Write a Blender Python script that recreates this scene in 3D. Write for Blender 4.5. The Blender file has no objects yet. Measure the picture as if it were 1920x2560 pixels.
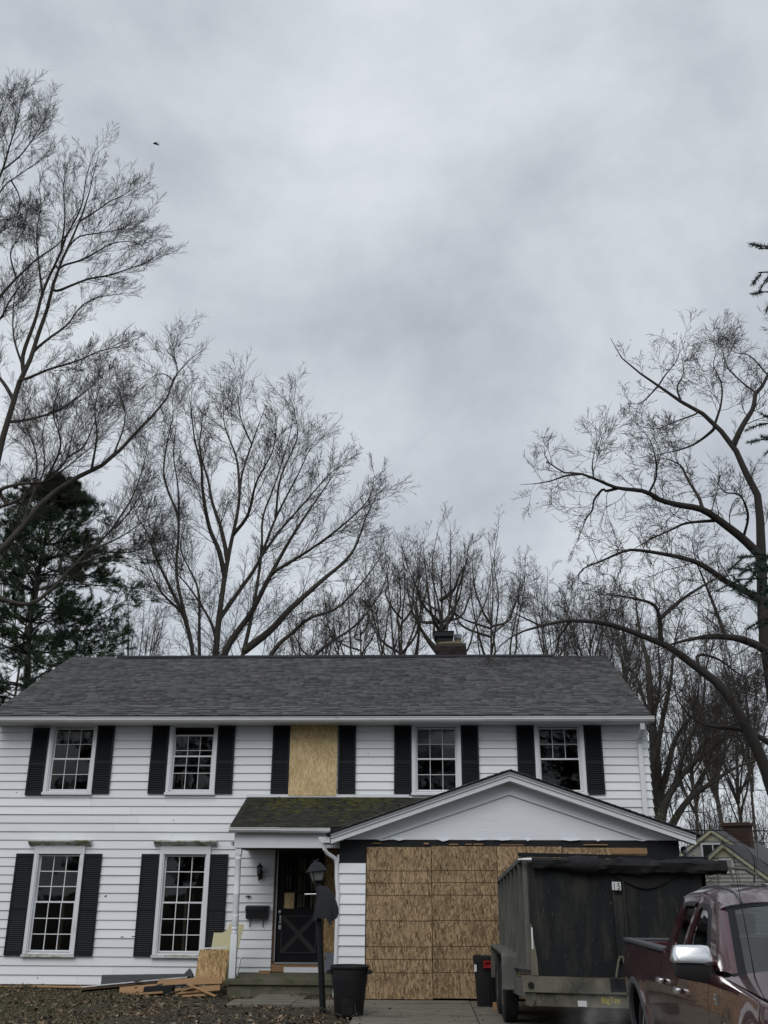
import bpy, bmesh, math, random
import numpy as np
from mathutils import Vector, Matrix

random.seed(7)
rng = np.random.default_rng(7)
SC = bpy.context.scene
COL = SC.collection
R = math.radians

# ------------------------------------------------------------------ camera
HC, PITCH, YAW, ROLL, FPX = 1.6, R(20.92), R(-2.19), R(-0.29), 2500.0
cd = bpy.data.cameras.new('camera')
cam = bpy.data.objects.new('camera', cd)
COL.objects.link(cam)
cam.location = (0, 0, HC)
cam.matrix_world = (Matrix.Translation((0, 0, HC)) @ Matrix.Rotation(-YAW, 4, 'Z')
                    @ Matrix.Rotation(R(90) + PITCH, 4, 'X') @ Matrix.Rotation(-ROLL, 4, 'Z'))
cd.sensor_fit = 'VERTICAL'
cd.sensor_height = 36
cd.lens = 36 * FPX / 2560
cd.clip_start = 0.1
cd.clip_end = 3000
SC.camera = cam


def P(px, py, Y):
    """point of the plane y = Y that the photograph shows at pixel (px, py)"""
    c, s = math.cos(ROLL), math.sin(ROLL)
    a, b = px - 960, py - 1280
    x = (c * a + s * b) / FPX
    u = -(-s * a + c * b) / FPX
    yy = math.cos(PITCH) - u * math.sin(PITCH)
    z = math.sin(PITCH) + u * math.cos(PITCH)
    cy, sy = math.cos(YAW), math.sin(YAW)
    dx, dy = cy * x + sy * yy, -sy * x + cy * yy
    t = Y / dy
    return np.array([dx * t, Y, HC + z * t])


# ------------------------------------------------------------------ light
SUN_EL, SUN_AZ = R(44), R(196)      # azimuth: where the light comes from, clockwise from +Y
w = bpy.data.worlds.new('World')
SC.world = w
w.use_nodes = True
nt = w.node_tree
nt.nodes.clear()


def N(nt, typ, **kw):
    n = nt.nodes.new(typ)
    for k, v in kw.items():
        setattr(n, k, v)
    return n


out = N(nt, 'ShaderNodeOutputWorld')
mix = N(nt, 'ShaderNodeMixShader')
bg1, bg2 = N(nt, 'ShaderNodeBackground'), N(nt, 'ShaderNodeBackground')
sky = N(nt, 'ShaderNodeTexSky', sky_type='NISHITA', sun_disc=False, sun_elevation=SUN_EL, sun_rotation=SUN_AZ)
nt.links.new(sky.outputs[0], bg1.inputs[0])
bg1.inputs[1].default_value = 0.08
tc = N(nt, 'ShaderNodeTexCoord')
sep = N(nt, 'ShaderNodeSeparateXYZ')
nt.links.new(tc.outputs['Generated'], sep.inputs[0])


def math_n(nt, op, a, b=None, c=None):
    n = N(nt, 'ShaderNodeMath', operation=op)
    for i, v in enumerate((a, b, c)):
        if v is None:
            continue
        if isinstance(v, (int, float)):
            n.inputs[i].default_value = v
        else:
            nt.links.new(v, n.inputs[i])
    return n.outputs[0]


# a cloud deck: directions projected on a flat layer high above
den = math_n(nt, 'ADD', math_n(nt, 'ABSOLUTE', sep.outputs[2]), 0.75)
cx = math_n(nt, 'DIVIDE', sep.outputs[0], den)
cy_ = math_n(nt, 'DIVIDE', sep.outputs[1], den)
comb = N(nt, 'ShaderNodeCombineXYZ')
nt.links.new(cx, comb.inputs[0])
nt.links.new(cy_, comb.inputs[1])
SKY_OFF = (0.25, 2.25, 0.0)
mp = N(nt, 'ShaderNodeMapping')
mp.inputs['Location'].default_value = SKY_OFF
nt.links.new(comb.outputs[0], mp.inputs[0])
n1 = N(nt, 'ShaderNodeTexNoise')
n1.inputs['Scale'].default_value = 4.2
n1.inputs['Detail'].default_value = 7
n1.inputs['Roughness'].default_value = 0.57
n1.inputs['Distortion'].default_value = 0.3
nt.links.new(mp.outputs[0], n1.inputs['Vector'])
n2 = N(nt, 'ShaderNodeTexNoise')
n2.inputs['Scale'].default_value = 2.2
n2.inputs['Detail'].default_value = 3
nt.links.new(mp.outputs[0], n2.inputs['Vector'])
val = math_n(nt, 'ADD', math_n(nt, 'MULTIPLY', n1.outputs[0], 0.66), math_n(nt, 'MULTIPLY', n2.outputs[0], 0.34))
n3 = N(nt, 'ShaderNodeTexNoise')
n3.inputs['Scale'].default_value = 9.5
n3.inputs['Detail'].default_value = 6
n3.inputs['Roughness'].default_value = 0.6
nt.links.new(mp.outputs[0], n3.inputs['Vector'])
val = math_n(nt, 'ADD', val, math_n(nt, 'MULTIPLY_ADD', n3.outputs[0], 0.22, -0.118))
rmp = N(nt, 'ShaderNodeValToRGB')
nt.links.new(val, rmp.inputs[0])
e = rmp.color_ramp.elements
e[0].position, e[0].color = 0.36, (0.46, 0.497, 0.552, 1)
e[1].position, e[1].color = 0.64, (0.755, 0.80, 0.845, 1)
m = rmp.color_ramp.elements.new(0.49)
m.color = (0.60, 0.645, 0.70, 1)
nt.links.new(rmp.outputs[0], bg2.inputs[0])
bg2.inputs[1].default_value = 1.0
mix.inputs[0].default_value = 0.95
nt.links.new(bg1.outputs[0], mix.inputs[1])
nt.links.new(bg2.outputs[0], mix.inputs[2])
nt.links.new(mix.outputs[0], out.inputs[0])

sd = bpy.data.lights.new('sun', 'SUN')
sd.energy = 1.35
sd.angle = R(40)
sd.color = (1.0, 0.975, 0.94)
sun = bpy.data.objects.new('sun', sd)
COL.objects.link(sun)
sun.location = (-10, -20, 40)
ldir = Vector((math.sin(SUN_AZ) * math.cos(SUN_EL), math.cos(SUN_AZ) * math.cos(SUN_EL), math.sin(SUN_EL)))
sun.rotation_euler = ldir.to_track_quat('Z', 'Y').to_euler()
vs = SC.view_settings
SC.display_settings.display_device = 'sRGB'
vs.view_transform = 'Standard'
vs.look = 'None'
vs.gamma = 1
vs.use_curve_mapping = False
vs.exposure = 0.0
SC.cycles.max_bounces = 6
SC.cycles.transparent_max_bounces = 12
SC.cycles.volume_bounces = 1


# ------------------------------------------------------------------ materials
def mat(name, col, rough=0.7, var=0.2, scale=5.0, bump=0.0, bscale=40.0, metallic=0.0, rnd=0.0, island=0.0,
        col2=None, thr=(0.45, 0.65), stretch=(1, 1, 1), spec=0.3, coat=0.0, col3=None, scale3=2.0, thr3=(0.55, 0.7)):
    m = bpy.data.materials.new(name)
    m.use_nodes = True
    nt = m.node_tree
    b = nt.nodes['Principled BSDF']
    b.inputs['Roughness'].default_value = rough
    b.inputs['Metallic'].default_value = metallic
    b.inputs['Specular IOR Level'].default_value = spec
    b.inputs['Coat Weight'].default_value = coat
    tc = N(nt, 'ShaderNodeTexCoord')
    oi = N(nt, 'ShaderNodeObjectInfo')
    mp = N(nt, 'ShaderNodeMapping')
    mp.inputs['Scale'].default_value = stretch
    nt.links.new(tc.outputs['Object'], mp.inputs[0])
    off = N(nt, 'ShaderNodeVectorMath', operation='SCALE')
    off.inputs[0].default_value = (37.0, 17.0, 53.0)
    nt.links.new(oi.outputs['Random'], off.inputs['Scale'])
    nt.links.new(off.outputs[0], mp.inputs['Location'])
    nz = N(nt, 'ShaderNodeTexNoise')
    nz.inputs['Scale'].default_value = scale
    nz.inputs['Detail'].default_value = 6
    nz.inputs['Roughness'].default_value = 0.6
    nt.links.new(mp.outputs[0], nz.inputs['Vector'])
    f = math_n(nt, 'MULTIPLY_ADD', nz.outputs[0], 2 * var, 1 - var)
    if rnd:
        f = math_n(nt, 'MULTIPLY', f, math_n(nt, 'MULTIPLY_ADD', oi.outputs['Random'], 2 * rnd, 1 - rnd))
    if island:
        g = N(nt, 'ShaderNodeNewGeometry')
        s = math_n(nt, 'FRACT', math_n(nt, 'ADD', g.outputs['Random Per Island'], oi.outputs['Random']))
        f = math_n(nt, 'MULTIPLY', f, math_n(nt, 'MULTIPLY_ADD', s, 2 * island, 1 - island))
    base = None

    def blend(prev, c, sc, th):
        n = N(nt, 'ShaderNodeTexNoise')
        n.inputs['Scale'].default_value = sc
        n.inputs['Detail'].default_value = 8
        n.inputs['Roughness'].default_value = 0.65
        nt.links.new(mp.outputs[0], n.inputs['Vector'])
        mr = N(nt, 'ShaderNodeMapRange')
        mr.inputs[1].default_value, mr.inputs[2].default_value = th
        nt.links.new(n.outputs[0], mr.inputs[0])
        mx = N(nt, 'ShaderNodeMix', data_type='RGBA')
        nt.links.new(mr.outputs[0], mx.inputs[0])
        if isinstance(prev, tuple):
            mx.inputs[6].default_value = prev
        else:
            nt.links.new(prev, mx.inputs[6])
        mx.inputs[7].default_value = c + (1,)
        return mx.outputs[2]
    base = col + (1,)
    if col2:
        base = blend(base, col2, scale * 0.63, thr)
    if col3:
        base = blend(base, col3, scale3, thr3)
    vm = N(nt, 'ShaderNodeVectorMath', operation='SCALE')
    if isinstance(base, tuple):
        vm.inputs[0].default_value = base[:3]
    else:
        nt.links.new(base, vm.inputs[0])
    nt.links.new(f, vm.inputs['Scale'])
    nt.links.new(vm.outputs[0], b.inputs['Base Color'])
    if bump:
        nb = N(nt, 'ShaderNodeTexNoise')
        nb.inputs['Scale'].default_value = bscale
        nb.inputs['Detail'].default_value = 4
        nt.links.new(mp.outputs[0], nb.inputs['Vector'])
        bp = N(nt, 'ShaderNodeBump')
        bp.inputs['Strength'].default_value = bump
        bp.inputs['Distance'].default_value = 0.02
        nt.links.new(nb.outputs[0], bp.inputs['Height'])
        nt.links.new(bp.outputs[0], b.inputs['Normal'])
    return m


def osb_mat(name, dark, light, lines=False, zoff=0.0):
    """oriented strand board: flakes are stretched voronoi cells in four directions"""
    m = bpy.data.materials.new(name)
    m.use_nodes = True
    nt = m.node_tree
    b = nt.nodes['Principled BSDF']
    b.inputs['Roughness'].default_value = 0.75
    b.inputs['Specular IOR Level'].default_value = 0.2
    tc = N(nt, 'ShaderNodeTexCoord')
    oi = N(nt, 'ShaderNodeObjectInfo')
    sp = N(nt, 'ShaderNodeSeparateXYZ')
    nt.links.new(tc.outputs['Object'], sp.inputs[0])
    cb = N(nt, 'ShaderNodeCombineXYZ')
    nt.links.new(math_n(nt, 'MULTIPLY_ADD', oi.outputs['Random'], 31.0, sp.outputs[0]), cb.inputs[0])
    nt.links.new(sp.outputs[2], cb.inputs[1])
    wn = N(nt, 'ShaderNodeTexNoise')
    wn.inputs['Scale'].default_value = 6
    nt.links.new(cb.outputs[0], wn.inputs['Vector'])
    val, prev = None, None
    for i, ang in enumerate((15, 90, 150, 60, 118, 35, 82, 100)):
        mp = N(nt, 'ShaderNodeMapping', vector_type='TEXTURE')
        mp.inputs['Rotation'].default_value = (0, 0, R(ang))
        mp.inputs['Location'].default_value = (i * 3.3, i * 1.7, 0)
        mp.inputs['Scale'].default_value = (0.095 if i % 2 else 0.065, 0.014 if i % 3 else 0.022, 1)
        nt.links.new(cb.outputs[0], mp.inputs[0])
        v = N(nt, 'ShaderNodeTexVoronoi', voronoi_dimensions='2D')
        v.inputs['Scale'].default_value = 1.0
        nt.links.new(mp.outputs[0], v.inputs['Vector'])
        sc = N(nt, 'ShaderNodeSeparateColor')
        nt.links.new(v.outputs['Color'], sc.inputs[0])
        d = math_n(nt, 'SUBTRACT', sc.outputs[0], math_n(nt, 'MULTIPLY', math_n(nt, 'POWER', v.outputs['Distance'], 3.0), 0.25))
        if val is None:
            val = d
        else:
            k = N(nt, 'ShaderNodeMix', data_type='FLOAT')
            nt.links.new(math_n(nt, 'GREATER_THAN', sc.outputs[1], 0.62), k.inputs[0])
            nt.links.new(val, k.inputs[2])
            nt.links.new(d, k.inputs[3])
            val = k.outputs[0]
    big = math_n(nt, 'MULTIPLY', wn.outputs[0], 0.25)
    val = math_n(nt, 'ADD', math_n(nt, 'MULTIPLY', val, 0.8), big)
    r = N(nt, 'ShaderNodeValToRGB')
    nt.links.new(val, r.inputs[0])
    e = r.color_ramp.elements
    e[0].position, e[0].color = 0.05, dark + (1,)
    e[1].position, e[1].color = 0.95, light + (1,)
    q = r.color_ramp.elements.new(0.45)
    q.color = tuple(0.55 * a + 0.45 * c for a, c in zip(dark, light)) + (1,)
    tn = N(nt, 'ShaderNodeVectorMath', operation='SCALE')
    nt.links.new(r.outputs[0], tn.inputs[0])
    nt.links.new(math_n(nt, 'ADD', math_n(nt, 'MULTIPLY_ADD', oi.outputs['Random'], 0.22, 0.72), math_n(nt, 'MULTIPLY', wn.outputs[0], 0.36)), tn.inputs['Scale'])
    wn.inputs['Scale'].default_value = 2.2
    colr = tn.outputs[0]
    if lines:   # printed nailing lines across the sheet, at 0, 16, 24, 32, 48 ... inches
        z = math_n(nt, 'SUBTRACT', math_n(nt, 'MULTIPLY_ADD', oi.outputs['Random'], 0.03, sp.outputs[2]), zoff)
        acc = None
        for zz in (0.387, 0.585, 0.775, 1.165, 1.555, 1.75, 1.94):
            a = math_n(nt, 'LESS_THAN', math_n(nt, 'ABSOLUTE', math_n(nt, 'SUBTRACT', z, zz)), 0.0065)
            acc = a if acc is None else math_n(nt, 'MAXIMUM', acc, a)
        mx = N(nt, 'ShaderNodeMix', data_type='RGBA')
        nt.links.new(math_n(nt, 'MULTIPLY', acc, 0.85), mx.inputs[0])
        nt.links.new(colr, mx.inputs[6])
        mx.inputs[7].default_value = (0.045, 0.025, 0.015, 1)
        colr = mx.outputs[2]
    nt.links.new(colr, b.inputs['Base Color'])
    bp = N(nt, 'ShaderNodeBump')
    bp.inputs['Strength'].default_value = 0.25
    bp.inputs['Distance'].default_value = 0.004
    nt.links.new(val, bp.inputs['Height'])
    nt.links.new(bp.outputs[0], b.inputs['Normal'])
    return m


def glass_mat(name, tint=(0.75, 0.8, 0.8), ior=1.5, boost=1.6, haze=0.0):
    m = bpy.data.materials.new(name)
    m.use_nodes = True
    nt = m.node_tree
    nt.nodes.clear()
    o = N(nt, 'ShaderNodeOutputMaterial')
    fr = N(nt, 'ShaderNodeFresnel')
    fr.inputs[0].default_value = ior
    g = N(nt, 'ShaderNodeBsdfGlossy')
    g.inputs['Roughness'].default_value = 0.015 + haze
    tc = N(nt, 'ShaderNodeTexCoord')
    nz = N(nt, 'ShaderNodeTexNoise')
    nz.inputs['Scale'].default_value = 2.5
    nt.links.new(tc.outputs['Object'], nz.inputs['Vector'])
    bp = N(nt, 'ShaderNodeBump')
    bp.inputs['Strength'].default_value = 0.05
    bp.inputs['Distance'].default_value = 0.03
    nt.links.new(nz.outputs[0], bp.inputs['Height'])
    nt.links.new(bp.outputs[0], g.inputs['Normal'])
    t = N(nt, 'ShaderNodeBsdfTransparent')
    t.inputs[0].default_value = tint + (1,)
    mx = N(nt, 'ShaderNodeMixShader')
    nt.links.new(math_n(nt, 'MINIMUM', math_n(nt, 'MULTIPLY', fr.outputs[0], boost), 1.0), mx.inputs[0])
    nt.links.new(t.outputs[0], mx.inputs[1])
    nt.links.new(g.outputs[0], mx.inputs[2])
    nt.links.new(mx.outputs[0], o.inputs[0])
    return m


MT = dict(
    siding=mat('white_painted_siding', (0.76, 0.78, 0.81), 0.55, 0.07, 3, rnd=0.055, stretch=(0.35, 1, 3),
               col3=(0.66, 0.675, 0.68), scale3=1.6, thr3=(0.55, 0.8), bump=0.05, bscale=30),
    trim=mat('white_trim', (0.70, 0.72, 0.75), 0.5, 0.07, 4, col3=(0.50, 0.51, 0.50), scale3=2.5, thr3=(0.6, 0.8)),
    gutter=mat('gutter_white', (0.63, 0.64, 0.65), 0.45, 0.12, 3, col3=(0.30, 0.30, 0.26), scale3=2.2, thr3=(0.6, 0.76), stretch=(1, 1, 3)),
    mossy_trim=mat('mossy_trim', (0.58, 0.60, 0.58), 0.7, 0.12, 6, col2=(0.17, 0.18, 0.07), thr=(0.44, 0.58), stretch=(1, 1, 2)),
    mossy_sill=mat('mossy_sill', (0.60, 0.62, 0.62), 0.7, 0.12, 6, col2=(0.30, 0.31, 0.22), thr=(0.46, 0.62), stretch=(1, 1, 2)),
    gable=mat('gable_plywood_paint', (0.73, 0.755, 0.80), 0.6, 0.06, 5, stretch=(0.3, 1, 4), bump=0.12, bscale=16,
              col3=(0.64, 0.66, 0.69), scale3=3, thr3=(0.62, 0.75)),
    shutter=mat('black_shutter', (0.013, 0.015, 0.019), 0.5, 0.2, 6, rnd=0.1, spec=.2),
    shingle=mat('grey_shingle', (0.080, 0.081, 0.087), 0.9, 0.14, 18, island=0.36, bump=0.3, bscale=180,
                col3=(0.094, 0.092, 0.092), scale3=2.6, thr3=(0.4, 0.7)),
    oldshingle=mat('old_mossy_shingle', (0.034, 0.033, 0.030), 0.95, 0.2, 14, island=0.3, bump=0.4, bscale=120,
                   col2=(0.050, 0.056, 0.020), thr=(0.50, 0.66), col3=(0.025, 0.024, 0.022), scale3=3, thr3=(0.5, 0.7)),
    tar=mat('black_tar_paper', (0.012, 0.013, 0.016), 0.75, 0.3, 5, col3=(0.03, 0.028, 0.026), scale3=5, thr3=(0.6, 0.7)),
    dark=mat('dark_interior', (0.10, 0.095, 0.09), 0.9, 0.2, 2),
    stud=mat('raw_stud', (0.36, 0.29, 0.19), 0.8, 0.15, 6, stretch=(4, 4, 0.5)),
    glass=glass_mat('window_glass', (0.62, 0.65, 0.65), 1.5, 1.25),
    skyglass=glass_mat('window_glass_sky_boost', (0.45, 0.48, 0.5), 1.5, 3.6, 0.05),  # mirror boost raised to imitate bright sky reflected in one upper sash
    osb=osb_mat('osb_weathered', (0.082, 0.050, 0.028), (0.44, 0.315, 0.185), True, 0.045),
    osbpale=osb_mat('osb_new', (0.37, 0.26, 0.125), (0.68, 0.53, 0.31)),
    osbplain=osb_mat('osb_plain', (0.13, 0.075, 0.03), (0.52, 0.36, 0.18)),
    door=mat('black_door', (0.009, 0.009, 0.012), 0.45, 0.25, 4, col3=(0.02, 0.02, 0.02), scale3=4, thr3=(0.6, 0.75), spec=.15),
    rawwood=mat('raw_wood', (0.34, 0.205, 0.105), 0.8, 0.25, 5, stretch=(0.6, 4, 4), rnd=0.25),
    darkwood=mat('dark_wood', (0.075, 0.048, 0.03), 0.8, 0.3, 5, stretch=(0.6, 4, 4), rnd=0.2),
    greywood=mat('grey_wood', (0.085, 0.09, 0.095), 0.8, 0.25, 6, stretch=(0.5, 4, 4), rnd=0.2),
    concrete=mat('concrete', (0.165, 0.155, 0.125), 0.9, 0.3, 9, bump=0.35, bscale=60, col2=(0.10, 0.092, 0.07), thr=(0.5, 0.7),
                 col3=(0.07, 0.066, 0.055), scale3=0.9, thr3=(0.53, 0.64), rnd=0.12, stretch=(.6, 1.6, 1)),
    mossconc=mat('mossy_concrete', (0.125, 0.118, 0.088), 0.9, 0.25, 5, bump=0.3, bscale=50, col2=(0.07, 0.074, 0.042), thr=(0.42, 0.62), rnd=0.1),
    brick=mat('chimney_brick', (0.027, 0.021, 0.020), 0.9, 0.3, 9, rnd=0.4, bump=0.3, bscale=60),
    mortar=mat('mortar', (0.13, 0.11, 0.07), 0.9, 0.25, 8, bump=0.3, bscale=40),
    darkmortar=mat('sooty_mortar', (0.055, 0.048, 0.038), 0.9, 0.25, 8),
    crossbuck=mat('lighter_black_paint', (0.028, 0.028, 0.031), 0.4, 0.3, 8),  # a lighter black than the door, sets the bars apart
    metal=mat('galvanised', (0.42, 0.43, 0.44), 0.4, 0.25, 8, metallic=0.8),
    blackmetal=mat('black_metal', (0.012, 0.013, 0.016), 0.45, 0.3, 8, metallic=0.2),
    bark=mat('grey_bark', (0.062, 0.054, 0.046), 0.95, 0.35, 5, stretch=(3, 3, 0.7), bump=0.6, bscale=22,
             col3=(0.085, 0.085, 0.068), scale3=1.5, thr3=(0.5, 0.7)),
    darkbark=mat('dark_bark', (0.040, 0.036, 0.033), 0.95, 0.35, 5, stretch=(3, 3, 0.7), bump=0.6, bscale=22),
    twig=mat('twig_bark', (0.060, 0.052, 0.046), 0.95, 0.2, 3),
    deadleaf=mat('dead_leaf', (0.075, 0.042, 0.024), 0.8, 0.3, 5, island=0.6),
    pine=mat('pine_needles', (0.036, 0.068, 0.032), 0.7, 0.3, 1.5, island=0.4),
    spruce=mat('spruce_needles', (0.022, 0.055, 0.040), 0.6, 0.3, 3, island=0.4),
    shrub=mat('shrub_leaves', (0.10, 0.12, 0.045), 0.7, 0.3, 3, island=0.4),
    soil=mat('lawn_soil', (0.044, 0.037, 0.027), 1.0, 0.35, 6, bump=0.8, bscale=25, col2=(0.046, 0.046, 0.024), thr=(0.45, 0.6),
             col3=(0.035, 0.028, 0.022), scale3=0.7, thr3=(0.5, 0.62)),
    litter=mat('leaf_litter', (0.135, 0.098, 0.062), 0.9, 0.3, 5, island=0.75),
    grass=mat('winter_grass', (0.115, 0.108, 0.050), 0.85, 0.3, 3, island=0.5),
    chips=mat('paint_chips', (0.30, 0.27, 0.22), 0.8, 0.3, 5, island=0.4),
    plastic=mat('black_plastic', (0.012, 0.012, 0.014), 0.5, 0.25, 6, bump=0.05, bscale=80, col3=(0.024, 0.023, 0.022), scale3=4, thr3=(0.55, 0.7)),
    red=mat('red_plastic', (0.28, 0.012, 0.014), 0.45, 0.1, 6),
    white=mat('white_plate', (0.62, 0.63, 0.64), 0.6, 0.1, 6),
    ink=mat('black_ink', (0.008, 0.008, 0.009), 0.7, 0.1, 6),
    yellow=mat('yellow_letters', (0.42, 0.38, 0.06), 0.7, 0.25, 20),
    trailer=mat('trailer_black_dusty', (0.011, 0.013, 0.015), 0.55, 0.35, 3.0, stretch=(2.6, 2.6, 0.55), bump=0.08, bscale=30, spec=.2,
                col2=(0.046, 0.044, 0.035), thr=(0.47, 0.72), col3=(0.14, 0.13, 0.10), scale3=22, thr3=(0.62, 0.76)),
    dusty=mat('trailer_steel_dusty', (0.095, 0.097, 0.088), 0.75, 0.3, 5, stretch=(1.5, 1.5, 0.7), col2=(0.15, 0.145, 0.12), thr=(0.45, 0.7)),
    tan=mat('trailer_road_dust', (0.135, 0.128, 0.098), 0.85, 0.35, 3, col2=(0.04, 0.04, 0.036), thr=(0.46, 0.66), col3=(0.17,0.16,0.12), scale3=9, thr3=(.55,.7)),
    tarp=mat('tarp', (0.012, 0.012, 0.013), 0.8, 0.35, 6, bump=0.4, bscale=14, col3=(0.055, 0.052, 0.045), scale3=9, thr3=(0.6, 0.75)),
    tyre=mat('tyre_rubber', (0.018, 0.018, 0.019), 0.85, 0.25, 8),
    tyredust=mat('tyre_sidewall_dust', (0.17, 0.16, 0.14), 0.9, 0.25, 6, col2=(0.09, 0.085, 0.075), thr=(0.5, 0.7)),
    paint=mat('maroon_paint', (0.068, 0.009, 0.015), 0.22, 0.10, 1.2, metallic=0.35, spec=0.6, coat=1.0),
    chrome=mat('chrome', (0.85, 0.87, 0.89), 0.24, 0.04, 6, metallic=1.0),
    carglass=glass_mat('car_glass', (0.22, 0.27, 0.26), 1.5, 2.2),
    windshield=glass_mat('windshield_glass', (0.62, 0.72, 0.70), 1.5, 1.9),
    rail=mat('bed_rail_cap', (0.075, 0.078, 0.088), 0.5, 0.1, 20, bump=0.1, bscale=120),
    seat=mat('seat_cloth', (0.16, 0.165, 0.16), 0.9, 0.1, 6),
    vinyl=mat('neighbour_siding', (0.37, 0.36, 0.335), 0.6, 0.06, 3, rnd=0.03),
    cream=mat('cream_trim', (0.44, 0.425, 0.30), 0.6, 0.1, 4),
    creampanel=mat('cream_panel', (0.52, 0.49, 0.30), 0.6, 0.08, 4, col3=(0.20, 0.20, 0.17), scale3=5, thr3=(0.66, 0.72)),
    redbrick=mat('old_red_brick', (0.055, 0.034, 0.024), 0.9, 0.35, 12, col2=(0.06, 0.035, 0.028), thr=(0.45, 0.6)),
    cloth=mat('charcoal_cloth', (0.022, 0.024, 0.029), 0.85, 0.25, 8, bump=0.15, bscale=60),
    wire=mat('cable', (0.02, 0.02, 0.022), 0.7, 0.1, 4),
    lampglass=mat('cloudy_lamp_glass', (0.16, 0.17, 0.16), 0.35, 0.3, 8),
    bluegrey=mat('blue_grey_board', (0.17, 0.19, 0.225), 0.8, 0.3, 12, col2=(0.06, 0.065, 0.075), thr=(0.5, 0.62)),
    bird=mat('dark_feathers', (0.012, 0.012, 0.013), 0.8, 0.1, 4),
)


# ------------------------------------------------------------------ mesh helpers
class MB:
    def __init__(self):
        self.v, self.f, self.m = [], [], []

    def add(self, vs, fs, mi=0):
        o = len(self.v)
        self.v += [tuple(map(float, q)) for q in vs]
        self.f += [tuple(i + o for i in q) for q in fs]
        self.m += [mi] * len(fs)
        return self

    def box(self, x0, x1, y0, y1, z0, z1, mi=0, bev=0.0):
        if bev > 0:
            return self.bbox(x0, x1, y0, y1, z0, z1, bev, mi)
        vs = [(x, y, z) for z in (z0, z1) for y in (y0, y1) for x in (x0, x1)]
        return self.add(vs, [(0, 2, 3, 1), (4, 5, 7, 6), (0, 1, 5, 4), (1, 3, 7, 5), (3, 2, 6, 7), (2, 0, 4, 6)], mi)

    def bbox(self, x0, x1, y0, y1, z0, z1, b, mi=0):
        bm = bmesh.new()
        bmesh.ops.create_cube(bm, size=1)
        for q in bm.verts:
            q.co = Vector(((x0 + x1) / 2 + q.co.x * (x1 - x0), (y0 + y1) / 2 + q.co.y * (y1 - y0), (z0 + z1) / 2 + q.co.z * (z1 - z0)))
        bmesh.ops.bevel(bm, geom=bm.edges[:], offset=b, segments=2, affect='EDGES', profile=0.6)
        bm.verts.index_update()
        self.add([q.co for q in bm.verts], [tuple(q.index for q in f.verts) for f in bm.faces], mi)
        bm.free()
        return self

    def obox(self, c, sx, sy, sz, M=None, mi=0):
        """box of size sx,sy,sz centred at c, turned by the 3x3 matrix M"""
        vs = []
        for z in (-.5, .5):
            for y in (-.5, .5):
                for x in (-.5, .5):
                    q = Vector((x * sx, y * sy, z * sz))
                    if M is not None:
                        q = M @ q
                    vs.append(q + Vector(c))
        return self.add(vs, [(0, 2, 3, 1), (4, 5, 7, 6), (0, 1, 5, 4), (1, 3, 7, 5), (3, 2, 6, 7), (2, 0, 4, 6)], mi)

    def bar(self, a, b, wd, ht, mi=0, up=(0, 0, 1)):
        a, b = Vector(a), Vector(b)
        d = (b - a)
        L = d.length
        d.normalize()
        s = d.cross(Vector(up))
        if s.length < 1e-4:
            s = Vector((1, 0, 0))
        s.normalize()
        u = s.cross(d)
        M = Matrix((d, s, u)).transposed()
        return self.obox((a + b) / 2, L, wd, ht, M, mi)

    def prism(self, poly, axis, a, b, mi=0):
        """poly in the two other axes, extruded from a to b along axis"""
        def pt(q, t):
            return {'x': (t, q[0], q[1]), 'y': (q[0], t, q[1]), 'z': (q[0], q[1], t)}[axis]
        n = len(poly)
        vs = [pt(q, a) for q in poly] + [pt(q, b) for q in poly]
        fs = [tuple(range(n)), tuple(range(2 * n - 1, n - 1, -1))]
        fs += [(i, i + n, (i + 1) % n + n, (i + 1) % n) for i in range(n)]
        return self.add(vs, fs, mi)

    def tube(self, pts, rad, k=8, mi=0, cap=True):
        pts = [Vector(q) for q in pts]
        if not hasattr(rad, '__len__'):
            rad = [rad] * len(pts)
        vs, fs = [], []
        n0 = None
        for i, q in enumerate(pts):
            t = (pts[min(i + 1, len(pts) - 1)] - pts[max(i - 1, 0)]).normalized()
            if n0 is None:
                n0 = t.cross(Vector((0, 0, 1)))
                if n0.length < 0.1:
                    n0 = t.cross(Vector((1, 0, 0)))
            n0 = (n0 - t * n0.dot(t)).normalized()
            bn = t.cross(n0)
            for j in range(k):
                a = 2 * math.pi * j / k
                vs.append(q + (n0 * math.cos(a) + bn * math.sin(a)) * rad[i])
        for i in range(len(pts) - 1):
            for j in range(k):
                fs.append((i * k + j, i * k + (j + 1) % k, (i + 1) * k + (j + 1) % k, (i + 1) * k + j))
        if cap:
            fs.append(tuple(range(k - 1, -1, -1)))
            fs.append(tuple(range((len(pts) - 1) * k, len(pts) * k)))
        return self.add(vs, fs, mi)

    def lathe(self, prof, c=(0, 0, 0), k=20, mi=0, axis='z', sx=1.0, sy=1.0):
        """prof: (radius, height) pairs"""
        vs, fs = [], []
        for r, h in prof:
            for j in range(k):
                a = 2 * math.pi * j / k
                p, q = r * math.cos(a) * sx, r * math.sin(a) * sy
                vs.append({'z': (c[0] + p, c[1] + q, c[2] + h), 'x': (c[0] + h, c[1] + p, c[2] + q), 'y': (c[0] + q, c[1] + h, c[2] + p)}[axis])
        n = len(prof)
        for i in range(n - 1):
            for j in range(k):
                fs.append((i * k + j, i * k + (j + 1) % k, (i + 1) * k + (j + 1) % k, (i + 1) * k + j))
        fs.append(tuple(range(k - 1, -1, -1)))
        fs.append(tuple(range((n - 1) * k, n * k)))
        return self.add(vs, fs, mi)

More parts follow.
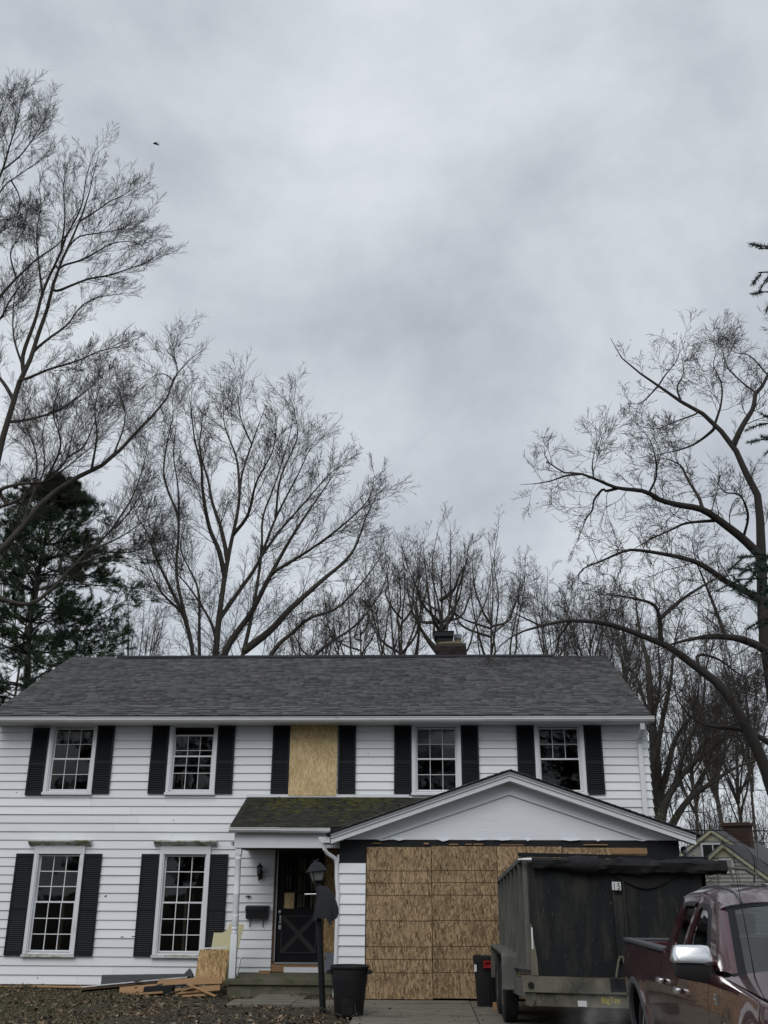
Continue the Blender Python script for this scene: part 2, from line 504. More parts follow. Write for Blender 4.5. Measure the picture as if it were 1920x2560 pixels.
    def grid(self, fn, nu, nv, mi=0, flip=False):
        vs = [fn(i / nu, j / nv) for i in range(nu + 1) for j in range(nv + 1)]
        fs = []
        for i in range(nu):
            for j in range(nv):
                q = (i * (nv + 1) + j, (i + 1) * (nv + 1) + j, (i + 1) * (nv + 1) + j + 1, i * (nv + 1) + j + 1)
                fs.append(q[::-1] if flip else q)
        return self.add(vs, fs, mi)

    def apply(self, fn, start=0):
        self.v[start:] = [tuple(fn(q)) for q in self.v[start:]]
        return self


OFF = {}


def link_mesh(name, me, parent, mats, loc=None):
    o = bpy.data.objects.new(name, me)
    COL.objects.link(o)
    for mt in (mats if isinstance(mats, (list, tuple)) else [mats]):
        me.materials.append(mt)
    if parent is not None:
        o.parent = parent
    if loc is not None:
        o.location = loc
    return o


def obj(name, mb, mats, parent=None, smooth=False, kind=None, fixn=True, angle=35):
    """ONE mesh object. mb holds place coordinates (or the local ones of a turned thing); the thing's base is subtracted"""
    vs = np.array(mb.v, dtype=float)
    if parent is None:
        base = np.array([(vs[:, 0].min() + vs[:, 0].max()) / 2, (vs[:, 1].min() + vs[:, 1].max()) / 2, vs[:, 2].min()])
    else:
        base = np.array(OFF.get(parent.name, (0, 0, 0)), dtype=float)
    me = bpy.data.meshes.new(name)
    me.from_pydata([tuple(q) for q in (vs - base)], [], mb.f)
    if len(set(mb.m)) > 1:
        me.polygons.foreach_set('material_index', mb.m)
    if fixn:
        bm = bmesh.new()
        bm.from_mesh(me)
        bmesh.ops.recalc_face_normals(bm, faces=bm.faces)
        bm.to_mesh(me)
        bm.free()
    if smooth:
        me.shade_smooth()
        if angle < 180:
            me.set_sharp_from_angle(angle=R(angle))
    o = link_mesh(name, me, parent, mats, tuple(base) if parent is None else None)
    if parent is None:
        OFF[o.name] = tuple(base)
    else:
        OFF[o.name] = tuple(base)
    if kind:
        o['kind'] = kind
    return o


def thing(name, label, cat, loc=(0, 0, 0), group=None, turned=False, rot=(0, 0, 0)):
    o = bpy.data.objects.new(name, None)
    COL.objects.link(o)
    o.empty_display_size = 0.2
    o.location = loc
    o.rotation_euler = rot
    OFF[o.name] = (0, 0, 0) if turned else tuple(loc)
    return tag(o, label, cat, group)


def tag(o, label, cat, group=None):
    o['label'] = label
    o['category'] = cat
    if group:
        o['group'] = group
    return o


def structure(o):
    o['kind'] = 'structure'
    return o


def soup(name, V, F, mt, parent=None, kind=None, smooth=False):
    """big mesh from numpy arrays: V (n,3), F (m,3 or 4)"""
    me = bpy.data.meshes.new(name)
    V = np.asarray(V, dtype=np.float32)
    F = np.asarray(F, dtype=np.int32)
    k = F.shape[1]
    if parent is None:
        base = np.array([V[:, 0].mean(), V[:, 1].mean(), V[:, 2].min()], dtype=np.float32)
    else:
        base = np.array(OFF.get(parent.name, (0, 0, 0)), dtype=np.float32)
    me.vertices.add(len(V))
    me.vertices.foreach_set('co', (V - base).ravel())
    me.loops.add(F.size)
    me.loops.foreach_set('vertex_index', F.ravel())
    me.polygons.add(len(F))
    me.polygons.foreach_set('loop_start', np.arange(0, F.size, k, dtype=np.int32))
    me.polygons.foreach_set('loop_total', np.full(len(F), k, dtype=np.int32))
    if smooth:
        me.polygons.foreach_set('use_smooth', np.ones(len(F), dtype=bool))
    me.update(calc_edges=True)
    o = link_mesh(name, me, parent, mt, tuple(base) if parent is None else None)
    OFF[o.name] = tuple(base)
    if kind:
        o['kind'] = kind
    return o


# ------------------------------------------------------------------ the setting
gm = MB()
NX, NY = 60, 60
xs = np.concatenate([[-900, -300, -100, -50], np.linspace(-24, 24, 65), [50, 100, 300, 900]])
ys = np.concatenate([[-900, -200, -60, -20], np.linspace(-4, 40, 61), [60, 100, 300, 900]])


def ground_z(x, y):
    s = -0.10 * min(1, max(0, (13.0 - y) / 6.0))
    bump = 0.02 * math.sin(1.7 * x + 0.6) * math.sin(1.3 * y) + 0.012 * math.sin(4.1 * x + 1.9 * y) + 0.008 * math.sin(9.3 * x - 3 * y)
    lawn = 1.0 if x < -1.2 or y > 18 else 0.0
    return s + (bump * lawn if abs(x) < 40 and abs(y) < 60 else 0) - (0.03 if x > -1.3 else 0)


vs = [(x, y, ground_z(x, y)) for x in xs for y in ys]
ny = len(ys)
gm.add(vs, [(i * ny + j, (i + 1) * ny + j, (i + 1) * ny + j + 1, i * ny + j + 1) for i in range(len(xs) - 1) for j in range(ny - 1)])
structure(obj('ground', gm, MT['soil'], smooth=True, angle=180))

dm = MB()      # driveway: concrete slabs with open joints
drive = bpy.data.objects.new('driveway', None)
COL.objects.link(drive)
structure(drive)
OFF['driveway'] = (0, 0, 0)
jy = [17.78, 16.55, 15.0, 13.4, 11.5, 9.5, 7.5, 5.5, 3.0, 0.0, -4.0]
for i in range(len(jy) - 1):
    for x0, x1 in ((-0.98, 0.72), (0.735, 2.5), (2.515, 4.4)):
        b = MB()
        za = 0.02 - 0.10 * min(1, max(0, (13.0 - jy[i]) / 6.0))
        zb = 0.02 - 0.10 * min(1, max(0, (13.0 - jy[i + 1]) / 6.0))
        y1, y0 = jy[i] - 0.012, jy[i + 1] + 0.012
        t = random.uniform(-0.008, 0.008)
        v = [(x0, y0, -0.25), (x1, y0, -0.25), (x0, y1, -0.25), (x1, y1, -0.25),
             (x0, y0, zb + t), (x1, y0, zb + t), (x0, y1, za + t), (x1, y1, za + t)]
        b.add(v, [(0, 2, 3, 1), (4, 5, 7, 6), (0, 1, 5, 4), (1, 3, 7, 5), (3, 2, 6, 7), (2, 0, 4, 6)])
        obj('slab', b, MT['concrete'], drive)
walk = bpy.data.objects.new('garden_path', None)
COL.objects.link(walk)
structure(walk)
OFF['garden_path'] = (0, 0, 0)
for x0, x1, y0, y1 in ((-2.72, -1.92, 17.55, 18.36), (-3.0, -2.02, 16.72, 17.53), (-2.0, -1.0, 16.72, 17.53)):
    b = MB()
    b.box(x0, x1, y0, y1, -0.1, 0.035 + random.uniform(-.01, .01))
    obj('slab', b, MT['concrete'], walk)

# ------------------------------------------------------------------ the house
house = thing('house', 'white clapboard two storey house with black shutters and boarded up garage', 'house', (-2.0, 20.0, 0.0))
WY = 20.0           # face of the front wall
XL, XR = -8.45, 4.39
RIDGE_Y, RIDGE_Z = 23.7, 6.93
EAVE_Y, EAVE_Z = 19.5, 4.84
BACK_Y = 27.4

UPX = [-6.93, -4.516, -2.12, 0.284, 2.683]
OPEN = []
for i, c in enumerate(UPX):
    if i == 2:
        OPEN.append((c - 0.46, c + 0.46, 3.40, 4.745))
    else:
        OPEN.append((c - 0.482, c + 0.482, 3.385, 4.745))
LOX = [-6.94, -4.516]
for c in LOX:
    OPEN.append((c - 0.485, c + 0.485, 0.49, 2.50))
OPEN.append((-2.80, -1.40, 0.0, 2.62))       # porch door and side panel
OPEN.append((-1.40, 5.0, 0.0, 2.42))         # garage joins here


def cut(x0, x1, z0, z1):
    """pieces of the strip not covered by openings"""
    iv = [(x0, x1)]
    for a, b, c, d in OPEN:
        if c < z1 - 0.02 and d > z0 + 0.02:
            nv = []
            for p, q in iv:
                if b <= p or a >= q:
                    nv.append((p, q))
                else:
                    if a > p:
                        nv.append((p, a))
                    if b < q:
                        nv.append((b, q))
            iv = nv
    return [q for q in iv if q[1] - q[0] > 0.03]


# clapboards of the front wall, one object each
NC, EXPO = 30, 0.1573
for k in range(NC):
    z0 = 0.03 + k * EXPO
    z1 = min(z0 + EXPO, 4.715)
    for a, b in cut(XL, XR, z0, z1):
        cuts = [a]
        if b - a > 3.2:
            n = int((b - a) // 3.0)
            for i in range(n):
                cuts.append(a + (b - a) * (i + 1 + random.uniform(-.3, .3)) / (n + 1))
        cuts.append(b)
        for p, q in zip(cuts[:-1], cuts[1:]):
            d = random.uniform(-.002, .003)
            mb = MB()
            x0, x1 = p + 0.0015, q - 0.0015
            zl = z0 + random.uniform(-.002, .002)
            zr = z0 + random.uniform(-.002, .002)
            yb, yt = WY - 0.030 + d, WY - 0.006
            zt = z1 - 0.001
            mb.add([(x0, yb, zl), (x1, yb, zr), (x0, WY + .004, zl), (x1, WY + .004, zr),
                    (x0, yt, zt), (x1, yt, zt), (x0, WY + .004, zt), (x1, WY + .004, zt)],
                   [(0, 2, 3, 1), (4, 5, 7, 6), (0, 1, 5, 4), (1, 3, 7, 5), (3, 2, 6, 7), (2, 0, 4, 6)])
            obj('siding_board', mb, MT['siding'], house)
# part boards over and under the windows, where a course is notched
for k in range(NC):
    z0 = 0.03 + k * EXPO
    z1 = min(z0 + EXPO, 4.715)
    for a, b, c, d in OPEN[:7]:
        if c < z1 - 0.02 and d > z0 + 0.02:
            for p, q in ((z0, min(c, z1)), (max(d, z0), z1)):
                if q - p > .004:
                    f0, f1 = (p - z0) / EXPO, (q - z0) / EXPO
                    mb = MB()
                    ya, yb_ = WY - .030 + .024 * f0, WY - .030 + .024 * f1
                    mb.add([(a, ya, p), (b, ya, p), (a, WY + .004, p), (b, WY + .004, p), (a, yb_, q), (b, yb_, q), (a, WY + .004, q), (b, WY + .004, q)],
                           [(0, 2, 3, 1), (4, 5, 7, 6), (0, 1, 5, 4), (1, 3, 7, 5), (3, 2, 6, 7), (2, 0, 4, 6)])
                    obj('siding_board', mb, MT['siding'], house)
# right hand gable wall: its boards show edge on at the corner
for k in range(42):
    z0 = 0.03 + k * EXPO
    z1 = z0 + EXPO
    if z1 > 6.75:
        break
    f = max(0.0, (z1 - 4.72) / (RIDGE_Z - 4.72))
    y0, y1 = WY + 0.0 + f * 3.7, BACK_Y - f * 3.7
    mb = MB()
    xb, xt = XR + 0.034, XR + 0.006
    mb.add([(xb, y0, z0), (xb, y1, z0), (XR - .004, y0, z0), (XR - .004, y1, z0),
            (xt, y0, z1), (xt, y1, z1), (XR - .004, y0, z1), (XR - .004, y1, z1)],
           [(0, 2, 3, 1), (4, 5, 7, 6), (0, 1, 5, 4), (1, 3, 7, 5), (3, 2, 6, 7), (2, 0, 4, 6)])
    obj('siding_board', mb, MT['siding'], house)
# sheathing behind the boards, with the window holes left open
mb = MB()
xe = sorted({XL, XR} | {q for o in OPEN for q in o[:2] if XL < q < XR})
ze = sorted({0.0, 4.72} | {q for o in OPEN for q in o[2:] if 0 < q < 4.72})
for a, b in zip(xe[:-1], xe[1:]):
    for c, d in zip(ze[:-1], ze[1:]):
        mx, mz = (a + b) / 2, (c + d) / 2
        if not any(o[0] < mx < o[1] and o[2] < mz < o[3] for o in OPEN[:8]):
            mb.box(a, b, WY + .005, WY + .12, c, d)
obj('wall', mb, MT['dark'], house)
mb = MB()
mb.prism([(WY + .12, 0), (BACK_Y - .12, 0), (BACK_Y - .12, 4.72), (RIDGE_Y, RIDGE_Z - .1), (WY + .12, 4.72)], 'x', XR - .12, XR - .005)
mb.prism([(WY + .12, 0), (BACK_Y - .12, 0), (BACK_Y - .12, 4.72), (RIDGE_Y, RIDGE_Z - .1), (WY + .12, 4.72)], 'x', XL, XL + .12)
mb.box(XL, XR, BACK_Y - .12, BACK_Y, 0, 4.72)
obj('wall', mb, MT['siding'], house)
mb = MB()
mb.box(XL + .12, XR - .12, WY + .12, BACK_Y - .12, 0.1, 0.2)
mb.box(XL + .12, XR - .12, WY + .12, BACK_Y - .12, 2.72, 2.85)
mb.box(XL + .12, XR - .12, WY + .12, BACK_Y - .12, 4.73, 4.76)
mb.box(XL + .12, XR - .12, 23.4, 23.5, 0.2, 2.72)
mb.box(XL + .12, XR - .12, 23.4, 23.5, 2.85, 4.73)
for x in (-5.75, -3.35, -1.0, 1.5):
    mb.box(x, x + .1, WY + .13, 23.4, 2.85, 4.73)
mb.box(-3.35, -3.25, WY + .13, 23.4, 0.2, 2.72)
obj('interior_partition', mb, MT['dark'], house)
for x in (-7.2, -6.75, -6.5, -4.72, -4.42, -4.2, -2.62, -2.5, -2.3, -2.15, -1.99):   # bare studs of a stripped room
    mb = MB()
    yy = 21.0 + random.uniform(0, .5)
    mb.box(x, x + .05, yy, yy + .1, 0.2, 2.72)
    obj('wall_stud', mb, MT['stud'], house)

# roof
mb = MB()
th = 0.05
mb.prism([(EAVE_Y, EAVE_Z - .012), (RIDGE_Y, RIDGE_Z - .012), (RIDGE_Y, RIDGE_Z - .012 - th * 1.4), (EAVE_Y, EAVE_Z - .012 - th)], 'x', XL - .06, XR - .005)
mb.prism([(2 * RIDGE_Y - EAVE_Y, EAVE_Z - .012), (RIDGE_Y, RIDGE_Z - .012), (RIDGE_Y, RIDGE_Z - .012 - th * 1.4), (2 * RIDGE_Y - EAVE_Y, EAVE_Z - .012 - th)], 'x', XL - .06, XR - .005)
roof = obj('roof', mb, MT['tar'], house)
sl = Vector((0, RIDGE_Y - EAVE_Y, RIDGE_Z - EAVE_Z))
SL = sl.length
sl.normalize()
sn = Vector((0, -sl.z, sl.y))


def shingle_verts(x0, x1, s0, s1, lift, thk, e, sl, sn):
    """one shingle lying on a slope that starts at point e"""
    vs = []
    for x, s, h in ((x0, s0, lift), (x1, s0, lift), (x1, s1, 0.001), (x0, s1, 0.001)):
        vs.append(Vector((x, 0, 0)) + e + sl * s + sn * (h + thk))
    for x, s in ((x0, s0), (x1, s0)):
        vs.append(Vector((x, 0, 0)) + e + sl * s + sn * 0.0)
    for x, s in ((x1, s1), (x0, s1)):
        vs.append(Vector((x, 0, 0)) + e + sl * s - sn * 0.004)
    return vs


SHF = [(0, 1, 2, 3), (4, 5, 1, 0), (5, 6, 2, 1), (7, 4, 0, 3)]
eave = Vector((0, EAVE_Y, EAVE_Z))
EXPS = 0.118
ncour = int(SL / EXPS)
V, F, cnt = [], [], 0
one_meshes = {}
for k in range(ncour + 1):
    s0 = k * EXPS - 0.01
    s1 = min(s0 + EXPS + 0.02, SL)
    x = XL - 0.06 - random.uniform(0, .2)
    while x < XR:
        wd = random.choice((0.12, 0.17, 0.22, 0.28, 0.34))
        a, b = max(x, XL - .07), min(x + wd, XR + 0.012)
        x += wd
        if b - a < .02:
            continue
        thick = random.choice((0.004, 0.004, 0.010, 0.013))
        jit = random.uniform(-.004, .004)
        if cnt < 300 and -8.45 < a:
            full = abs((b - a) - wd) < 1e-6
            key = (wd, thick)
            if full and key in one_meshes:
                me = one_meshes[key]
            else:
                vv = [q - eave - Vector((a, 0, 0)) for q in shingle_verts(a, b, 0, EXPS + .02, 0.012, thick, eave, sl, sn)]
                me = bpy.data.meshes.new('shingle')
                me.from_pydata(vv, [], SHF)
                me.materials.append(MT['shingle'])
                if full:
                    one_meshes[key] = me
            o = bpy.data.objects.new('shingle', me)
            COL.objects.link(o)
            o.parent = roof
            o.location = Vector((a, 0, 0)) + eave + sl * (s0 + jit) - Vector(OFF[house.name])
            cnt += 1
        else:
            n = len(V)
            V += shingle_verts(a, b, s0 + jit, s1, 0.012, thick, eave, sl, sn)
            F += [tuple(i + n for i in f) for f in SHF]
soup('shingle_field', [tuple(q) for q in V], F, MT['shingle'], roof, 'stuff')
mb = MB()      # ridge vent strip
mb.prism([(RIDGE_Y - .16, RIDGE_Z - .055), (RIDGE_Y - .155, RIDGE_Z - .02), (RIDGE_Y, RIDGE_Z + .055), (RIDGE_Y + .155, RIDGE_Z - .02), (RIDGE_Y + .16, RIDGE_Z - .055)], 'x', -7.34, 3.14)
obj('ridge_vent', mb, MT['tar'], roof)
mb = MB()
mb.prism([(RIDGE_Y - .12, RIDGE_Z - .045), (RIDGE_Y, RIDGE_Z + .018), (RIDGE_Y + .12, RIDGE_Z - .045)], 'x', XL - .07, -7.345)
mb.prism([(RIDGE_Y - .12, RIDGE_Z - .045), (RIDGE_Y, RIDGE_Z + .018), (RIDGE_Y + .12, RIDGE_Z - .045)], 'x', 3.145, XR + .012)
obj('ridge_cap', mb, MT['shingle'], roof)

# eaves: fascia, gutter (an open trough with a rolled lip), soffit
mb = MB()
mb.box(XL - .02, XR + .03, EAVE_Y + .06, EAVE_Y + .085, 4.70, 4.83)
obj('fascia_board', mb, MT['trim'], house)
mb = MB()
mb.box(XL - .02, XR + .03, EAVE_Y + .087, WY - .008, 4.718, 4.735)
obj('soffit', mb, MT['trim'], house)
GUT = [(0.055, 0.0), (0.0, 0.0), (-0.035, 0.018), (-0.062, 0.052), (-0.062, 0.088), (-0.075, 0.094), (-0.075, 0.108), (-0.058, 0.108),
       (-0.050, 0.096), (-0.050, 0.055), (-0.028, 0.026), (0.0, 0.010), (0.055, 0.010)]


def gutter(x0, x1, y, z, parent, name='gutter', sc=1.0):
    mb = MB()
    nseg = max(2, int((x1 - x0) / 1.6))
    for i in range(nseg):
        a, b = x0 + (x1 - x0) * i / nseg, x0 + (x1 - x0) * (i + 1) / nseg
        dz = random.uniform(-.004, .004)
        n = len(GUT)
        mb.add([(a, y + p * sc, z + q * sc + dz) for p, q in GUT] + [(b - .0008, y + p * sc, z + q * sc + dz) for p, q in GUT],
               [(j, j + n, (j + 1) % n + n, (j + 1) % n) for j in range(n)])
    for xx in (x0 - .006, x1 + .001):
        mb.prism([(y + p * sc, z + q * sc) for p, q in ((0.055, 0.0), (0.0, 0.0), (-0.035, 0.018), (-0.062, 0.052), (-0.062, 0.1), (0.055, 0.1))], 'x', xx, xx + .005)
    return obj(name, mb, MT['gutter'], parent)


gutter(XL - .1, XR + .06, EAVE_Y + .0, 4.70, house)


def window(c, z0, z1, glass_z0, glass_z1, rail_z, low=False, gl='glass', gu='glass', drop=0.0, lower_grid=True):
    """double hung window: casing, two sashes with glazing bars, panes as sub-parts"""
    hw = 0.482 if not low else 0.485
    gw = 0.385
    mb = MB()
    yf, yb = WY - 0.055, WY + 0.10
    top = glass_z1 + 0.05
    mb.box(c - hw, c - gw - .035, yf, yb, z0 + .05, z1)                         # side casings
    mb.box(c + gw + .035, c + hw, yf, yb, z0 + .05, z1)
    mb.box(c - gw - .035, c + gw + .035, yf, yb, top, z1)
    if not low:
        mb.box(c - hw - .012, c + hw + .012, yf - .03, yb, z0, z0 + .045)           # sill
    mb.box(c - gw - .035, c + gw + .035, WY - .03, yb, z0 + .047, glass_z0 - .045)
    mb.box(c - gw - .033, c - gw - .012, WY - .038, yb - .01, glass_z0 - .04, top - .002)     # stops
    mb.box(c + gw + .012, c + gw + .033, WY - .038, yb - .01, glass_z0 - .04, top - .002)
    win = obj('window', mb, MT['trim'], house)
    if low:
        mb = MB()
        mb.box(c - hw - .012, c + hw + .012, yf - .03, yb, z0, z0 + .045)
        obj('window_sill', mb, MT['mossy_sill'], win)

    def sash(a, b, y, rows, grid, g):
        mb = MB()
        r = 0.028
        mb.box(c - gw - .011, c - gw + .018, y, y + .03, a, b)
        mb.box(c + gw - .018, c + gw + .011, y, y + .03, a, b)
        mb.box(c - gw + .018, c + gw - .018, y, y + .03, a, a + r)
        mb.box(c - gw + .018, c + gw - .018, y, y + .03, b - r, b)
        gx0, gx1, gz0, gz1 = c - gw + .018, c + gw - .018, a + r, b - r
        cw, ch = (gx1 - gx0) / 3, (gz1 - gz0) / rows
        t = 0.0075 if low else 0.005
        if grid:
            for i in (1, 2):
                mb.box(gx0 + cw * i - t, gx0 + cw * i + t, y + .007, y + .023, gz0, gz1)
            for j in range(1, rows):
                for i in range(3):
                    mb.box(gx0 + cw * i + (t if i else 0), gx0 + cw * (i + 1) - (t if i < 2 else 0), y + .008, y + .022, gz0 + ch * j - t, gz0 + ch * j + t)
        obj('sash', mb, MT['trim'], win)
        for i in range(3 if grid else 1):
            for j in range(rows if grid else 1):
                x0 = gx0 + cw * i if grid else gx0
                x1 = gx0 + cw * (i + 1) if grid else gx1
                zz0 = gz0 + ch * j if grid else gz0
                zz1 = gz0 + ch * (j + 1) if grid else gz1
                pb = MB()
                ty = random.uniform(-.0012, .0012)
                pb.add([(x0, y + .014 + ty, zz0), (x1, y + .014 - ty, zz0), (x1, y + .014 - ty, zz1), (x0, y + .014 + ty, zz1)], [(0, 1, 2, 3)])
                obj('pane', pb, MT[g], win)
    rows = 3 if low else 2
    sash(glass_z0 - .035, rail_z + .02 + (0.03 if drop else 0), WY + .012, rows, lower_grid, gl)
    sash(rail_z - .02 - drop, glass_z1 + .035 - drop, WY + .046, rows, True, gu)
    return win


window(UPX[0], 3.385, 4.745, 3.50, 4.645, 4.07)
window(UPX[1], 3.385, 4.745, 3.50, 4.645, 4.09, drop=0.13)
window(UPX[3], 3.385, 4.745, 3.50, 4.645, 4.07, gu='skyglass')
window(UPX[4], 3.385, 4.745, 3.50, 4.645, 4.07, lower_grid=False)
for c in LOX:
    win = window(c, 0.49, 2.50, 0.61, 2.245, 1.43, low=True)
    mb = MB()
    mb.prism([(WY - .06, 2.44), (WY - .17, 2.515), (WY - .17, 2.535), (WY - .03, 2.545), (WY - .03, 2.44)], 'x', c - .60, c + .60)
    obj('window_head', mb, MT['mossy_trim'], win)
# chipped spots and stray nail heads on the boards
for x, z, w_, h_ in ((-6.0, 1.53, .045, .03), (-5.62, .83, .06, .018), (-5.42, .84, .07, .016), (-3.50, 1.0, .012, .03), (-3.95, 1.72, .012, .012), (-3.93, 1.36, .012, .012), (-3.93, 1.22, .012, .012),
                     (-1.05, 3.95, .02, .05), (-1.06, 4.17, .025, .015), (1.55, 3.62, .03, .03), (-7.95, 3.42, .02, .02), (.95, 3.40, .02, .02), (-3.62, 2.45, .05, .02), (-4.8, 2.9, .01, .03), (-7.1, .12, .012, .03)):
    mb = MB()
    f_ = ((z - .03) / EXPO) % 1.0
    y_ = WY - .031 + .024 * f_
    mb.prism([(x, z), (x + w_, z + h_ * .3), (x + w_ * .8, z + h_), (x + w_ * .2, z + h_ * .8)], 'y', y_ - .007, y_ + .004)
    obj('paint_scar', mb, MT['greywood'], house)
# boarded upper window
mb = MB()
c = UPX[2]
mb.box(c - .47, c + .463, WY - .062, WY - .05, 3.372, 4.765)
b = obj('plywood_sheet', mb, MT['osbpale'], house)
b['label'] = 'pale new strand board over the middle upper window'
mb = MB()
mb.box(c - .46, c + .46, WY - .048, WY + .1, 3.40, 4.745)
obj('window_blank', mb, MT['dark'], house)


def shutter_proto(w, h):
    t = 0.035
    fr = MB()
    fr.box(0, t, -.03, 0, 0, h)
    fr.box(w - t, w, -.03, 0, 0, h)
    midz = h * 0.455
    for a, b in ((0, .075), (midz - .025, midz + .025), (h - .06, h)):
        fr.box(t, w - t, -.028, 0, a, b)
    fr.box(t, w - t, -.006, -.001, .075, h - .06)
    lv = MB()
    for a, b in ((.078, midz - .027), (midz + .027, h - .062)):
        n = int((b - a) / 0.034)
        for i in range(n):
            z = a + (i + .5) * (b - a) / n
            lv.add([(t, -.027, z - .013), (w - t, -.027, z - .013), (w - t, -.008, z + .014), (t, -.008, z + .014),
                    (t, -.021, z - .016), (w - t, -.021, z - .016), (w - t, -.006, z + .010), (t, -.006, z + .010)],
                   [(0, 1, 2, 3), (0, 4, 5, 1), (3, 2, 6, 7)])
    return fr, lv


def shutters(spots, w, h):
    fr, lv = shutter_proto(w, h)
    a = obj('shutter', fr, MT['shutter'], house, fixn=True)
    # geometry is local: put the mesh data back to its own origin
    OFFH = Vector(OFF[house.name])
    for q in a.data.vertices:
        q.co += OFFH
    s = obj('louvre_slats', lv, MT['shutter'], a, kind='stuff')
    for q in s.data.vertices:
        q.co += OFFH
    for i, (x, z, rot) in enumerate(spots):
        if i == 0:
            o, l = a, s
        else:
            o = a.copy()
            COL.objects.link(o)
            l = s.copy()
            COL.objects.link(l)
            l.parent = o
        o.location = Vector((x, WY - 0.034, z)) - OFFH
        o.rotation_euler = (0, rot, 0)


sp = []
for c in UPX:
    dl = 0.35
    sp.append([c - .482 - .345, 3.41, random.uniform(-.003, .003)])
    sp.append([c + .484, 3.41, random.uniform(-.003, .003)])
sp[0][1] -= .035
sp[0][2] = 0.004
sp[2 * 2][0] += .008
shutters(sp, .343, 1.30)
sp = []
for c in LOX:
    sp.append((c - .485 - .345, 0.51, random.uniform(-.002, .002)))
    sp.append((c + .487, 0.51, random.uniform(-.002, .002)))
shutters(sp, .343, 1.787)

# right hand downspout with its elbow
mb = MB()
mb.prism([(19.50, 4.70), (19.50, 4.60), (19.86, 4.47), (19.95, 4.47), (19.95, 4.40), (19.89, 4.40), (19.60, 4.71)][::1], 'x', 4.19, 4.27) if False else None
dsp = [(4.23, 19.53, 4.70), (4.23, 19.56, 4.60), (4.23, 19.87, 4.44), (4.23, 19.93, 4.36), (4.23, 19.93, 2.6)]
for a, b in zip(dsp[:-1], dsp[1:]):
    mb.bar(a, Vector(b) + (Vector(b) - Vector(a)).normalized() * .02, .085, .065, up=(0, 1, 0.01))
obj('downspout', mb, MT['trim'], house)
mb = MB()
mb.box(XR - .10, XR + .0, WY - .045, WY - .031, 4.50, 4.715)
obj('corner_block', mb, MT['trim'], house)

# door with nine lights over a crossbuck panel
mb = MB()
DX0, DX1, DZ0, DZ1 = -2.73, -1.885, 0.43, 2.33
yd = WY + .02
px = [DX0 + .125, DX0 + .315, DX0 + .345, DX0 + .535, DX0 + .565, DX0 + .72]
pz = [1.345, 1.62, 1.655, 1.935, 1.97, 2.235]
mb.box(DX0, px[0], yd, yd + .045, DZ0, DZ1)
mb.box(px[5], DX1, yd, yd + .045, DZ0, DZ1)
mb.box(px[0], px[5], yd, yd + .045, DZ0, pz[0])
mb.box(px[0], px[5], yd, yd + .045, pz[5], DZ1)
for a, b in ((px[1], px[2]), (px[3], px[4])):
    mb.box(a, b, yd + .004, yd + .04, pz[0], pz[5])
for a, b in ((pz[1], pz[2]), (pz[3], pz[4])):
    for p, q in ((px[0], px[1]), (px[2], px[3]), (px[4], px[5])):
        mb.box(p, q, yd + .005, yd + .039, a, b)
door = obj('front_door', mb, MT['door'], house)
for i in range(3):
    for j in range(3):
        pb = MB()
        bx0, bx1, bz0, bz1 = px[2 * i], px[2 * i + 1], pz[2 * j], pz[2 * j + 1]
        if i == 0 and j == 0:
            pb.box(bx0, bx1, yd + .016, yd + .026, bz0, bz1)
            o = obj('pane', pb, MT['osbpale'], door)
            o['label'] = 'pale plywood patch in place of a broken pane'
        else:
            pb.add([(bx0, yd + .02, bz0), (bx1, yd + .02, bz0), (bx1, yd + .02, bz1), (bx0, yd + .02, bz1)], [(0, 1, 2, 3)])
            obj('pane', pb, MT['glass'], door)
mb = MB()
xa, xb, za, zb = DX0 + .12, DX1 - .12, 0.60, 1.20
for p, q in (((xa, za), (xb, zb)), ((xa, zb), (xb, za))):
    mb.bar((p[0], yd - .006 + (0.002 if p[1] == za else 0), p[1]), (q[0], yd - .006 + (0.002 if p[1] == za else 0), q[1]), .085, .016, up=(0.01, 1, 0))
for x0, x1, z0, z1 in ((xa - .03, xb + .03, zb, zb + .022), (xa - .03, xb + .03, za - .022, za), (xa - .03, xa - .008, za, zb), (xb + .008, xb + .03, za, zb)):
    mb.box(x0, x1, yd - .016, yd, z0, z1)
obj('crossbuck', mb, MT['crossbuck'], door)
mb = MB()
mb.lathe([(.0, 0), (.03, 0), (.03, .012), (.012, .015), (.012, .04), (.03, .05), (.034, .07), (.022, .085), (0, .087)], (DX0 + .065, yd, 1.285), 14, axis='y')
mb.apply(lambda q: (q[0], yd - (q[1] - yd), q[2]))
obj('door_knob', mb, MT['metal'], door, smooth=True)
mb = MB()
mb.box(DX0 + .045, DX0 + .095, yd - .035, yd - .012, 0.98, 1.05, bev=.006)
mb.tube([(DX0 + .05, yd - .022, 1.05), (DX0 + .05, yd - .022, 1.11), (DX0 + .07, yd - .022, 1.14), (DX0 + .09, yd - .022, 1.11), (DX0 + .09, yd - .022, 1.05)], .005, 6)
mb.box(DX0 + .055, DX0 + .085, yd - .018, yd - .001, 1.09, 1.23)
obj('padlock', mb, MT['metal'], door)
for x, wd in ((-2.585, .03), (-2.52, .02), (-2.36, .035), (-2.31, .03), (-2.255, .03), (-2.12, .04), (-2.05, .025)):   # pale blind slats and laths behind the lights
    mb = MB()
    mb.box(x, x + wd, yd + .07, yd + .085, 1.36, 2.22)
    obj('blind_slat', mb, MT['stud'], house)
mb = MB()
mb.box(-2.797, DX0 - .003, WY - .02, WY + .1, 0.27, 2.6)
mb.box(DX1 + .003, DX1 + .045, WY - .02, WY + .1, 0.27, 2.6)
mb.box(DX0 - .003, DX1 + .003, WY - .02, WY + .1, DZ1 + .003, 2.6)
obj('door_frame', mb, MT['darkwood'], house)
mb = MB()
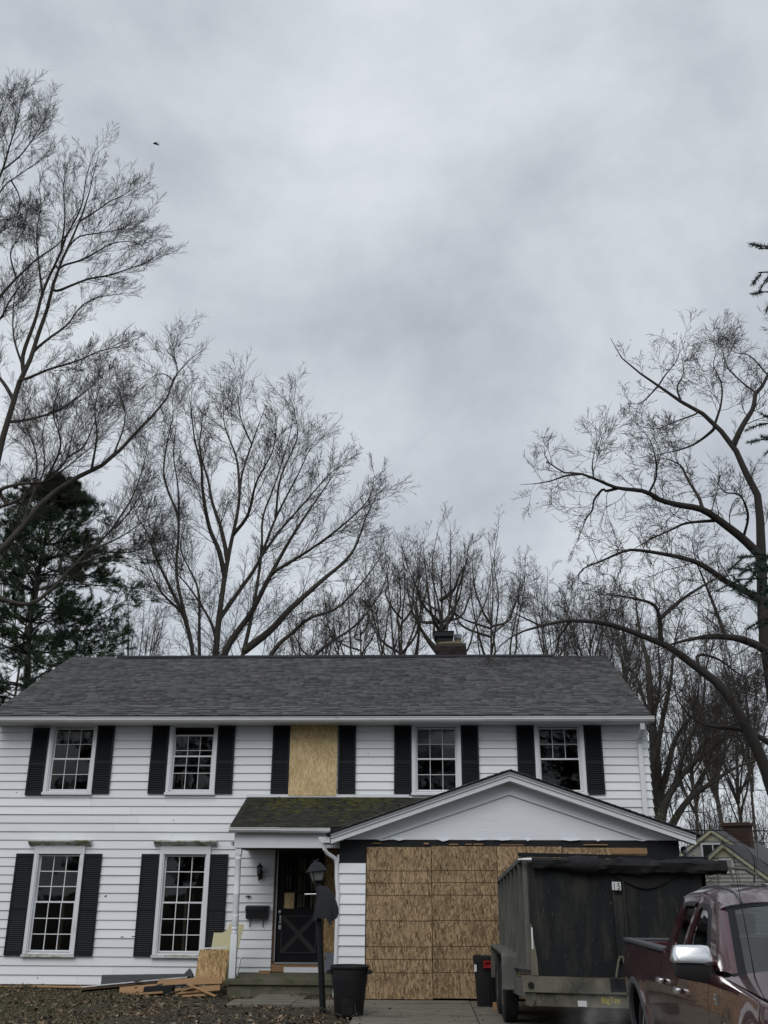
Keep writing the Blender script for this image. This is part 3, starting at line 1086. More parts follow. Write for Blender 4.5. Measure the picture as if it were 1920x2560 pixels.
mb.box(DX0 - .02, DX0 - .001, WY - .034, WY - .022, 0.45, 2.6)
mb.box(DX0 - .003, DX1 + .03, WY - .05, WY + .1, 0.40, 0.428)
obj('door_stop', mb, MT['metal'], house)
mb = MB()
mb.box(-2.79, -1.84, WY - .035, WY + .1, 0.27, 0.398)
obj('raw_sill', mb, MT['rawwood'], house)
mb = MB()
mb.box(-2.55, -1.88, WY - .075, WY - .055, 0.262, 0.35)
obj('loose_trim_board', mb, MT['trim'], house)
mb = MB()
mb.box(DX1 + .047, -1.40, WY - .02, WY + .1, 0.2, 2.6)
o = obj('plywood_sheet', mb, MT['osbplain'], house)
o['label'] = 'brown strand board panel between the front door and garage'
mb = MB()
mb.box(-1.80, -1.42, WY - .16, WY - .12, 0.262, 0.60)
obj('kick_board', mb, MT['bluegrey'], house)

# porch: slab, roof, beam, post
mb = MB()
mb.box(-3.36, -1.43, 18.45, WY - .035, 0.165, 0.258, bev=.012)
porch = obj('porch_slab', mb, MT['mossconc'], house)
for x0, x1, z0, z1 in ((-3.31, -2.32, 0.085, .162), (-2.315, -1.44, .085, .162), (-3.31, -2.9, -.1, .082), (-2.895, -1.9, -.1, .082), (-1.895, -1.44, -.1, .082)):
    mb = MB()
    mb.box(x0, x1, 18.50 + random.uniform(-.006, .006), WY - .04, z0, z1)
    obj('footing_block', mb, MT['mossconc'], porch)
PRF = [(18.33, 2.70), (20.0, 3.335)]
mb = MB()
mb.prism([(18.33, 2.688), (19.99, 3.32), (19.99, 3.26), (18.33, 2.65)], 'x', -3.37, 0.9)
pr = obj('porch_roof', mb, MT['tar'], house)
psl = Vector((0, 1.67, .635))
PL = psl.length
psl.normalize()
psn = Vector((0, -psl.z, psl.y))
V, F = [], []
pe = Vector((0, 18.32, 2.695))
for k in range(int(PL / .098) + 1):
    s0 = k * .098
    s1 = min(s0 + .115, PL)
    if s1 - s0 < .02:
        continue
    x = -3.39 - random.uniform(0, .2)
    while x < 0.75:
        wd = random.choice((.24, .26, .28))
        a, b = max(x, -3.395), x + wd - .006
        x += wd
        if b - a < .03:
            continue
        n = len(V)
        V += shingle_verts(a, b, s0 + random.uniform(-.004, .004), s1, 0.012, .005, pe, psl, psn)
        F += [tuple(i + n for i in f) for f in SHF]
soup('shingle_field', [tuple(q) for q in V], F, MT['oldshingle'], pr, 'stuff')
V, F = [], []          # moss cushions on the upper courses
for i in range(300):
    s = PL * (1 - abs(random.gauss(0, .28)))
    if s < .1 or s > PL - .02:
        continue
    x = random.choice((random.uniform(-3.2, -.6), random.gauss(-2.45, .35), random.gauss(-1.2, .3)))
    if x < -3.3 or x > -.2:
        continue
    r = random.uniform(.012, .042)
    n = len(V)
    c0 = pe + psl * s + psn * .016 + Vector((x, 0, 0))
    for j in range(6):
        a = j * math.pi / 3
        V.append(c0 + Vector((math.cos(a) * r * random.uniform(1, 2.6), 0, 0)) + psl * math.sin(a) * r)
    V.append(c0 + psn * r * .5)
    F += [(n + j, n + (j + 1) % 6, n + 6) for j in range(6)]
moss = mat('roof_moss', (0.050, 0.050, 0.016), 1.0, .3, 20, island=.35)
soup('moss', [tuple(q) for q in V], F, moss, pr, 'stuff')
mb = MB()
mb.box(-3.4, -.25, WY - .05, WY - .031, 3.345, 3.40)
obj('flashing_board', mb, MT['trim'], house)
mb = MB()
mb.box(-3.325, -1.45, 18.47, 18.60, 2.355, 2.60)
obj('porch_beam', mb, MT['trim'], house)
mb = MB()
mb.prism([(18.602, 2.355), (19.96, 2.355), (19.96, 3.2), (18.602, 2.66)], 'x', -3.325, -3.29)
obj('porch_end_panel', mb, MT['trim'], house)
for i in range(6):       # open joists of the stripped porch ceiling
    mb = MB()
    y = 18.66 + i * .25
    mb.box(-3.28, -1.42, y, y + .04, 2.38, 2.47)
    obj('ceiling_joist', mb, MT['darkwood'], house)
mb = MB()
mb.box(-3.28, -1.42, 18.61, 19.97, 2.472, 2.482)
obj('porch_ceiling', mb, MT['darkwood'], house)
gutter(-3.40, -1.62, 18.36, 2.60, house, sc=.8)
mb = MB()
bx, by = -3.245, 18.545
mb.box(bx - .055, bx + .055, by - .055, by + .055, 0.26, 0.95, bev=.006)
mb.lathe([(.055, .95), (.058, .98), (.046, 1.0), (.06, 1.03), (.06, 1.045), (.05, 1.06), (.058, 1.09), (.062, 1.22), (.062, 1.25), (.052, 1.262), (.056, 1.28),
          (.056, 1.58), (.059, 1.59), (.059, 1.61), (.055, 1.62), (.05, 2.15), (.056, 2.16), (.056, 2.18), (.05, 2.19), (.052, 2.23)], (bx, by, 0), 16)
mb.box(bx - .052, bx + .052, by - .052, by + .052, 2.232, 2.353, bev=.004)
obj('porch_post', mb, MT['trim'], house, smooth=True)

# ------------------------------------------------ garage wing
GY = 17.8
AX, AZ = 1.487, 3.58          # gable apex
GL, GR = -1.40, 4.28
mb = MB()
mb.box(GL, -.955, GY, GY + .1, 0, 2.46)
mb.box(3.75, GR, GY, GY + .1, 0, 2.46)
mb.box(-.955, 3.75, GY, GY + .1, 2.34, 2.46)
mb.box(GL, GL + .1, GY + .1, 19.96, 0, 2.4)
mb.box(GR - .1, GR, GY + .1, 19.96, 0, 2.4)
obj('garage_wall', mb, MT['tar'], house)
for k in range(14):
    z0 = 0.02 + k * .159
    z1 = min(z0 + .159, 2.10)
    if z1 - z0 < .03:
        break
    for x0, x1 in ((GL - .01, -.957),):
        mb = MB()
        yb, yt = GY - .034 + random.uniform(-.003, .003), GY - .008
        zt = z1 - .001
        mb.add([(x0, yb, z0), (x1, yb, z0), (x0, GY - .003, z0), (x1, GY - .003, z0),
                (x0, yt, zt), (x1, yt, zt), (x0, GY - .003, zt), (x1, GY - .003, zt)],
               [(0, 2, 3, 1), (4, 5, 7, 6), (0, 1, 5, 4), (1, 3, 7, 5), (3, 2, 6, 7), (2, 0, 4, 6)])
        obj('siding_board', mb, MT['siding'], house)
sx = [-.947, .146, 1.243, 2.34, 3.437, 3.745]
for i, (a, b) in enumerate(zip(sx[:-1], sx[1:])):
    mb = MB()
    dz = (0, .018, .016, .0, .0)[i]
    mb.box(a + .005, b - .005, GY - .028 - (.006 if i % 2 else 0), GY - .012, .03 + dz, 2.345 + dz)
    o = obj('plywood_sheet', mb, MT['osb'], house)
mb = MB()
mb.box(3.15, 3.745, GY - .05, GY - .034, 2.25, 2.335)
obj('nailed_strip', mb, MT['rawwood'], house)
for x0, x1, z0, z1 in ((.02, .10, 2.39, 2.415), (.45, .60, 2.385, 2.40), (.72, .83, 2.388, 2.402), (.86, 1.02, 2.388, 2.402), (1.3, 1.7, 2.38, 2.392), (2.7, 3.1, 2.385, 2.40), (-.85, -.7, 2.40, 2.41)):
    mb = MB()
    mb.box(x0, x1, GY - .03, GY - .002, z0, z1)
    obj('torn_lath', mb, MT['rawwood'], house)
for i in range(9):     # torn paper and flashing hanging under the gable
    x = -.9 + i * .55 + random.uniform(-.15, .15)
    w_ = random.uniform(.08, .35)
    d_ = random.uniform(.012, .05)
    mb = MB()
    mb.prism([(x, 2.47), (x + w_, 2.47), (x + w_ * .8, 2.47 - d_ * .5), (x + w_ * .45, 2.47 - d_), (x + w_ * .2, 2.47 - d_ * .4)], 'y', GY - .03 - random.uniform(0, .01), GY - .015)
    obj('torn_flashing', mb, MT['gable'], house)
# gable: centre panel, frieze boards lapped over it, rake boards in three steps, roof
slope = (AZ - 2.43) / (AX + 1.60)
mb = MB()
mb.prism([(GL, 2.465), (GR, 2.465), (AX, AZ - .12)], 'y', GY - .012, GY + .03)
obj('gable_panel', mb, MT['gable'], house)
ia = (1.487, 3.20)
for s in (-1, 1):
    ex = AX + s * 3.02
    ix = AX + s * (3.20 - 2.467) / .331
    mb = MB()
    mb.prism([(AX, 3.20), (ix, 2.467), (ex - s * .22, 2.467), (AX, 3.44)], 'y', GY - .045, GY - .013)
    obj('frieze_board', mb, MT['gable'], house)
    for d0, d1, y0, nm in ((0.0, .085, 17.52, 'rake_board'), (.083, .125, 17.495, 'rake_moulding'), (.123, .165, 17.47, 'rake_cap')):
        mb = MB()
        mb.prism([(AX, 3.408 + d0), (ex, 2.385 + d0), (ex, 2.385 + d1), (AX, 3.408 + d1)], 'y', y0, 17.56)
        obj(nm, mb, MT['trim'], house)
    mb = MB()
    mb.prism([(AX, 3.405), (ex, 2.384), (ex, 2.40), (AX, 3.42)], 'y', 17.561, GY - .046)
    obj('gable_soffit', mb, MT['trim'], house)
    mb = MB()
    e2 = AX + s * 3.10
    mb.prism([(AX, AZ), (e2, AZ - 3.10 * .338), (e2, AZ - 3.10 * .338 - .02), (AX, AZ - .02)], 'y', 17.44, 19.97)
    gr = obj('garage_roof', mb, MT['tar'], house)
    V, F = [], []
    gsl = Vector((-s, 0, .338)).normalized()
    gsn = Vector((s * .338, 0, 1)).normalized()
    GLn = 3.10 * math.sqrt(1 + .338 ** 2)
    ge = Vector((e2, 0, AZ - 3.10 * .338 + .002))
    for k in range(int(GLn / .12) + 1):
        s0, s1 = k * .12 - .01, min(k * .12 + .13, GLn)
        y = 17.43 - random.uniform(0, .2)
        while y < 19.95:
            wd = random.choice((.14, .2, .28))
            a, b = max(y, 17.425), min(y + wd, 19.96)
            y += wd
            if b - a < .02:
                continue
            n = len(V)
            for yy, t, h in ((a, s0, .012), (b, s0, .012), (b, s1, .004), (a, s1, .004)):
                V.append(ge + gsl * t + gsn * (h + random.choice((0, .004))) + Vector((0, yy, 0)))
            for yy, t in ((a, s0), (b, s0), (b, s1), (a, s1)):
                V.append(ge + gsl * t - gsn * .001 + Vector((0, yy, 0)))
            F += [tuple(i + n for i in f) for f in SHF]
    soup('shingle_field', [tuple(q) for q in V], F, MT['shingle'], gr, 'stuff')
# left eave gutter end and the bent downspout beside the porch
mb = MB()
mb.prism([(-1.74, 2.49), (-1.72, 2.43), (-1.66, 2.40), (-1.545, 2.40), (-1.545, 2.49)], 'y', 17.5, 18.33)
obj('gutter', mb, MT['gutter'], house)
mb = MB()
dsp = [(-1.64, 17.60, 2.42), (-1.64, 17.60, 2.30), (-1.60, 17.64, 2.24), (-1.47, 17.74, 2.16), (-1.445, 17.76, 2.08), (-1.44, 17.76, 1.85), (-1.415, 17.76, 1.6), (-1.42, 17.77, 1.2), (-1.435, 17.77, .05)]
mb.tube(dsp, .034, 8)
obj('downspout', mb, MT['trim'], house, smooth=True)
mb = MB()
mb.box(-1.435, -1.405, GY - .05, GY + .01, 2.1, 2.22)
obj('junction_box', mb, MT['white'], house)
mb = MB()
mb.lathe([(0, 0), (.02, 0), (.02, .07), (.05, .085), (.06, .13), (.062, .20), (.055, .205), (.0, .17)], (0, 0, 0), 14)
a = R(-65)
mb.apply(lambda q: (4.40 + q[0], 17.95 + q[1] * math.cos(a) - q[2] * math.sin(a) - .2, 2.24 + q[1] * math.sin(a) + q[2] * math.cos(a)))
fl = obj('floodlight', mb, MT['metal'], None, smooth=True)
tag(fl, 'round metal floodlight under the right garage eave', 'floodlight')

# chimney: courses of bricks, mortar crown, two caps
chim = MB()
CX0, CX1, CY0, CY1 = .36, 1.125, 24.2, 24.9
chim.box(CX0 + .012, CX1 - .012, CY0 + .012, CY1 - .012, 6.0, 7.385)
ch = obj('chimney', chim, MT['darkmortar'], roof)
for r_ in range(12):
    z = 7.385 - (r_ + 1) * .0665
    inset = .0 if r_ > 1 else (.028, .010)[r_]
    offs = (.0, .095)[r_ % 2]
    x = CX0 + inset
    first = True
    while x < CX1 - inset - .02:
        wd = .19 if not (first and offs) else .095
        first = False
        b = min(x + wd - .009, CX1 - inset)
        mb = MB()
        j = random.uniform(-.004, .004)
        mb.box(x, b, CY0 + inset + j, CY0 + inset + .09, z, z + .057)
        obj('brick', mb, MT['brick'], roof)
        x += wd
    if r_ < 9:
        y = CY0 + inset + .095
        while y < CY1 - .1:
            for xx in (CX0 + inset, CX1 - inset - .09):
                mb = MB()
                mb.box(xx, xx + .09, y, y + .18, z, z + .057)
                obj('brick', mb, MT['brick'], roof)
            y += .19
mb = MB()
mb.add([(CX0 + .05, CY0 + .06, 7.386), (CX1 - .08, CY0 + .06, 7.386), (CX1 - .08, CY1 - .06, 7.386), (CX0 + .05, CY1 - .06, 7.386),
        (CX0 + .09, CY0 + .14, 7.455), (CX1 - .15, CY0 + .14, 7.48), (CX1 - .15, CY1 - .14, 7.48), (CX0 + .09, CY1 - .14, 7.455)],
       [(3, 2, 1, 0), (4, 5, 6, 7), (0, 1, 5, 4), (1, 2, 6, 5), (2, 3, 7, 6), (3, 0, 4, 7)])
obj('chimney_crown', mb, MT['mortar'], roof)
mb = MB()
mb.box(.42, .80, 24.35, 24.72, 7.48, 7.60)
mb.box(.345, .815, 24.28, 24.79, 7.585, 7.70)
mb.box(.33, .83, 24.26, 24.81, 7.70, 7.715)
obj('chimney_cap', mb, MT['blackmetal'], roof)
mb = MB()
mb.box(.835, 1.01, 24.4, 24.66, 7.47, 7.545, mi=1)
mb.box(.83, 1.015, 24.38, 24.68, 7.545, 7.655, mi=0)
obj('chimney_cap', mb, [MT['bluegrey'], MT['mortar']], roof)


# ------------------------------------------------------------------ things on and by the house
lan = thing('wall_lantern', 'small black carriage lantern on the siding left of the front door', 'lantern', (-3.065, 19.9, 2.0))
lx, ly = -3.065, 19.86
mb = MB()
mb.lathe([(.0, 1.99), (.03, 2.0), (.045, 2.02), (.05, 2.03), (.05, 2.04), (.0, 2.04)], (lx, ly, 0), 10)
mb.lathe([(.035, 1.95), (.06, 2.0)], (lx, ly, 0), 6)
mb.v, mb.f, mb.m = [], [], []
mb.lathe([(0, 2.14), (.012, 2.135), (.018, 2.11), (.055, 2.085), (.07, 2.06), (.0, 2.06)], (lx, ly, 0), 8)
for j in range(6):
    a = j * math.pi / 3
    mb.tube([(lx + .052 * math.cos(a), ly + .052 * math.sin(a), 2.06), (lx + .04 * math.cos(a), ly + .04 * math.sin(a), 1.93)], .006, 4)
mb.lathe([(0, 1.89), (.03, 1.90), (.045, 1.93), (.0, 1.935)], (lx, ly, 0), 8)
mb.tube([(lx, ly, 1.90), (lx - .01, ly + .02, 1.85), (lx - .015, ly + .06, 1.82), (lx, ly + .10, 1.86), (lx, ly + .10, 1.93)], .010, 6)
mb.box(lx - .04, lx + .04, WY - .045, WY - .028, 1.86, 2.02)
obj('lantern_frame', mb, MT['blackmetal'], lan)
mb = MB()
mb.lathe([(.030, 1.937), (.042, 2.055)], (lx, ly, 0), 8)
obj('lantern_glass', mb, MT['lampglass'], lan)

mbx = thing('mailbox', 'black metal mailbox with two newspaper hooks on the porch wall', 'mailbox', (-3.08, 19.9, 1.15))
mb = MB()
mb.box(-3.285, -2.875, 19.84, 19.968, 1.165, 1.33, bev=.01)
obj('box_body', mb, MT['blackmetal'], mbx)
mb = MB()
mb.prism([(19.825, 1.30), (19.825, 1.335), (19.86, 1.375), (19.967, 1.395), (19.967, 1.345), (19.86, 1.335)], 'x', -3.295, -2.865)
obj('box_lid', mb, MT['blackmetal'], mbx)
for x in (-3.21, -2.965):
    mb = MB()
    mb.tube([(x, 19.96, 1.17), (x, 19.955, 1.05), (x, 19.93, 1.025), (x, 19.90, 1.05)], .008, 6)
    obj('paper_hook', mb, MT['blackmetal'], mbx)

# two small loose bits left on the wall
for i, (x, z, lab) in enumerate(((-3.27, 1.55, 'dark metal bracket stub on the porch wall above the mailbox'),
                                 (-3.60, 2.50, 'dark torn bracket on siding under the porch roof corner'))):
    mb = MB()
    mb.box(x - .016, x + .016, 19.93, 19.975, z - .015, z + .02)
    mb.obox((x, 19.955, z), .12, .012, .012)
    o = obj('wall_bracket', mb, MT['blackmetal'])
    tag(o, lab, 'bracket')

# leaning lamp post with a dark cloth over its cross bar
lp = thing('lamp_post', 'leaning dark lamp post with a square lantern on top', 'lamp post', (-1.455, 16.1, 0.0))
top = Vector((-1.59, 16.1, 1.74))
bot = Vector((-1.455, 16.1, -0.15))
mb = MB()
mb.tube([bot, bot.lerp(top, .68), top], [.047, .045, .03], 12)
mb.lathe([(.05, 1.70), (.055, 1.72), (.055, 1.745), (.03, 1.76)], (-1.588, 16.1, 0), 12)
obj('post', mb, MT['blackmetal'], lp, smooth=True)
LM = Matrix.Rotation(R(-6), 3, 'Y')
Lc = Vector((-1.598, 16.1, 1.79))


def lant(q):
    return Lc + LM @ Vector(q)


mb = MB()
c8 = [(-1, -1), (1, -1), (1, 1), (-1, 1)]
yaw = Matrix.Rotation(R(24), 3, 'Z')


def ring(r, z):
    return [lant(yaw @ Vector((a * r, b * r, z))) for a, b in c8]


def hullr(rings, mi=0, m=None):
    m = m or MB()
    vs = [q for r_ in rings for q in r_]
    fs = [(3, 2, 1, 0)]
    for i in range(len(rings) - 1):
        for j in range(4):
            fs.append((i * 4 + j, i * 4 + (j + 1) % 4, i * 4 + 4 + (j + 1) % 4, i * 4 + 4 + j))
    n = len(rings) * 4
    fs.append((n - 4, n - 3, n - 2, n - 1))
    return m.add(vs, fs, mi)


mb = hullr([ring(.125, .125), ring(.13, .135), ring(.062, .245), ring(.058, .25), ring(.04, .258), ring(.03, .262)])
mb.tube([lant((-.03, 0, .26)), lant((-.015, 0, .285)), lant((.0, 0, .27)), lant((.02, 0, .28)), lant((.04, 0, .31))], [.018, .02, .016, .014, .008], 6)
obj('lantern_roof', mb, MT['cloth'], lp)
mb = MB()
for a, b in c8:
    mb.tube([lant(yaw @ Vector((a * .066, b * .066, 0.0))), lant(yaw @ Vector((a * .10, b * .10, .127)))], .008, 5)
hullr([ring(.03, -.06), ring(.05, -.03), ring(.07, -.01), ring(.07, .003)], 0, mb)
mb.lathe([(.04, 0.0), (.045, .03), (.02, .05)], tuple(lant((0, 0, 0))), 8)
obj('lantern_frame', mb, MT['blackmetal'], lp)
mb = hullr([ring(.060, .004), ring(.092, .122)])
obj('lantern_glass', mb, MT['lampglass'], lp)
mb = MB()
mb.tube([(-1.775, 16.1, 1.594), (-1.58, 16.1, 1.60), (-1.42, 16.1, 1.605)], .010, 8)
mb.lathe([(.013, -.01), (.016, 0), (.013, .012)], (-1.775, 16.1, 1.594), 8, axis='x')
obj('ladder_rest', mb, MT['metal'], lp)
# the cloth: a draped sheet of many folds
mb = MB()
NF = 40
rows = [(1.715, .05, .045, 0.0), (1.69, .08, .06, .02), (1.63, .10, .07, .05), (1.55, .125, .085, .07), (1.45, .15, .10, .085), (1.36, .165, .105, .09), (1.29, .17, .105, .09)]
vs = []
for i, (z, rx, ry, dx) in enumerate(rows):
    t = i / (len(rows) - 1)
    for j in range(NF):
        a = 2 * math.pi * j / NF
        f = 1 + t * (.10 * math.sin(3 * a + 1.2) + .13 * math.sin(6 * a + 2.6 * t + .7 * math.sin(2 * a)) + .07 * math.sin(13 * a + 1.0))
        zz = z + t * (.075 * math.sin(a + .5) + .05 * math.sin(3 * a + .8) + .02 * math.sin(8 * a)) - t * t * .03 * (math.cos(a) > .3)
        vs.append((-1.555 + dx + rx * f * math.cos(a), 16.07 + ry * f * math.sin(a), zz))
fs = [(i * NF + j, i * NF + (j + 1) % NF, (i + 1) * NF + (j + 1) % NF, (i + 1) * NF + j) for i in range(len(rows) - 1) for j in range(NF)]
fs.append(tuple(range(NF)))
mb.add(vs, fs)
o = obj('draped_jacket', mb, MT['cloth'], None, smooth=True, angle=60)
tag(o, 'charcoal cloth jacket draped over the leaning lamp post', 'jacket')


def bin_mesh(cx, cy, z0, h, rt, rb, k=28):
    mb = MB()
    mb.lathe([(rb * .94, 0), (rb, .02), (rb + (rt - rb) * .55, h * .55), (rt * .945, h * .66), (rt * .97, h * .74), (rt * .975, h * .92), (rt, h * .93), (rt * 1.05, h * .955), (rt * 1.05, h * .985), (rt * .99, h),
              (rt * .95, h * .985), (rt * .93, h * .9), (rb * .93, h * .06), (0, h * .05)], (cx, cy, z0), k)
    return mb


b1 = thing('trash_bin', 'round black trash bin with a side handle in front of the garage siding', 'trash bin', (-1.065, 15.62, -.005))
cx, cy = -1.055, 15.62
mb = bin_mesh(cx, cy, -.005, .66, .265, .20)
obj('bin_body', mb, MT['plastic'], b1, smooth=True)
for sgn in (-1, 1):
    mb = MB()
    mb.prism([(cx + sgn * .255, .60), (cx + sgn * .32, .585), (cx + sgn * .33, .56), (cx + sgn * .31, .545), (cx + sgn * .25, .535)], 'y', cy - .09, cy + .09)
    obj('handle', mb, MT['plastic'], b1)
mb = MB()     # raised panel low on the front
vs = []
for i in range(7):
    for j in range(2):
        a = -math.pi / 2 - .45 + i * .13
        z = .03 + j * .21
        r = .20 + (.265 - .2) * .55 * (z / .36) + .009
        vs.append((cx + r * math.cos(a), cy + r * math.sin(a), z))
mb.add(vs, [(i * 2, i * 2 + 2, i * 2 + 3, i * 2 + 1) for i in range(6)])
obj('moulded_panel', mb, MT['plastic'], b1)

b2 = thing('trash_bin', 'black bin with a red latch handle standing by the trailer wheels', 'trash bin', (.945, 17.0, .02))
cx, cy = .955, 17.02
mb = MB()
prof = [(.145, 0), (.15, .02), (.185, .50), (.190, .60), (.20, .605), (.205, .66), (.205, .70), (.19, .702), (.18, .66), (.135, .05), (0, .045)]
mb.lathe(prof, (0, 0, 0), 24)


def squarish(q):
    a = math.atan2(q[1], q[0])
    s = (abs(math.cos(a)) ** 5 + abs(math.sin(a)) ** 5) ** (-1 / 5.0)
    return (cx + q[0] * s * .93, cy + q[1] * s * .93, q[2] + .015)


mb.apply(squarish)
obj('bin_body', mb, MT['plastic'], b2, smooth=True)
mb = MB()
mb.box(.915, 1.065, cy - .225, cy - .165, .555, .575)
mb.box(.915, 1.065, cy - .225, cy - .165, .635, .655)
mb.box(.915, .94, cy - .225, cy - .165, .575, .635)
mb.box(1.04, 1.065, cy - .225, cy - .165, .575, .635)
mb.box(.94, 1.04, cy - .19, cy - .165, .575, .635)
obj('latch_handle', mb, MT['red'], b2)
mb = MB()
mb.box(.775, .81, cy - .183, cy - .178, .50, .60)
mb.apply(lambda q: (q[0], q[1] - .004, q[2]))
obj('sticker', mb, MT['white'], b2)
mb = MB()
mb.box(.978, .99, cy - .172, cy - .15, .04, .54)
obj('moulded_rib', mb, MT['plastic'], b2)

# ------------------------------------------------------------------ scrap by the wall
def plank(name, a, b, wd, ht, mt, label, cat='plank', group=None, roll=0.0):
    mb = MB()
    a, b = Vector(a), Vector(b)
    d = (b - a).normalized()
    s = d.cross(Vector((0, 0, 1))).normalized()
    u = s.cross(d)
    M = Matrix((d, s, u)).transposed() @ Matrix.Rotation(roll, 3, 'X')
    mb.obox((a + b) / 2, (b - a).length, wd, ht, M)
    return tag(obj(name, mb, MT[mt]), label, cat, group)


GR_ = 'scrap boards torn off beside the porch'
plank('scrap_plank', (-5.79, 18.50, .06), (-4.12, 19.05, .185), .13, .035, 'darkwood', 'long dark board with white painted edge lying highest on the scrap heap', group=GR_, roll=.35)
plank('trim_strip', (-5.78, 18.44, .115), (-4.11, 18.99, .24), .034, .012, 'trim', 'white painted strip along the top of the long scrap board', group=GR_)
plank('scrap_plank', (-5.10, 18.36, .05), (-4.35, 18.52, .11), .15, .03, 'rawwood', 'orange brown board under the long dark board', group=GR_, roll=-1.0)
plank('scrap_plank', (-4.85, 18.22, .02), (-4.35, 18.30, .05), .12, .03, 'rawwood', 'short orange brown board in front of the scrap heap', group=GR_, roll=.2)
plank('scrap_plank', (-3.95, 18.45, .16), (-3.42, 18.10, .02), .045, .022, 'rawwood', 'thin pale lath leaning towards the porch slab', group=GR_)
plank('scrap_plank', (-4.15, 18.30, .06), (-3.42, 18.42, .12), .13, .02, 'rawwood', 'flat light brown board beside the porch footing', group=GR_, roll=-.6)
plank('scrap_plank', (-3.98, 18.1, .015), (-3.62, 18.2, .03), .13, .02, 'rawwood', 'small wedge of plywood on the soil near the porch', group=GR_)
plank('scrap_plank', (-4.55, 18.72, .16), (-3.42, 18.62, .215), .12, .03, 'rawwood', 'reddish board poking up at the foot of the leaning strand board', group=GR_, roll=-1.0)
plank('scrap_plank', (-7.05, 19.55, .03), (-5.6, 19.10, .06), .12, .02, 'rawwood', 'long tan board lying along the bottom of the wall', group=GR_)
plank('scrap_plank', (-7.75, 19.6, .02), (-7.15, 19.45, .03), .08, .015, 'rawwood', 'short tan board nearest the left edge of the wall', group=GR_)
mb = MB()
mb.box(-4.70, -4.22, 18.33, 18.55, .0, .15)
mb.apply(lambda q: (q[0] + .1 * q[2], q[1], q[2] - .02 + .05 * (q[0] + 4.7)))
tag(obj('charred_box', mb, MT['tar']), 'black charred open box amid the scrap boards', 'box', GR_)
mb = MB()
mb.box(-5.80, -4.15, 19.62, 19.70, -.02, .215)
mb.apply(lambda q: (q[0], q[1], q[2] + .02 * (q[0] + 5.8)))
tag(obj('grey_plank', mb, MT['greywood']), 'weathered grey plank standing on edge against the wall', 'plank', GR_)
mb = MB()
mb.box(-5.30, -4.17, 19.56, 19.61, .0, .21)
mb.prism([(-4.36, .17), (-4.15, .15), (-4.15, .28), (-4.20, .34), (-4.25, .30)], 'y', 19.56, 19.60)
tag(obj('grey_plank', mb, MT['greywood']), 'grey plank with a pointed broken end leaning by the strand board', 'plank', GR_)
for i in range(12):
    x, y = random.uniform(-5.0, -3.5), random.uniform(18.15, 18.75)
    a = random.uniform(-.7, .7)
    L_ = random.uniform(.15, .55)
    z = .02 + max(0, (y - 18.2)) * .2
    plank('wood_scrap', (x - L_ / 2 * math.cos(a), y - L_ / 2 * math.sin(a), z), (x + L_ / 2 * math.cos(a), y + L_ / 2 * math.sin(a), z + random.uniform(0, .1)), random.uniform(.02, .08), .015,
          random.choice(('rawwood', 'rawwood', 'darkwood', 'greywood')), 'small broken wood scrap in the heap beside the porch', 'wood scrap', 'small broken wood scraps', roll=random.uniform(-.4, .4))
# leaning sheets
mb = MB()
mb.box(-3.93, -3.41, 0, .014, 0, .54)
a = R(-17)
mb.apply(lambda q: (q[0] - .0 + .06 * q[2], 18.72 + q[1] * math.cos(a) - q[2] * math.sin(a), .17 + q[1] * math.sin(a) + q[2] * math.cos(a)))
tag(obj('strand_board', mb, MT['osbplain']), 'square of strand board leaning beside the porch post', 'board')
mb = MB()
mb.prism([(-3.80, 0), (-3.33, 0), (-3.29, .48), (-3.20, 1.0), (-3.46, 1.01), (-3.50, .90), (-3.58, .86), (-3.73, .86)], 'y', 0, .016)
a = R(-10)
mb.apply(lambda q: (q[0], 19.05 + q[1] * math.cos(a) - q[2] * math.sin(a), .10 + q[1] * math.sin(a) + q[2] * math.cos(a)))
tag(obj('cream_panel', mb, MT['creampanel']), 'cream wall panel with a notched top leaning behind the porch post', 'panel')
plank('trim_strip', (-3.86, 18.93, .70), (-3.42, 18.93, .725), .03, .02, 'trim', 'white strip across the cream panel above the strand board', group=GR_)
plank('trim_strip', (-3.19, 18.72, .27), (-3.17, 18.85, .56), .02, .03, 'metal', 'bright metal strip standing behind the porch post base', 'strip', GR_)
plank('wood_block', (-2.95, 19.60, .285), (-2.74, 19.60, .285), .09, .05, 'rawwood', 'short wood offcut lying on the porch slab by the door', 'block')

# ------------------------------------------------------------------ dump trailer
TX, TY = 1.15, 12.6
TR = thing('dump_trailer', 'tall black dump trailer covered in dust, numbered 15, tarp rolled at the front', 'trailer', (TX + 1.06, TY + 2.2, 0.0))


def tl(mb):       # the bed rides nose up
    return mb.apply(lambda q: (q[0], q[1], q[2] - .05 * (q[1] - TY) - .018 * (q[0] - TX)))


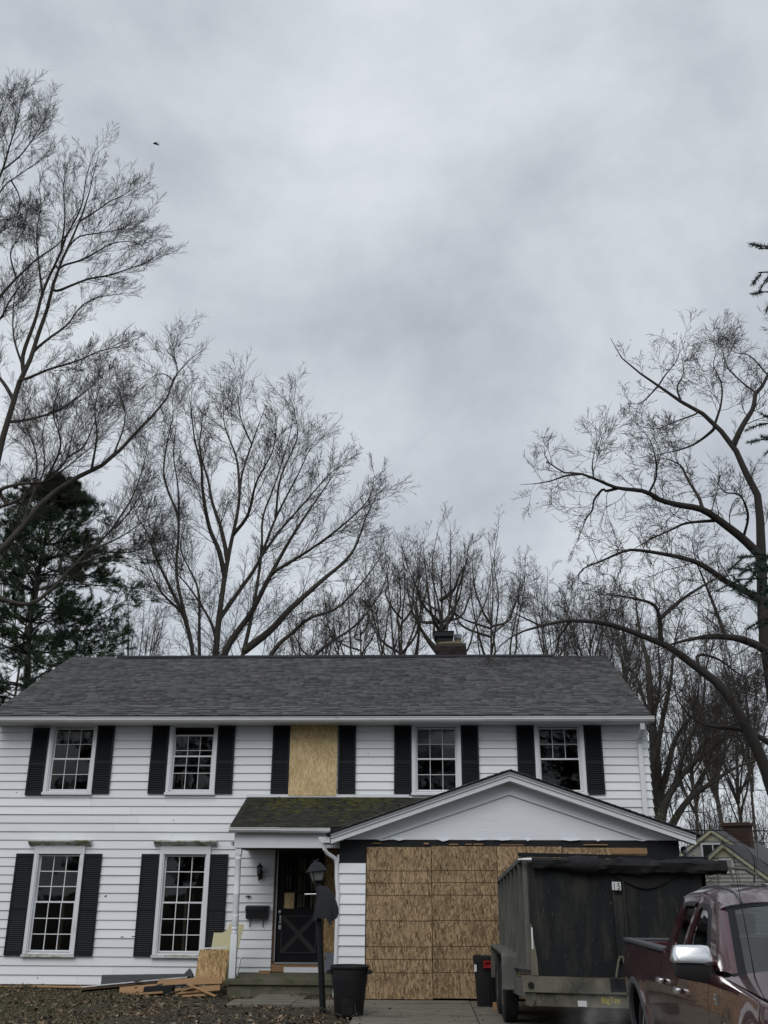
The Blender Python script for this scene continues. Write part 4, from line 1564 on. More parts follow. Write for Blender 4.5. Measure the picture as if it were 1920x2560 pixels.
W_ = 2.19
LEN = 4.35
mb = MB()
mb.box(TX + .10, TX + W_ - .035, TY, TY + .04, .745, 2.02)
tl(mb)
fp = obj('front_panel', mb, MT['trailer'], TR)
for x in (TX + .08, TX + W_ - .10):
    mb = MB()
    mb.box(x, x + .02, TY + .045, TY + LEN, .745, 2.0)
    obj('side_panel', tl(mb), MT['dusty'], TR)
mb = MB()
mb.box(TX + .101, TX + W_ - .101, TY + .05, TY + LEN, .75, .80)
obj('bed_floor', tl(mb), MT['trailer'], TR)
mb = MB()
mb.box(TX + .08, TX + W_ - .08, TY + LEN + .005, TY + LEN + .05, .75, 1.95)
obj('tailgate', tl(mb), MT['dusty'], TR)
mb = MB()
mb.box(TX + .10, TX + W_ - .08, TY - .006, TY - .001, .745, .915)
obj('patched_strip', tl(mb), MT['trailer'], TR)
for sx in (0, 1):
    x0 = TX + (.03 if sx == 0 else W_ - .08)
    mb = MB()
    mb.box(x0 - .005, x0 + .055, TY - .01, TY + LEN, 2.0, 2.055)
    obj('top_rail', tl(mb), MT['dusty'], TR)
    mb = MB()
    mb.box(x0 - .002, x0 + .05, TY - .005, TY + LEN, .80, .86)
    obj('bottom_rail', tl(mb), MT['dusty'], TR)
    for i in range(8):
        y = TY + .0 + i * (LEN - .06) / 7
        mb = MB()
        mb.box(x0, x0 + .05, y, y + .065, .862, 1.998)
        obj('side_stake', tl(mb), MT['dusty'], TR)
mb = MB()
mb.box(TX - .02, TX + W_ + .02, TY - .03, TY + .03, 2.028, 2.068)
obj('top_bar', tl(mb), MT['blackmetal'], TR)
# mast channel in the middle of the front
mb = MB()
mb.prism([(TY - .05, .92), (TY - .002, .92), (TY - .002, 1.80), (TY - .02, 1.80)], 'x', TX + 1.06, TX + 1.085)
mb.prism([(TY - .05, .92), (TY - .002, .92), (TY - .002, 1.80), (TY - .02, 1.80)], 'x', TX + 1.18, TX + 1.205)
mb.prism([(TY - .03, .92), (TY - .0015, .92), (TY - .0015, 1.62), (TY - .012, 1.62)], 'x', TX + 1.086, TX + 1.179)
obj('mast_channel', tl(mb), MT['trailer'], TR)
mb = MB()      # corner gusset with reflector tape
mb.prism([(TX + .075, .745), (TX + .155, .745), (TX + .15, .92), (TX + .10, 1.28), (TX + .085, 1.30)], 'y', TY - .035, TY - .007)
obj('corner_gusset', tl(mb), MT['tan'], TR)
mb = MB()
mb.prism([(TX + W_ - .04, .745), (TX + W_ - .155, .745), (TX + W_ - .15, .92), (TX + W_ - .06, 1.42), (TX + W_ - .04, 1.42)], 'y', TY - .035, TY - .007)
obj('corner_gusset', tl(mb), MT['tan'], TR)
mb = MB()
mb.box(TX + .093, TX + .112, TY - .039, TY - .036, 1.02, 1.25)
obj('reflector_tape', tl(mb), MT['white'], TR)
mb = MB()
mb.box(TX - .03, TX + W_ + .03, TY - .09, TY + .12, .575, .74)
obj('front_crossmember', tl(mb), MT['tan'], TR)
mb = MB()
mb.box(TX + .95, TX + 1.75, TY - .094, TY - .091, .60, .738)
obj('dark_plate', tl(mb), MT['trailer'], TR)
mb = MB()
mb.box(TX + .005, TX + W_ - .0, TY - .05, TY + .05, .435, .572)
obj('lower_crossmember', tl(mb), MT['tan'], TR)
for x in (TX + .02, TX + W_ - .12):
    mb = MB()
    mb.box(x, x + .10, TY + .052, TY + LEN - .1, .50, .70)
    obj('frame_rail', tl(mb), MT['dusty'], TR)
mb = MB()
mb.lathe([(.0, 0), (.036, 0), (.036, .012), (0, .012)], (TX + .06, TY - .103, .645), 14, axis='y')
obj('marker_light', tl(mb), MT['ink'], TR)
mb = MB()
mb.prism([(TX - .01, .575), (TX + .11, .575), (TX + .11, .50), (TX + .07, .43), (TX + .03, .43)], 'y', TY - .075, TY - .052)
obj('hanger_bracket', tl(mb), MT['tan'], TR)
mb = MB()
mb.tube([(TX + 1.02, TY - .1, .75), (TX + 1.06, TY - .11, .93), (TX + 1.08, TY - .11, .965), (TX + 1.11, TY - .11, .965), (TX + 1.12, TY - .10, .90)], .012, 6)
obj('bent_rod', tl(mb), MT['tan'], TR, smooth=True)
mb = MB()
mb.box(TX + 1.22, TX + 1.34, TY - 1.3, TY - .1, .36, .48)
mb.tube([(TX + 1.28, TY - .9, .1), (TX + 1.28, TY - .9, .80)], .035, 10)
obj('tongue', mb, MT['blackmetal'], TR)
# tarp roll across the top front
mb = MB()
NR, NK = 60, 14
vs = []
for i in range(NR + 1):
    t = i / NR
    x = TX + .14 + t * (W_ + .06)
    big = 1.0 if .22 < t < .38 else .88
    for j in range(NK):
        a = 2 * math.pi * j / NK
        r = .088 * big * (1 + .13 * math.sin(5 * a + 9 * t) + .12 * math.sin(21 * t + 2 * a) + .09 * math.sin(47 * t + 3 * a) + .06 * math.sin(83 * t + 4 * a))
        if t < .2:
            r *= .8
        vs.append((x, TY - .075 + r * .85 * math.cos(a), 1.955 + r * math.sin(a) - .012 * math.sin(t * 3)))
fs = [(i * NK + j, i * NK + (j + 1) % NK, (i + 1) * NK + (j + 1) % NK, (i + 1) * NK + j) for i in range(NR) for j in range(NK)]
fs += [tuple(range(NK)), tuple(range(NR * NK, NR * NK + NK))]
mb.add(vs, fs)
mb.tube([(TX + .58, TY - .075, 1.945), (TX + .90, TY - .078, 1.94)], [.078, .104], 16)
obj('tarp_roll', tl(mb), MT['tarp'], TR, smooth=True)
mb = MB()      # loose tarp flap hanging in a shallow curve
mb.grid(lambda u, v: (TX + 1.0 + u * .9, TY - .012 - .02 * math.sin(u * math.pi), 1.90 - v * (.04 + .16 * math.sin(u * math.pi) ** 1.5)), 16, 4)
obj('tarp_flap', tl(mb), MT['tarp'], TR, smooth=True)
mb = MB()
mb.tube([(TX + .02, TY - .075, 1.985), (TX + .13, TY - .075, 1.985)], [.022, .028], 12)
mb.tube([(TX - .03, TY - .075, 1.985), (TX + .02, TY - .075, 1.985)], .012, 8)
obj('roll_bar_end', tl(mb), MT['metal'], TR, smooth=True)
mb = MB()
mb.tube([(TX + W_ + .2, TY - .075, 1.95), (TX + W_ + .40, TY - .08, 1.935), (TX + W_ + .42, TY - .09, 1.93)], .017, 8)
mb.tube([(TX + W_ + .42, TY - .09, 1.935), (TX + W_ + .52, TY - .1, 1.87)], [.022, .026], 8)
mb.tube([(TX + W_ + .24, TY - .075, 1.95), (TX + W_ + .25, TY - .1, 1.85), (TX + W_ + .27, TY - .1, 1.78)], [.02, .012, .004], 6)
obj('tarp_crank', tl(mb), MT['dusty'], TR, smooth=True)
def text_mesh(name, body, size, mt, parent, loc, rot, scale, offset):
    cu = bpy.data.curves.new(name, 'FONT')
    cu.body, cu.size, cu.align_x, cu.extrude, cu.offset = body, size, 'CENTER', .0008, offset
    tmp = bpy.data.objects.new(name + '_tmp', cu)
    COL.objects.link(tmp)
    bpy.context.view_layer.update()
    me = bpy.data.meshes.new_from_object(tmp.evaluated_get(bpy.context.evaluated_depsgraph_get()))
    bpy.data.objects.remove(tmp)
    me.name = name
    me.materials.clear()
    o = link_mesh(name, me, parent, mt, loc)
    o.rotation_euler, o.scale = rot, scale
    return o


for dx, tx in ((0, '1'), (.052, '5')):
    mb = MB()
    mb.box(TX + 1.055 + dx, TX + 1.105 + dx, TY - .056, TY - .052, 1.675, 1.765)
    pl = obj('number_plate', tl(mb), MT['white'], TR)
    text_mesh('digit', tx, .105, MT['ink'], pl, Vector((TX + 1.08 + dx, TY - .0575, 1.683 - .018 * (1.08 + dx))) - Vector(OFF[TR.name]), (R(90), 0, 0), (.62, 1, 1), .0016)
text_mesh('lettering', 'BigTex', .092, MT['yellow'], TR, Vector((TX + .95, TY - .0525, .468)) - Vector(OFF[TR.name]), (R(90), 0, 0), (.85, 1, 1), .001)
mb = MB()
mb.box(TX + .58, TX + .68, TY - .055, TY - .0515, .44, .50)
obj('paper_sticker', tl(mb), MT['white'], TR)


def wheel(x0, x1, cy, cz, r, rim_r, parent, name, rim_mat, side, tyre_mat='tyre', hub=True):
    mb = MB()
    w2 = (x1 - x0) / 2
    xc = (x0 + x1) / 2
    mb.lathe([(rim_r, -w2 * .8), (rim_r * 1.12, -w2), (r * .90, -w2 * .98), (r * .97, -w2 * .8), (r, -w2 * .45), (r, w2 * .45), (r * .97, w2 * .8), (r * .90, w2 * .98), (rim_r * 1.12, w2), (rim_r, w2 * .8)], (xc, cy, cz), 36, axis='x')
    for g in (-.5, 0, .5):
        for j in range(36):
            pass
    t = obj(name, mb, MT[tyre_mat], parent, smooth=True)
    mb = MB()
    mb.lathe([(0, side * w2 * .55), (rim_r * .25, side * w2 * .6), (rim_r * .3, side * w2 * .4), (rim_r * .75, side * w2 * .35), (rim_r * .9, side * w2 * .8), (rim_r * 1.0, side * w2 * .85), (rim_r * 1.0, -side * w2 * .5), (0, -side * w2 * .5)], (xc, cy, cz), 28, axis='x')
    obj('rim', mb, MT[rim_mat], t, smooth=True)
    mb = MB()
    n = 60
    for j in range(n):
        a = 2 * math.pi * j / n
        for s in (-1, 1):
            M = Matrix.Rotation(a, 3, 'X')
            c = Vector((xc + s * w2 * .45, cy, cz)) + M @ Vector((0, 0, r))
            mb.obox(c, w2 * .8, r * .06, .014, M @ Matrix.Rotation(s * .3, 3, 'Z'))
    obj('tread_blocks', mb, MT['tyre'], t, kind='stuff')
    return t


for s, xa in ((-1, TX - .095), (1, TX + W_ - .09)):
    for yy in (14.98, 15.98):
        wheel(xa, xa + .19, yy, .40, .385, .21, TR, 'wheel', 'tyredust', s, 'tyredust' if False else 'tyre')
    x0, x1 = (TX - .13, TX + .075) if s < 0 else (TX + W_ - .075, TX + W_ + .13)
    pf = [(14.38, .44), (14.30, .46), (14.36, .84), (14.42, .90), (16.54, .90), (16.60, .84), (16.66, .46), (16.62, .44), (16.57, .82), (16.52, .872), (14.46, .872), (14.40, .83)]
    mb = MB()
    mb.prism(pf, 'x', x0, x1)
    obj('fender', mb, MT['dusty'], TR)
    mb = MB()
    mb.box(TX + (.02 if s < 0 else W_ - .1), TX + (.1 if s < 0 else W_ - .02), 14.6, 16.4, .30, .45)
    obj('axle_beam', mb, MT['blackmetal'], TR)
mb = MB()
mb.box(1.02, 1.2, 16.42, 16.52, .02, .11)
tag(obj('wheel_chock', mb, MT['rawwood']), 'pale wood block wedged behind the trailer wheels', 'chock')

# ------------------------------------------------------------------ pickup truck
TK = thing('pickup_truck', 'dark maroon extended cab pickup with chrome mirror cap hitched to the dump trailer', 'pickup truck', (2.94, 8.7, -0.06))
TK.rotation_euler = (0, 0, R(-2.0))
TW = 1.90


def tk(u, w_, z):
    return (1.96 + w_, 11.5 - u, z - .06)


def oz(z):       # how far the flank is tucked in at height z
    pts = [(.25, .11), (.36, .06), (.55, .028), (.75, .008), (.92, .0), (1.02, .004), (1.10, .018), (1.16, .04), (1.22, .062), (1.30, .07)]
    for (a, p), (b, q) in zip(pts[:-1], pts[1:]):
        if z <= b:
            t = max(0, (z - a) / (b - a))
            t = t * t * (3 - 2 * t) * .35 + t * .65
            return p + (q - p) * t
    return pts[-1][1]


RA, FA, AR = .93, 4.78, .50


def arch(u):
    for c in (RA, FA):
        if abs(u - c) < AR:
            return .40 + math.sqrt(AR * AR - (u - c) ** 2) * .98
    return 0


def flare(u, z):
    o = 0
    for c in (RA, FA):
        d = math.hypot(u - c, z - .40)
        if AR <= d + .001 < AR + .22:
            o = max(o, .035 * (1 - (d - AR) / .22) ** 1.5)
    return o


def flank(u0, u1, ztop, side, name, zb=.30, mtl='paint', endtuck=0, nu=None, nv=16):
    nu = nu or max(4, int((u1 - u0) / .05))
    us = list(np.linspace(u0, u1, nu + 1))
    for c in (RA, FA):
        for s in (-1, 1):
            for e_ in (.0005, -.004, -.02):
                q = c + s * (AR + e_)
                if u0 < q < u1:
                    us.append(q)
    us.sort()
    mb = MB()
    vs, fs = [], []
    for u in us:
        a, b = max(zb, arch(u)), ztop(u)
        for j in range(nv + 1):
            t = j / nv
            z = a + (b - a) * t
            o = oz(z) - flare(u, z)
            if endtuck and u < .22:
                o += .14 * (1 - u / .22) ** 2.2
            if endtuck == 0 and u > 5.2:
                o += .25 * ((u - 5.2) / .45) ** 2
            vs.append((u, o, z))
        # inner return lip
        vs.append((u, oz(b) + .05, b - .004))
    k = nv + 2
    for i in range(len(us) - 1):
        for j in range(k - 1):
            fs.append((i * k + j, (i + 1) * k + j, (i + 1) * k + j + 1, i * k + j + 1))
    mb.add([tk(u, o if side < 0 else TW + .06 - o, z) for u, o, z in vs], fs)
    return obj(name, mb, MT[mtl], TK, smooth=True, angle=180)


def belt(u):
    return 1.245 - .030 * (u - 2.1) / 2.0


doors = {}
for s in (-1, 1):
    flank(0.0, 2.172, lambda u: 1.225, s, 'bed_side', endtuck=1)
    rd = flank(2.182, 2.862, belt, s, 'door')
    fd = flank(2.870, 3.945, belt, s, 'door')
    fe = flank(3.953, 5.62, lambda u: belt(u) - .05 - max(0, u - 4.2) * .045 - max(0, u - 5.2) ** 2 * .25, s, 'front_fender')
    doors[s] = (rd, fd)
    # bed rail cap
    mb = MB()
    a, b = (.035, .135) if s < 0 else (TW + .06 - .135, TW + .06 - .035)
    v0 = len(mb.v)
    mb.bbox(a, b, .06, 2.11, 1.215, 1.25, .012)
    mb.apply(lambda q: tk(q[1], q[0], q[2]))
    obj('bed_rail', mb, MT['rail'], TK)
    # wheel arch liner and moulding
    for c in (RA, FA):
        mb = MB()
        vs, fs = [], []
        for i in range(25):
            t = math.pi * i / 24
            u, z = c + math.cos(t) * AR, .40 + math.sin(t) * AR * .98
            for r_, o in ((0.0, -.036), (.05, -.03), (.055, .02), (0, .02), (-.015, .01), (-.015, -.02)):
                uu, zz = c + math.cos(t) * (AR + r_), .40 + math.sin(t) * (AR + r_) * .98
                vs.append((uu, oz(zz) + o if s < 0 else TW + .06 - oz(zz) - o, zz))
        for i in range(24):
            for j in range(6):
                fs.append((i * 6 + j, i * 6 + (j + 1) % 6, (i + 1) * 6 + (j + 1) % 6, (i + 1) * 6 + j))
        mb.add([tk(*q) for q in vs], fs)
        obj('arch_moulding', mb, MT['rail'], TK, smooth=True)
        mb = MB()
        vs, fs = [], []
        for i in range(17):
            t = math.pi * i / 16
            u, z = c + math.cos(t) * (AR + .02), .38 + math.sin(t) * (AR + .02)
            vs += [(u, .03 if s < 0 else TW + .03, z), (u, .36 if s < 0 else TW - .30, z)]
        fs = [(2 * i, 2 * i + 1, 2 * i + 3, 2 * i + 2) for i in range(16)]
        n = len(vs)
        vs += [(c, .36 if s < 0 else TW - .30, .38)]
        fs += [(2 * i + 1, n, 2 * i + 3) for i in range(16)]
        mb.add([tk(*q) for q in vs], fs)
        obj('wheel_well', mb, MT['ink'], TK, smooth=True)
        xw = tk(0, .05 if s < 0 else TW - .22, 0)[0]
        wheel(xw, xw + .23, 11.5 - c, .345, .395, .24, TK, 'wheel', 'metal', s)
    # door handles
    for u0, d, zz in ((2.23, rd, 1.005), (2.93, fd, .985)):
        mb = MB()
        mb.bbox(u0, u0 + .19, 0, .042, zz - .022, zz + .022, .016)
        mb.apply(lambda q: tk(q[0], (oz(q[2]) - .048 + q[1]) if s < 0 else (TW + .06 - oz(q[2]) + .048 - q[1]), q[2]))
        obj('door_handle', mb, MT['chrome'], d, smooth=True)


def og(u, z):      # greenhouse side plane
    t = max(0, (z - 1.2) / .47)
    return .068 + .17 * t + .03 * t * t


def ringp(pts, n=8):
    out_ = []
    for i in range(len(pts)):
        a, b = pts[i], pts[(i + 1) % len(pts)]
        for j in range(n):
            t = j / n
            out_.append((a[0] + (b[0] - a[0]) * t, a[1] + (b[1] - a[1]) * t))
    return out_


def smooth_loop(p, it=2):
    for _ in range(it):
        p = [((p[i - 1][0] + 2 * p[i][0] + p[(i + 1) % len(p)][0]) / 4, (p[i - 1][1] + 2 * p[i][1] + p[(i + 1) % len(p)][1]) / 4) for i in range(len(p))]
    return p


SIDE_WIN = [([(2.145, 1.235), (2.30, 1.655), (2.915, 1.668), (2.84, 1.222)], [(2.385, 1.255), (2.45, 1.595), (2.84, 1.605), (2.80, 1.255)]),
            ([(2.845, 1.222), (2.92, 1.668), (3.46, 1.628), (4.05, 1.19)], [(2.955, 1.252), (2.99, 1.595), (3.38, 1.565), (3.80, 1.235)])]
for s in (-1, 1):
    def gs(q, o=0.0):
        w_ = og(q[0], q[1]) + o
        return tk(q[0], w_ if s < 0 else TW + .06 - w_, q[1])
    for (ou, inn), d in zip(SIDE_WIN, doors[s]):
        a = ringp(ou, 8)
        b = smooth_loop(ringp(inn, 8), 2)
        n = len(a)
        b2 = [((q[0] - sum(k[0] for k in b) / n) * .965 + sum(k[0] for k in b) / n, (q[1] - sum(k[1] for k in b) / n) * .95 + sum(k[1] for k in b) / n) for q in b]
        mb = MB()
        mb.add([gs(q) for q in a] + [gs(q, -.004) for q in b] + [gs(q, .03) for q in b],
               [(i, (i + 1) % n, n + (i + 1) % n, n + i) for i in range(n)] + [(n + i, n + (i + 1) % n, 2 * n + (i + 1) % n, 2 * n + i) for i in range(n)])
        obj('window_frame', mb, MT['paint'], d, smooth=True, angle=40)
        mb = MB()
        mb.add([gs(q, .006) for q in b] + [gs(q, .010) for q in b2], [(i, (i + 1) % n, n + (i + 1) % n, n + i) for i in range(n)])
        obj('window_seal', mb, MT['ink'], d)
        mb = MB()
        mb.add([gs(q, .012) for q in b2], [tuple(range(n))])
        obj('window_glass', mb, MT['carglass'], d)
        # smoked rain visor along the top and down the front edge
        vis = [(2.42, 1.612), (2.52, 1.618), (2.64, 1.62), (2.76, 1.62), (2.86, 1.615)] if ou is SIDE_WIN[0][0] else [(2.97, 1.612), (3.12, 1.61), (3.28, 1.598), (3.40, 1.568), (3.52, 1.48), (3.66, 1.36), (3.79, 1.25)]
        mb = MB()
        vs = []
        for i, q in enumerate(vis):
            a_, b_ = vis[max(0, i - 1)], vis[min(len(vis) - 1, i + 1)]
            tx, tz = b_[0] - a_[0], b_[1] - a_[1]
            L_ = math.hypot(tx, tz)
            nx_, nz_ = tz / L_, -tx / L_
            vs += [gs(q, -.004), gs((q[0] + nx_ * .02, q[1] + nz_ * .02), -.018), gs((q[0] + nx_ * .036, q[1] + nz_ * .036), -.016), gs((q[0] + nx_ * .036, q[1] + nz_ * .036), -.010)]
        mb.add(vs, [(4 * i + j, 4 * i + 4 + j, 4 * i + 5 + j, 4 * i + 1 + j) for i in range(len(vis) - 1) for j in range(3)])
        obj('rain_visor', mb, MT['plastic'], d, smooth=True)


def roof_z(u):
    t = (u - 2.2) / (3.62 - 2.2)
    return 1.66 + .035 * math.sin(min(1, max(0, t)) * math.pi) - max(0, t - .6) ** 2 * .30


mb = MB()


def rfn(s_, t):
    u = 2.26 + s_ * (3.66 - 2.26)
    x = math.sin(math.pi / 2 * (2 * t - 1))
    zb = np.interp(u, [2.26, 2.30, 2.915, 3.46, 3.66], [1.640, 1.648, 1.661, 1.618, 1.565])
    h = np.interp(u, [2.26, 2.5, 3.2, 3.66], [.075, .095, .095, .06])
    ins = og(u, zb) - .004
    half = (TW + .06) / 2 - ins
    w_ = (TW + .06) / 2 + x * half
    z = zb + h * (1 - abs(x) ** 5) ** .62
    u2 = u + .16 * (1 - x * x) * max(0, s_ - .5) * 2 - .05 * (1 - x * x) * max(0, .5 - s_) * 2
    return tk(u2, w_, z)


mb.grid(rfn, 24, 28)
obj('cab_roof', mb, MT['paint'], TK, smooth=True, angle=180)
for s in (-1, 1):        # roof drip seams
    mb = MB()
    pts = []
    for i in range(12):
        t = i / 11
        u = 2.28 + t * (3.62 - 2.28)
        q = rfn(t, .20 if s < 0 else .80)
        pts.append((q[0], q[1], q[2] + .002))
    mb.tube(pts, .012, 5)
    obj('drip_rail', mb, MT['rail'], TK)
# A pillars, windshield, back window
C_ = (TW + .06) / 2


def ws(s_, t):        # windshield surface: s_ 0 at the top, t across
    x = 2 * t - 1
    u = 3.66 + s_ * (4.30 - 3.66) + .16 * (1 - x * x) * (1 - .0 * s_)
    z = 1.565 * (1 - s_) + 1.17 * s_ + .06 * (1 - abs(x) ** 4) * (1 - s_)
    half = (C_ - .235) * (1 - s_) + (C_ - .10) * s_
    return u, C_ + x * half, z


mb = MB()
mb.grid(lambda a, b: tk(*ws(a, .045 + b * .91)), 10, 24)
wsg = obj('windshield', mb, MT['windshield'], TK, smooth=True, angle=180)
mb = MB()
for t0, t1 in ((.018, .048), (.952, .982)):
    mb.grid(lambda a, b: (lambda q: tk(q[0] + .004, q[1], q[2] + .004))(ws(a, t0 + b * (t1 - t0))), 10, 3)
mb.grid(lambda a, b: (lambda q: tk(q[0] + .003, q[1], q[2] + .003))(ws(a * .05 - .01, b)), 2, 24)
mb.grid(lambda a, b: (lambda q: tk(q[0] + .003, q[1], q[2] + .003))(ws(.96 + a * .06, b)), 2, 24)
obj('windshield_seal', mb, MT['ink'], TK, smooth=True)
for s in (-1, 1):
    mb = MB()
    vs = []
    for i in range(13):
        t = i / 12
        q = ws(t, .020 if s < 0 else .980)
        # outer edge follows the door frame
        uo, zo = 3.46 + (4.07 - 3.46) * t, 1.632 + (1.188 - 1.632) * t
        wo = og(uo, zo)
        wo = wo if s < 0 else TW + .06 - wo
        mid = ((q[0] + uo) / 2 + .02, (q[1] + wo) / 2 + (-.02 if s < 0 else .02), (q[2] + zo) / 2 + .015)
        vs += [tk(q[0], q[1], q[2]), tk(*mid), tk(uo, wo, zo)]
    mb.add(vs, [(3 * i + j, 3 * i + 3 + j, 3 * i + 4 + j, 3 * i + 1 + j) for i in range(12) for j in range(2)])
    obj('front_pillar', mb, MT['paint'], TK, smooth=True, angle=180)
    mb = MB()
    mb.grid(lambda a, b: tk(2.135 + .15 * a + .03 * b, (lambda w_: w_ if s < 0 else TW + .06 - w_)(og(0, 1.2 + .46 * a) + .14 * b), 1.2 + .46 * a), 6, 3)
    obj('rear_pillar', mb, MT['paint'], TK, smooth=True)
mb = MB()
mb.grid(lambda a, b: tk(2.155 + .15 * a, (.20 + .06 * a) + b * (TW + .06 - 2 * (.20 + .06 * a)), 1.24 + .42 * a), 4, 6)
obj('back_window', mb, MT['carglass'], TK)
mb = MB()
mb.box(2.125, 2.15, .10, TW - .04, .5, 1.24)
mb.apply(lambda q: tk(*q))
obj('cab_back', mb, MT['paint'], TK)
# bed, tailgate, floor
mb = MB()
mb.bbox(.0, .05, .17, TW - .11, .62, 1.215, .015)
mb.apply(lambda q: tk(*q))
obj('tailgate', mb, MT['paint'], TK, smooth=True)
mb = MB()
mb.bbox(-.002, .06, .16, TW - .10, 1.217, 1.245, .01)
mb.apply(lambda q: tk(*q))
obj('tailgate_cap', mb, MT['rail'], TK)
mb = MB()
mb.box(.06, 2.10, .137, TW - .077, .70, .74)
mb.box(.06, 2.10, .10, .135, .74, 1.214)
mb.box(.06, 2.10, TW - .075, TW - .04, .74, 1.214)
mb.apply(lambda q: tk(*q))
obj('bed_floor', mb, MT['paint'], TK)
mb = MB()
mb.bbox(-.16, -.01, .12, TW - .06, .40, .56, .03)
mb.apply(lambda q: tk(*q))
obj('rear_bumper', mb, MT['chrome'], TK, smooth=True)
mb = MB()
mb.box(-.45, .3, C_ - .04, C_ + .04, .33, .40)
mb.box(.3, 5.2, .45, .60, .28, .42)
mb.box(.3, 5.2, TW - .54, TW - .39, .28, .42)
mb.box(.7, 5.0, .5, TW - .44, .42, .50)
mb.apply(lambda q: tk(*q))
obj('chassis', mb, MT['ink'], TK)
for s in (-1, 1):
    mb = MB()
    mb.bbox(-.012, .10, .075, .155, .85, 1.16, .02)
    mb.apply(lambda q: tk(q[0], q[1] if s < 0 else TW + .06 - q[1], q[2]))
    obj('tail_light', mb, MT['red'], TK, smooth=True)
# cabin
mb = MB()
mb.box(2.2, 4.3, .16, TW - .10, .50, .56)
for w0 in (.26, 1.08):
    mb.bbox(2.95, 3.45, w0, w0 + .55, .78, .95, .05)
    mb.bbox(2.82, 3.02, w0, w0 + .55, .90, 1.36, .05)
    mb.bbox(2.84, 2.96, w0 + .16, w0 + .39, 1.38, 1.53, .03)
mb.apply(lambda q: tk(*q))
obj('seats', mb, MT['seat'], TK, smooth=True)
mb = MB()
mb.bbox(3.95, 4.33, .14, TW - .08, .85, 1.165, .04)
mb.apply(lambda q: tk(*q))
obj('dashboard', mb, MT['seat'], TK, smooth=True)
mb = MB()
ring_ = [(math.cos(a) * .17, math.sin(a) * .17) for a in np.linspace(0, 2 * math.pi, 25)]
mb.tube([tk(3.85 - q * .3, 1.42 + p, 1.13 + q * .9) for p, q in ring_], .014, 6)
obj('steering_wheel', mb, MT['ink'], TK, smooth=True)
# hood, cowl, grille
mb = MB()


def hood(s_, t):
    u = 4.36 + s_ * (5.72 - 4.36)
    x = 2 * t - 1
    half = C_ - .050 - .02 * s_ - .12 * max(0, s_ - .75) * 4 * abs(x) ** 6 * .3
    z = belt(u) - .052 - max(0, u - 4.2) * .045 - max(0, u - 5.2) ** 2 * .25
    z += -.012 + .07 * (1 - abs(x) ** 3) + .022 * (1 / (1 + math.exp(-(abs(x) - .45) * 18)) - (abs(x) > 2))
    u2 = u + .12 * (1 - x * x) * (s_ + .4 * (1 - s_)) - .06 * (1 - s_)
    return tk(u2, C_ + x * half, z)


mb.grid(hood, 26, 36)
obj('hood', mb, MT['paint'], TK, smooth=True, angle=180)
mb = MB()
mb.grid(lambda a, b: tk(4.20 + .20 * a + .12 * (1 - (2 * b - 1) ** 2), .12 + b * (TW - .18), 1.165 - .012 * a), 3, 24)
cow = obj('cowl', mb, MT['rail'], TK, smooth=True)
for w0, w1 in ((.50, 1.05), (1.0, 1.6)):
    mb = MB()
    a, b = ws(.955, w0 / TW), ws(.80, w1 / TW)
    mb.tube([tk(a[0] + .03, a[1], a[2] + .03), tk(b[0] + .03, b[1], b[2] + .03)], .012, 6)
    mb.bar(tk(a[0] + .05, a[1] + .05, a[2] + .02), tk(b[0] + .025, b[1] + .1, b[2] + .03), .012, .03)
    obj('wiper', mb, MT['ink'], TK)
mb = MB()
mb.bbox(5.60, 5.76, .16, TW - .10, .62, .98, .04)
mb.apply(lambda q: tk(*q))
gr = obj('grille', mb, MT['ink'], TK)
for s in (-1, 1):
    mb = MB()
    mb.bbox(5.58, 5.74, .06, .40, .72, .98, .04)
    mb.apply(lambda q: tk(q[0], q[1] if s < 0 else TW + .06 - q[1], q[2]))
    obj('headlight', mb, MT['lampglass'], TK, smooth=True)
mb = MB()
mb.bbox(5.62, 5.86, .05, TW + .01, .40, .60, .05)
mb.apply(lambda q: tk(*q))
obj('front_bumper', mb, MT['chrome'], TK, smooth=True)
# mirrors
for s in (-1, 1):
    def mk(u, w_, z):
        return tk(u, w_ if s < 0 else TW + .06 - w_, z)
    mb = MB()
    m0 = MB().bbox(-.5, .5, -.5, .5, -.5, .5, .12)
    for q in m0.v:
        z = 1.115 + (q[2] + .5) * .115 - (.045 * (q[0] + .5)) + .015
        mb.v.append(mk(3.86 + q[1] * .13, -.04 + q[0] * .29 + .0, z))
    mb.f, mb.m = m0.f, m0.m
    mb.bbox(0, 1, 0, 1, 0, 1, .05)
    k0 = len(m0.v)
    for i in range(k0, len(mb.v)):
        q = mb.v[i]
        mb.v[i] = mk(3.82 + q[1] * .11, .03 + q[0] * .10, 1.085 + q[2] * .10 - .0 * q[0])
    mi = obj('mirror_housing', mb, MT['plastic'], TK, smooth=True)
    mb = MB()
    m0 = MB().bbox(-.5, .5, -.5, .5, -.5, .5, .16)
    for q in m0.v:
        z = 1.225 + (q[2] + .5) * .115
        wx = -.055 + q[0] * (.30 - .07 * (q[2] + .5) ** 2) - .008 * (q[2] + .5)
        mb.v.append(mk(3.865 + q[1] * (.17 - .085 * (q[2] + .5)), wx, z))
    mb.f, mb.m = m0.f, m0.m
    obj('mirror_cap', mb, MT['chrome'], mi, smooth=True, angle=70)
    mb = MB()
    mb.grid(lambda a, b: mk(3.79, -.16 + a * .20, 1.15 + b * .17), 1, 1)
    obj('mirror_glass', mb, MT['chrome'], mi)
mb = MB()
for i, (u0, u1, z0, z1) in enumerate(((4.14, 4.20, 1.045, 1.06), (4.13, 4.22, 1.02, 1.035), (4.16, 4.25, .995, 1.01))):
    mb.box(u0, u1, .006, .010, z0, z1)
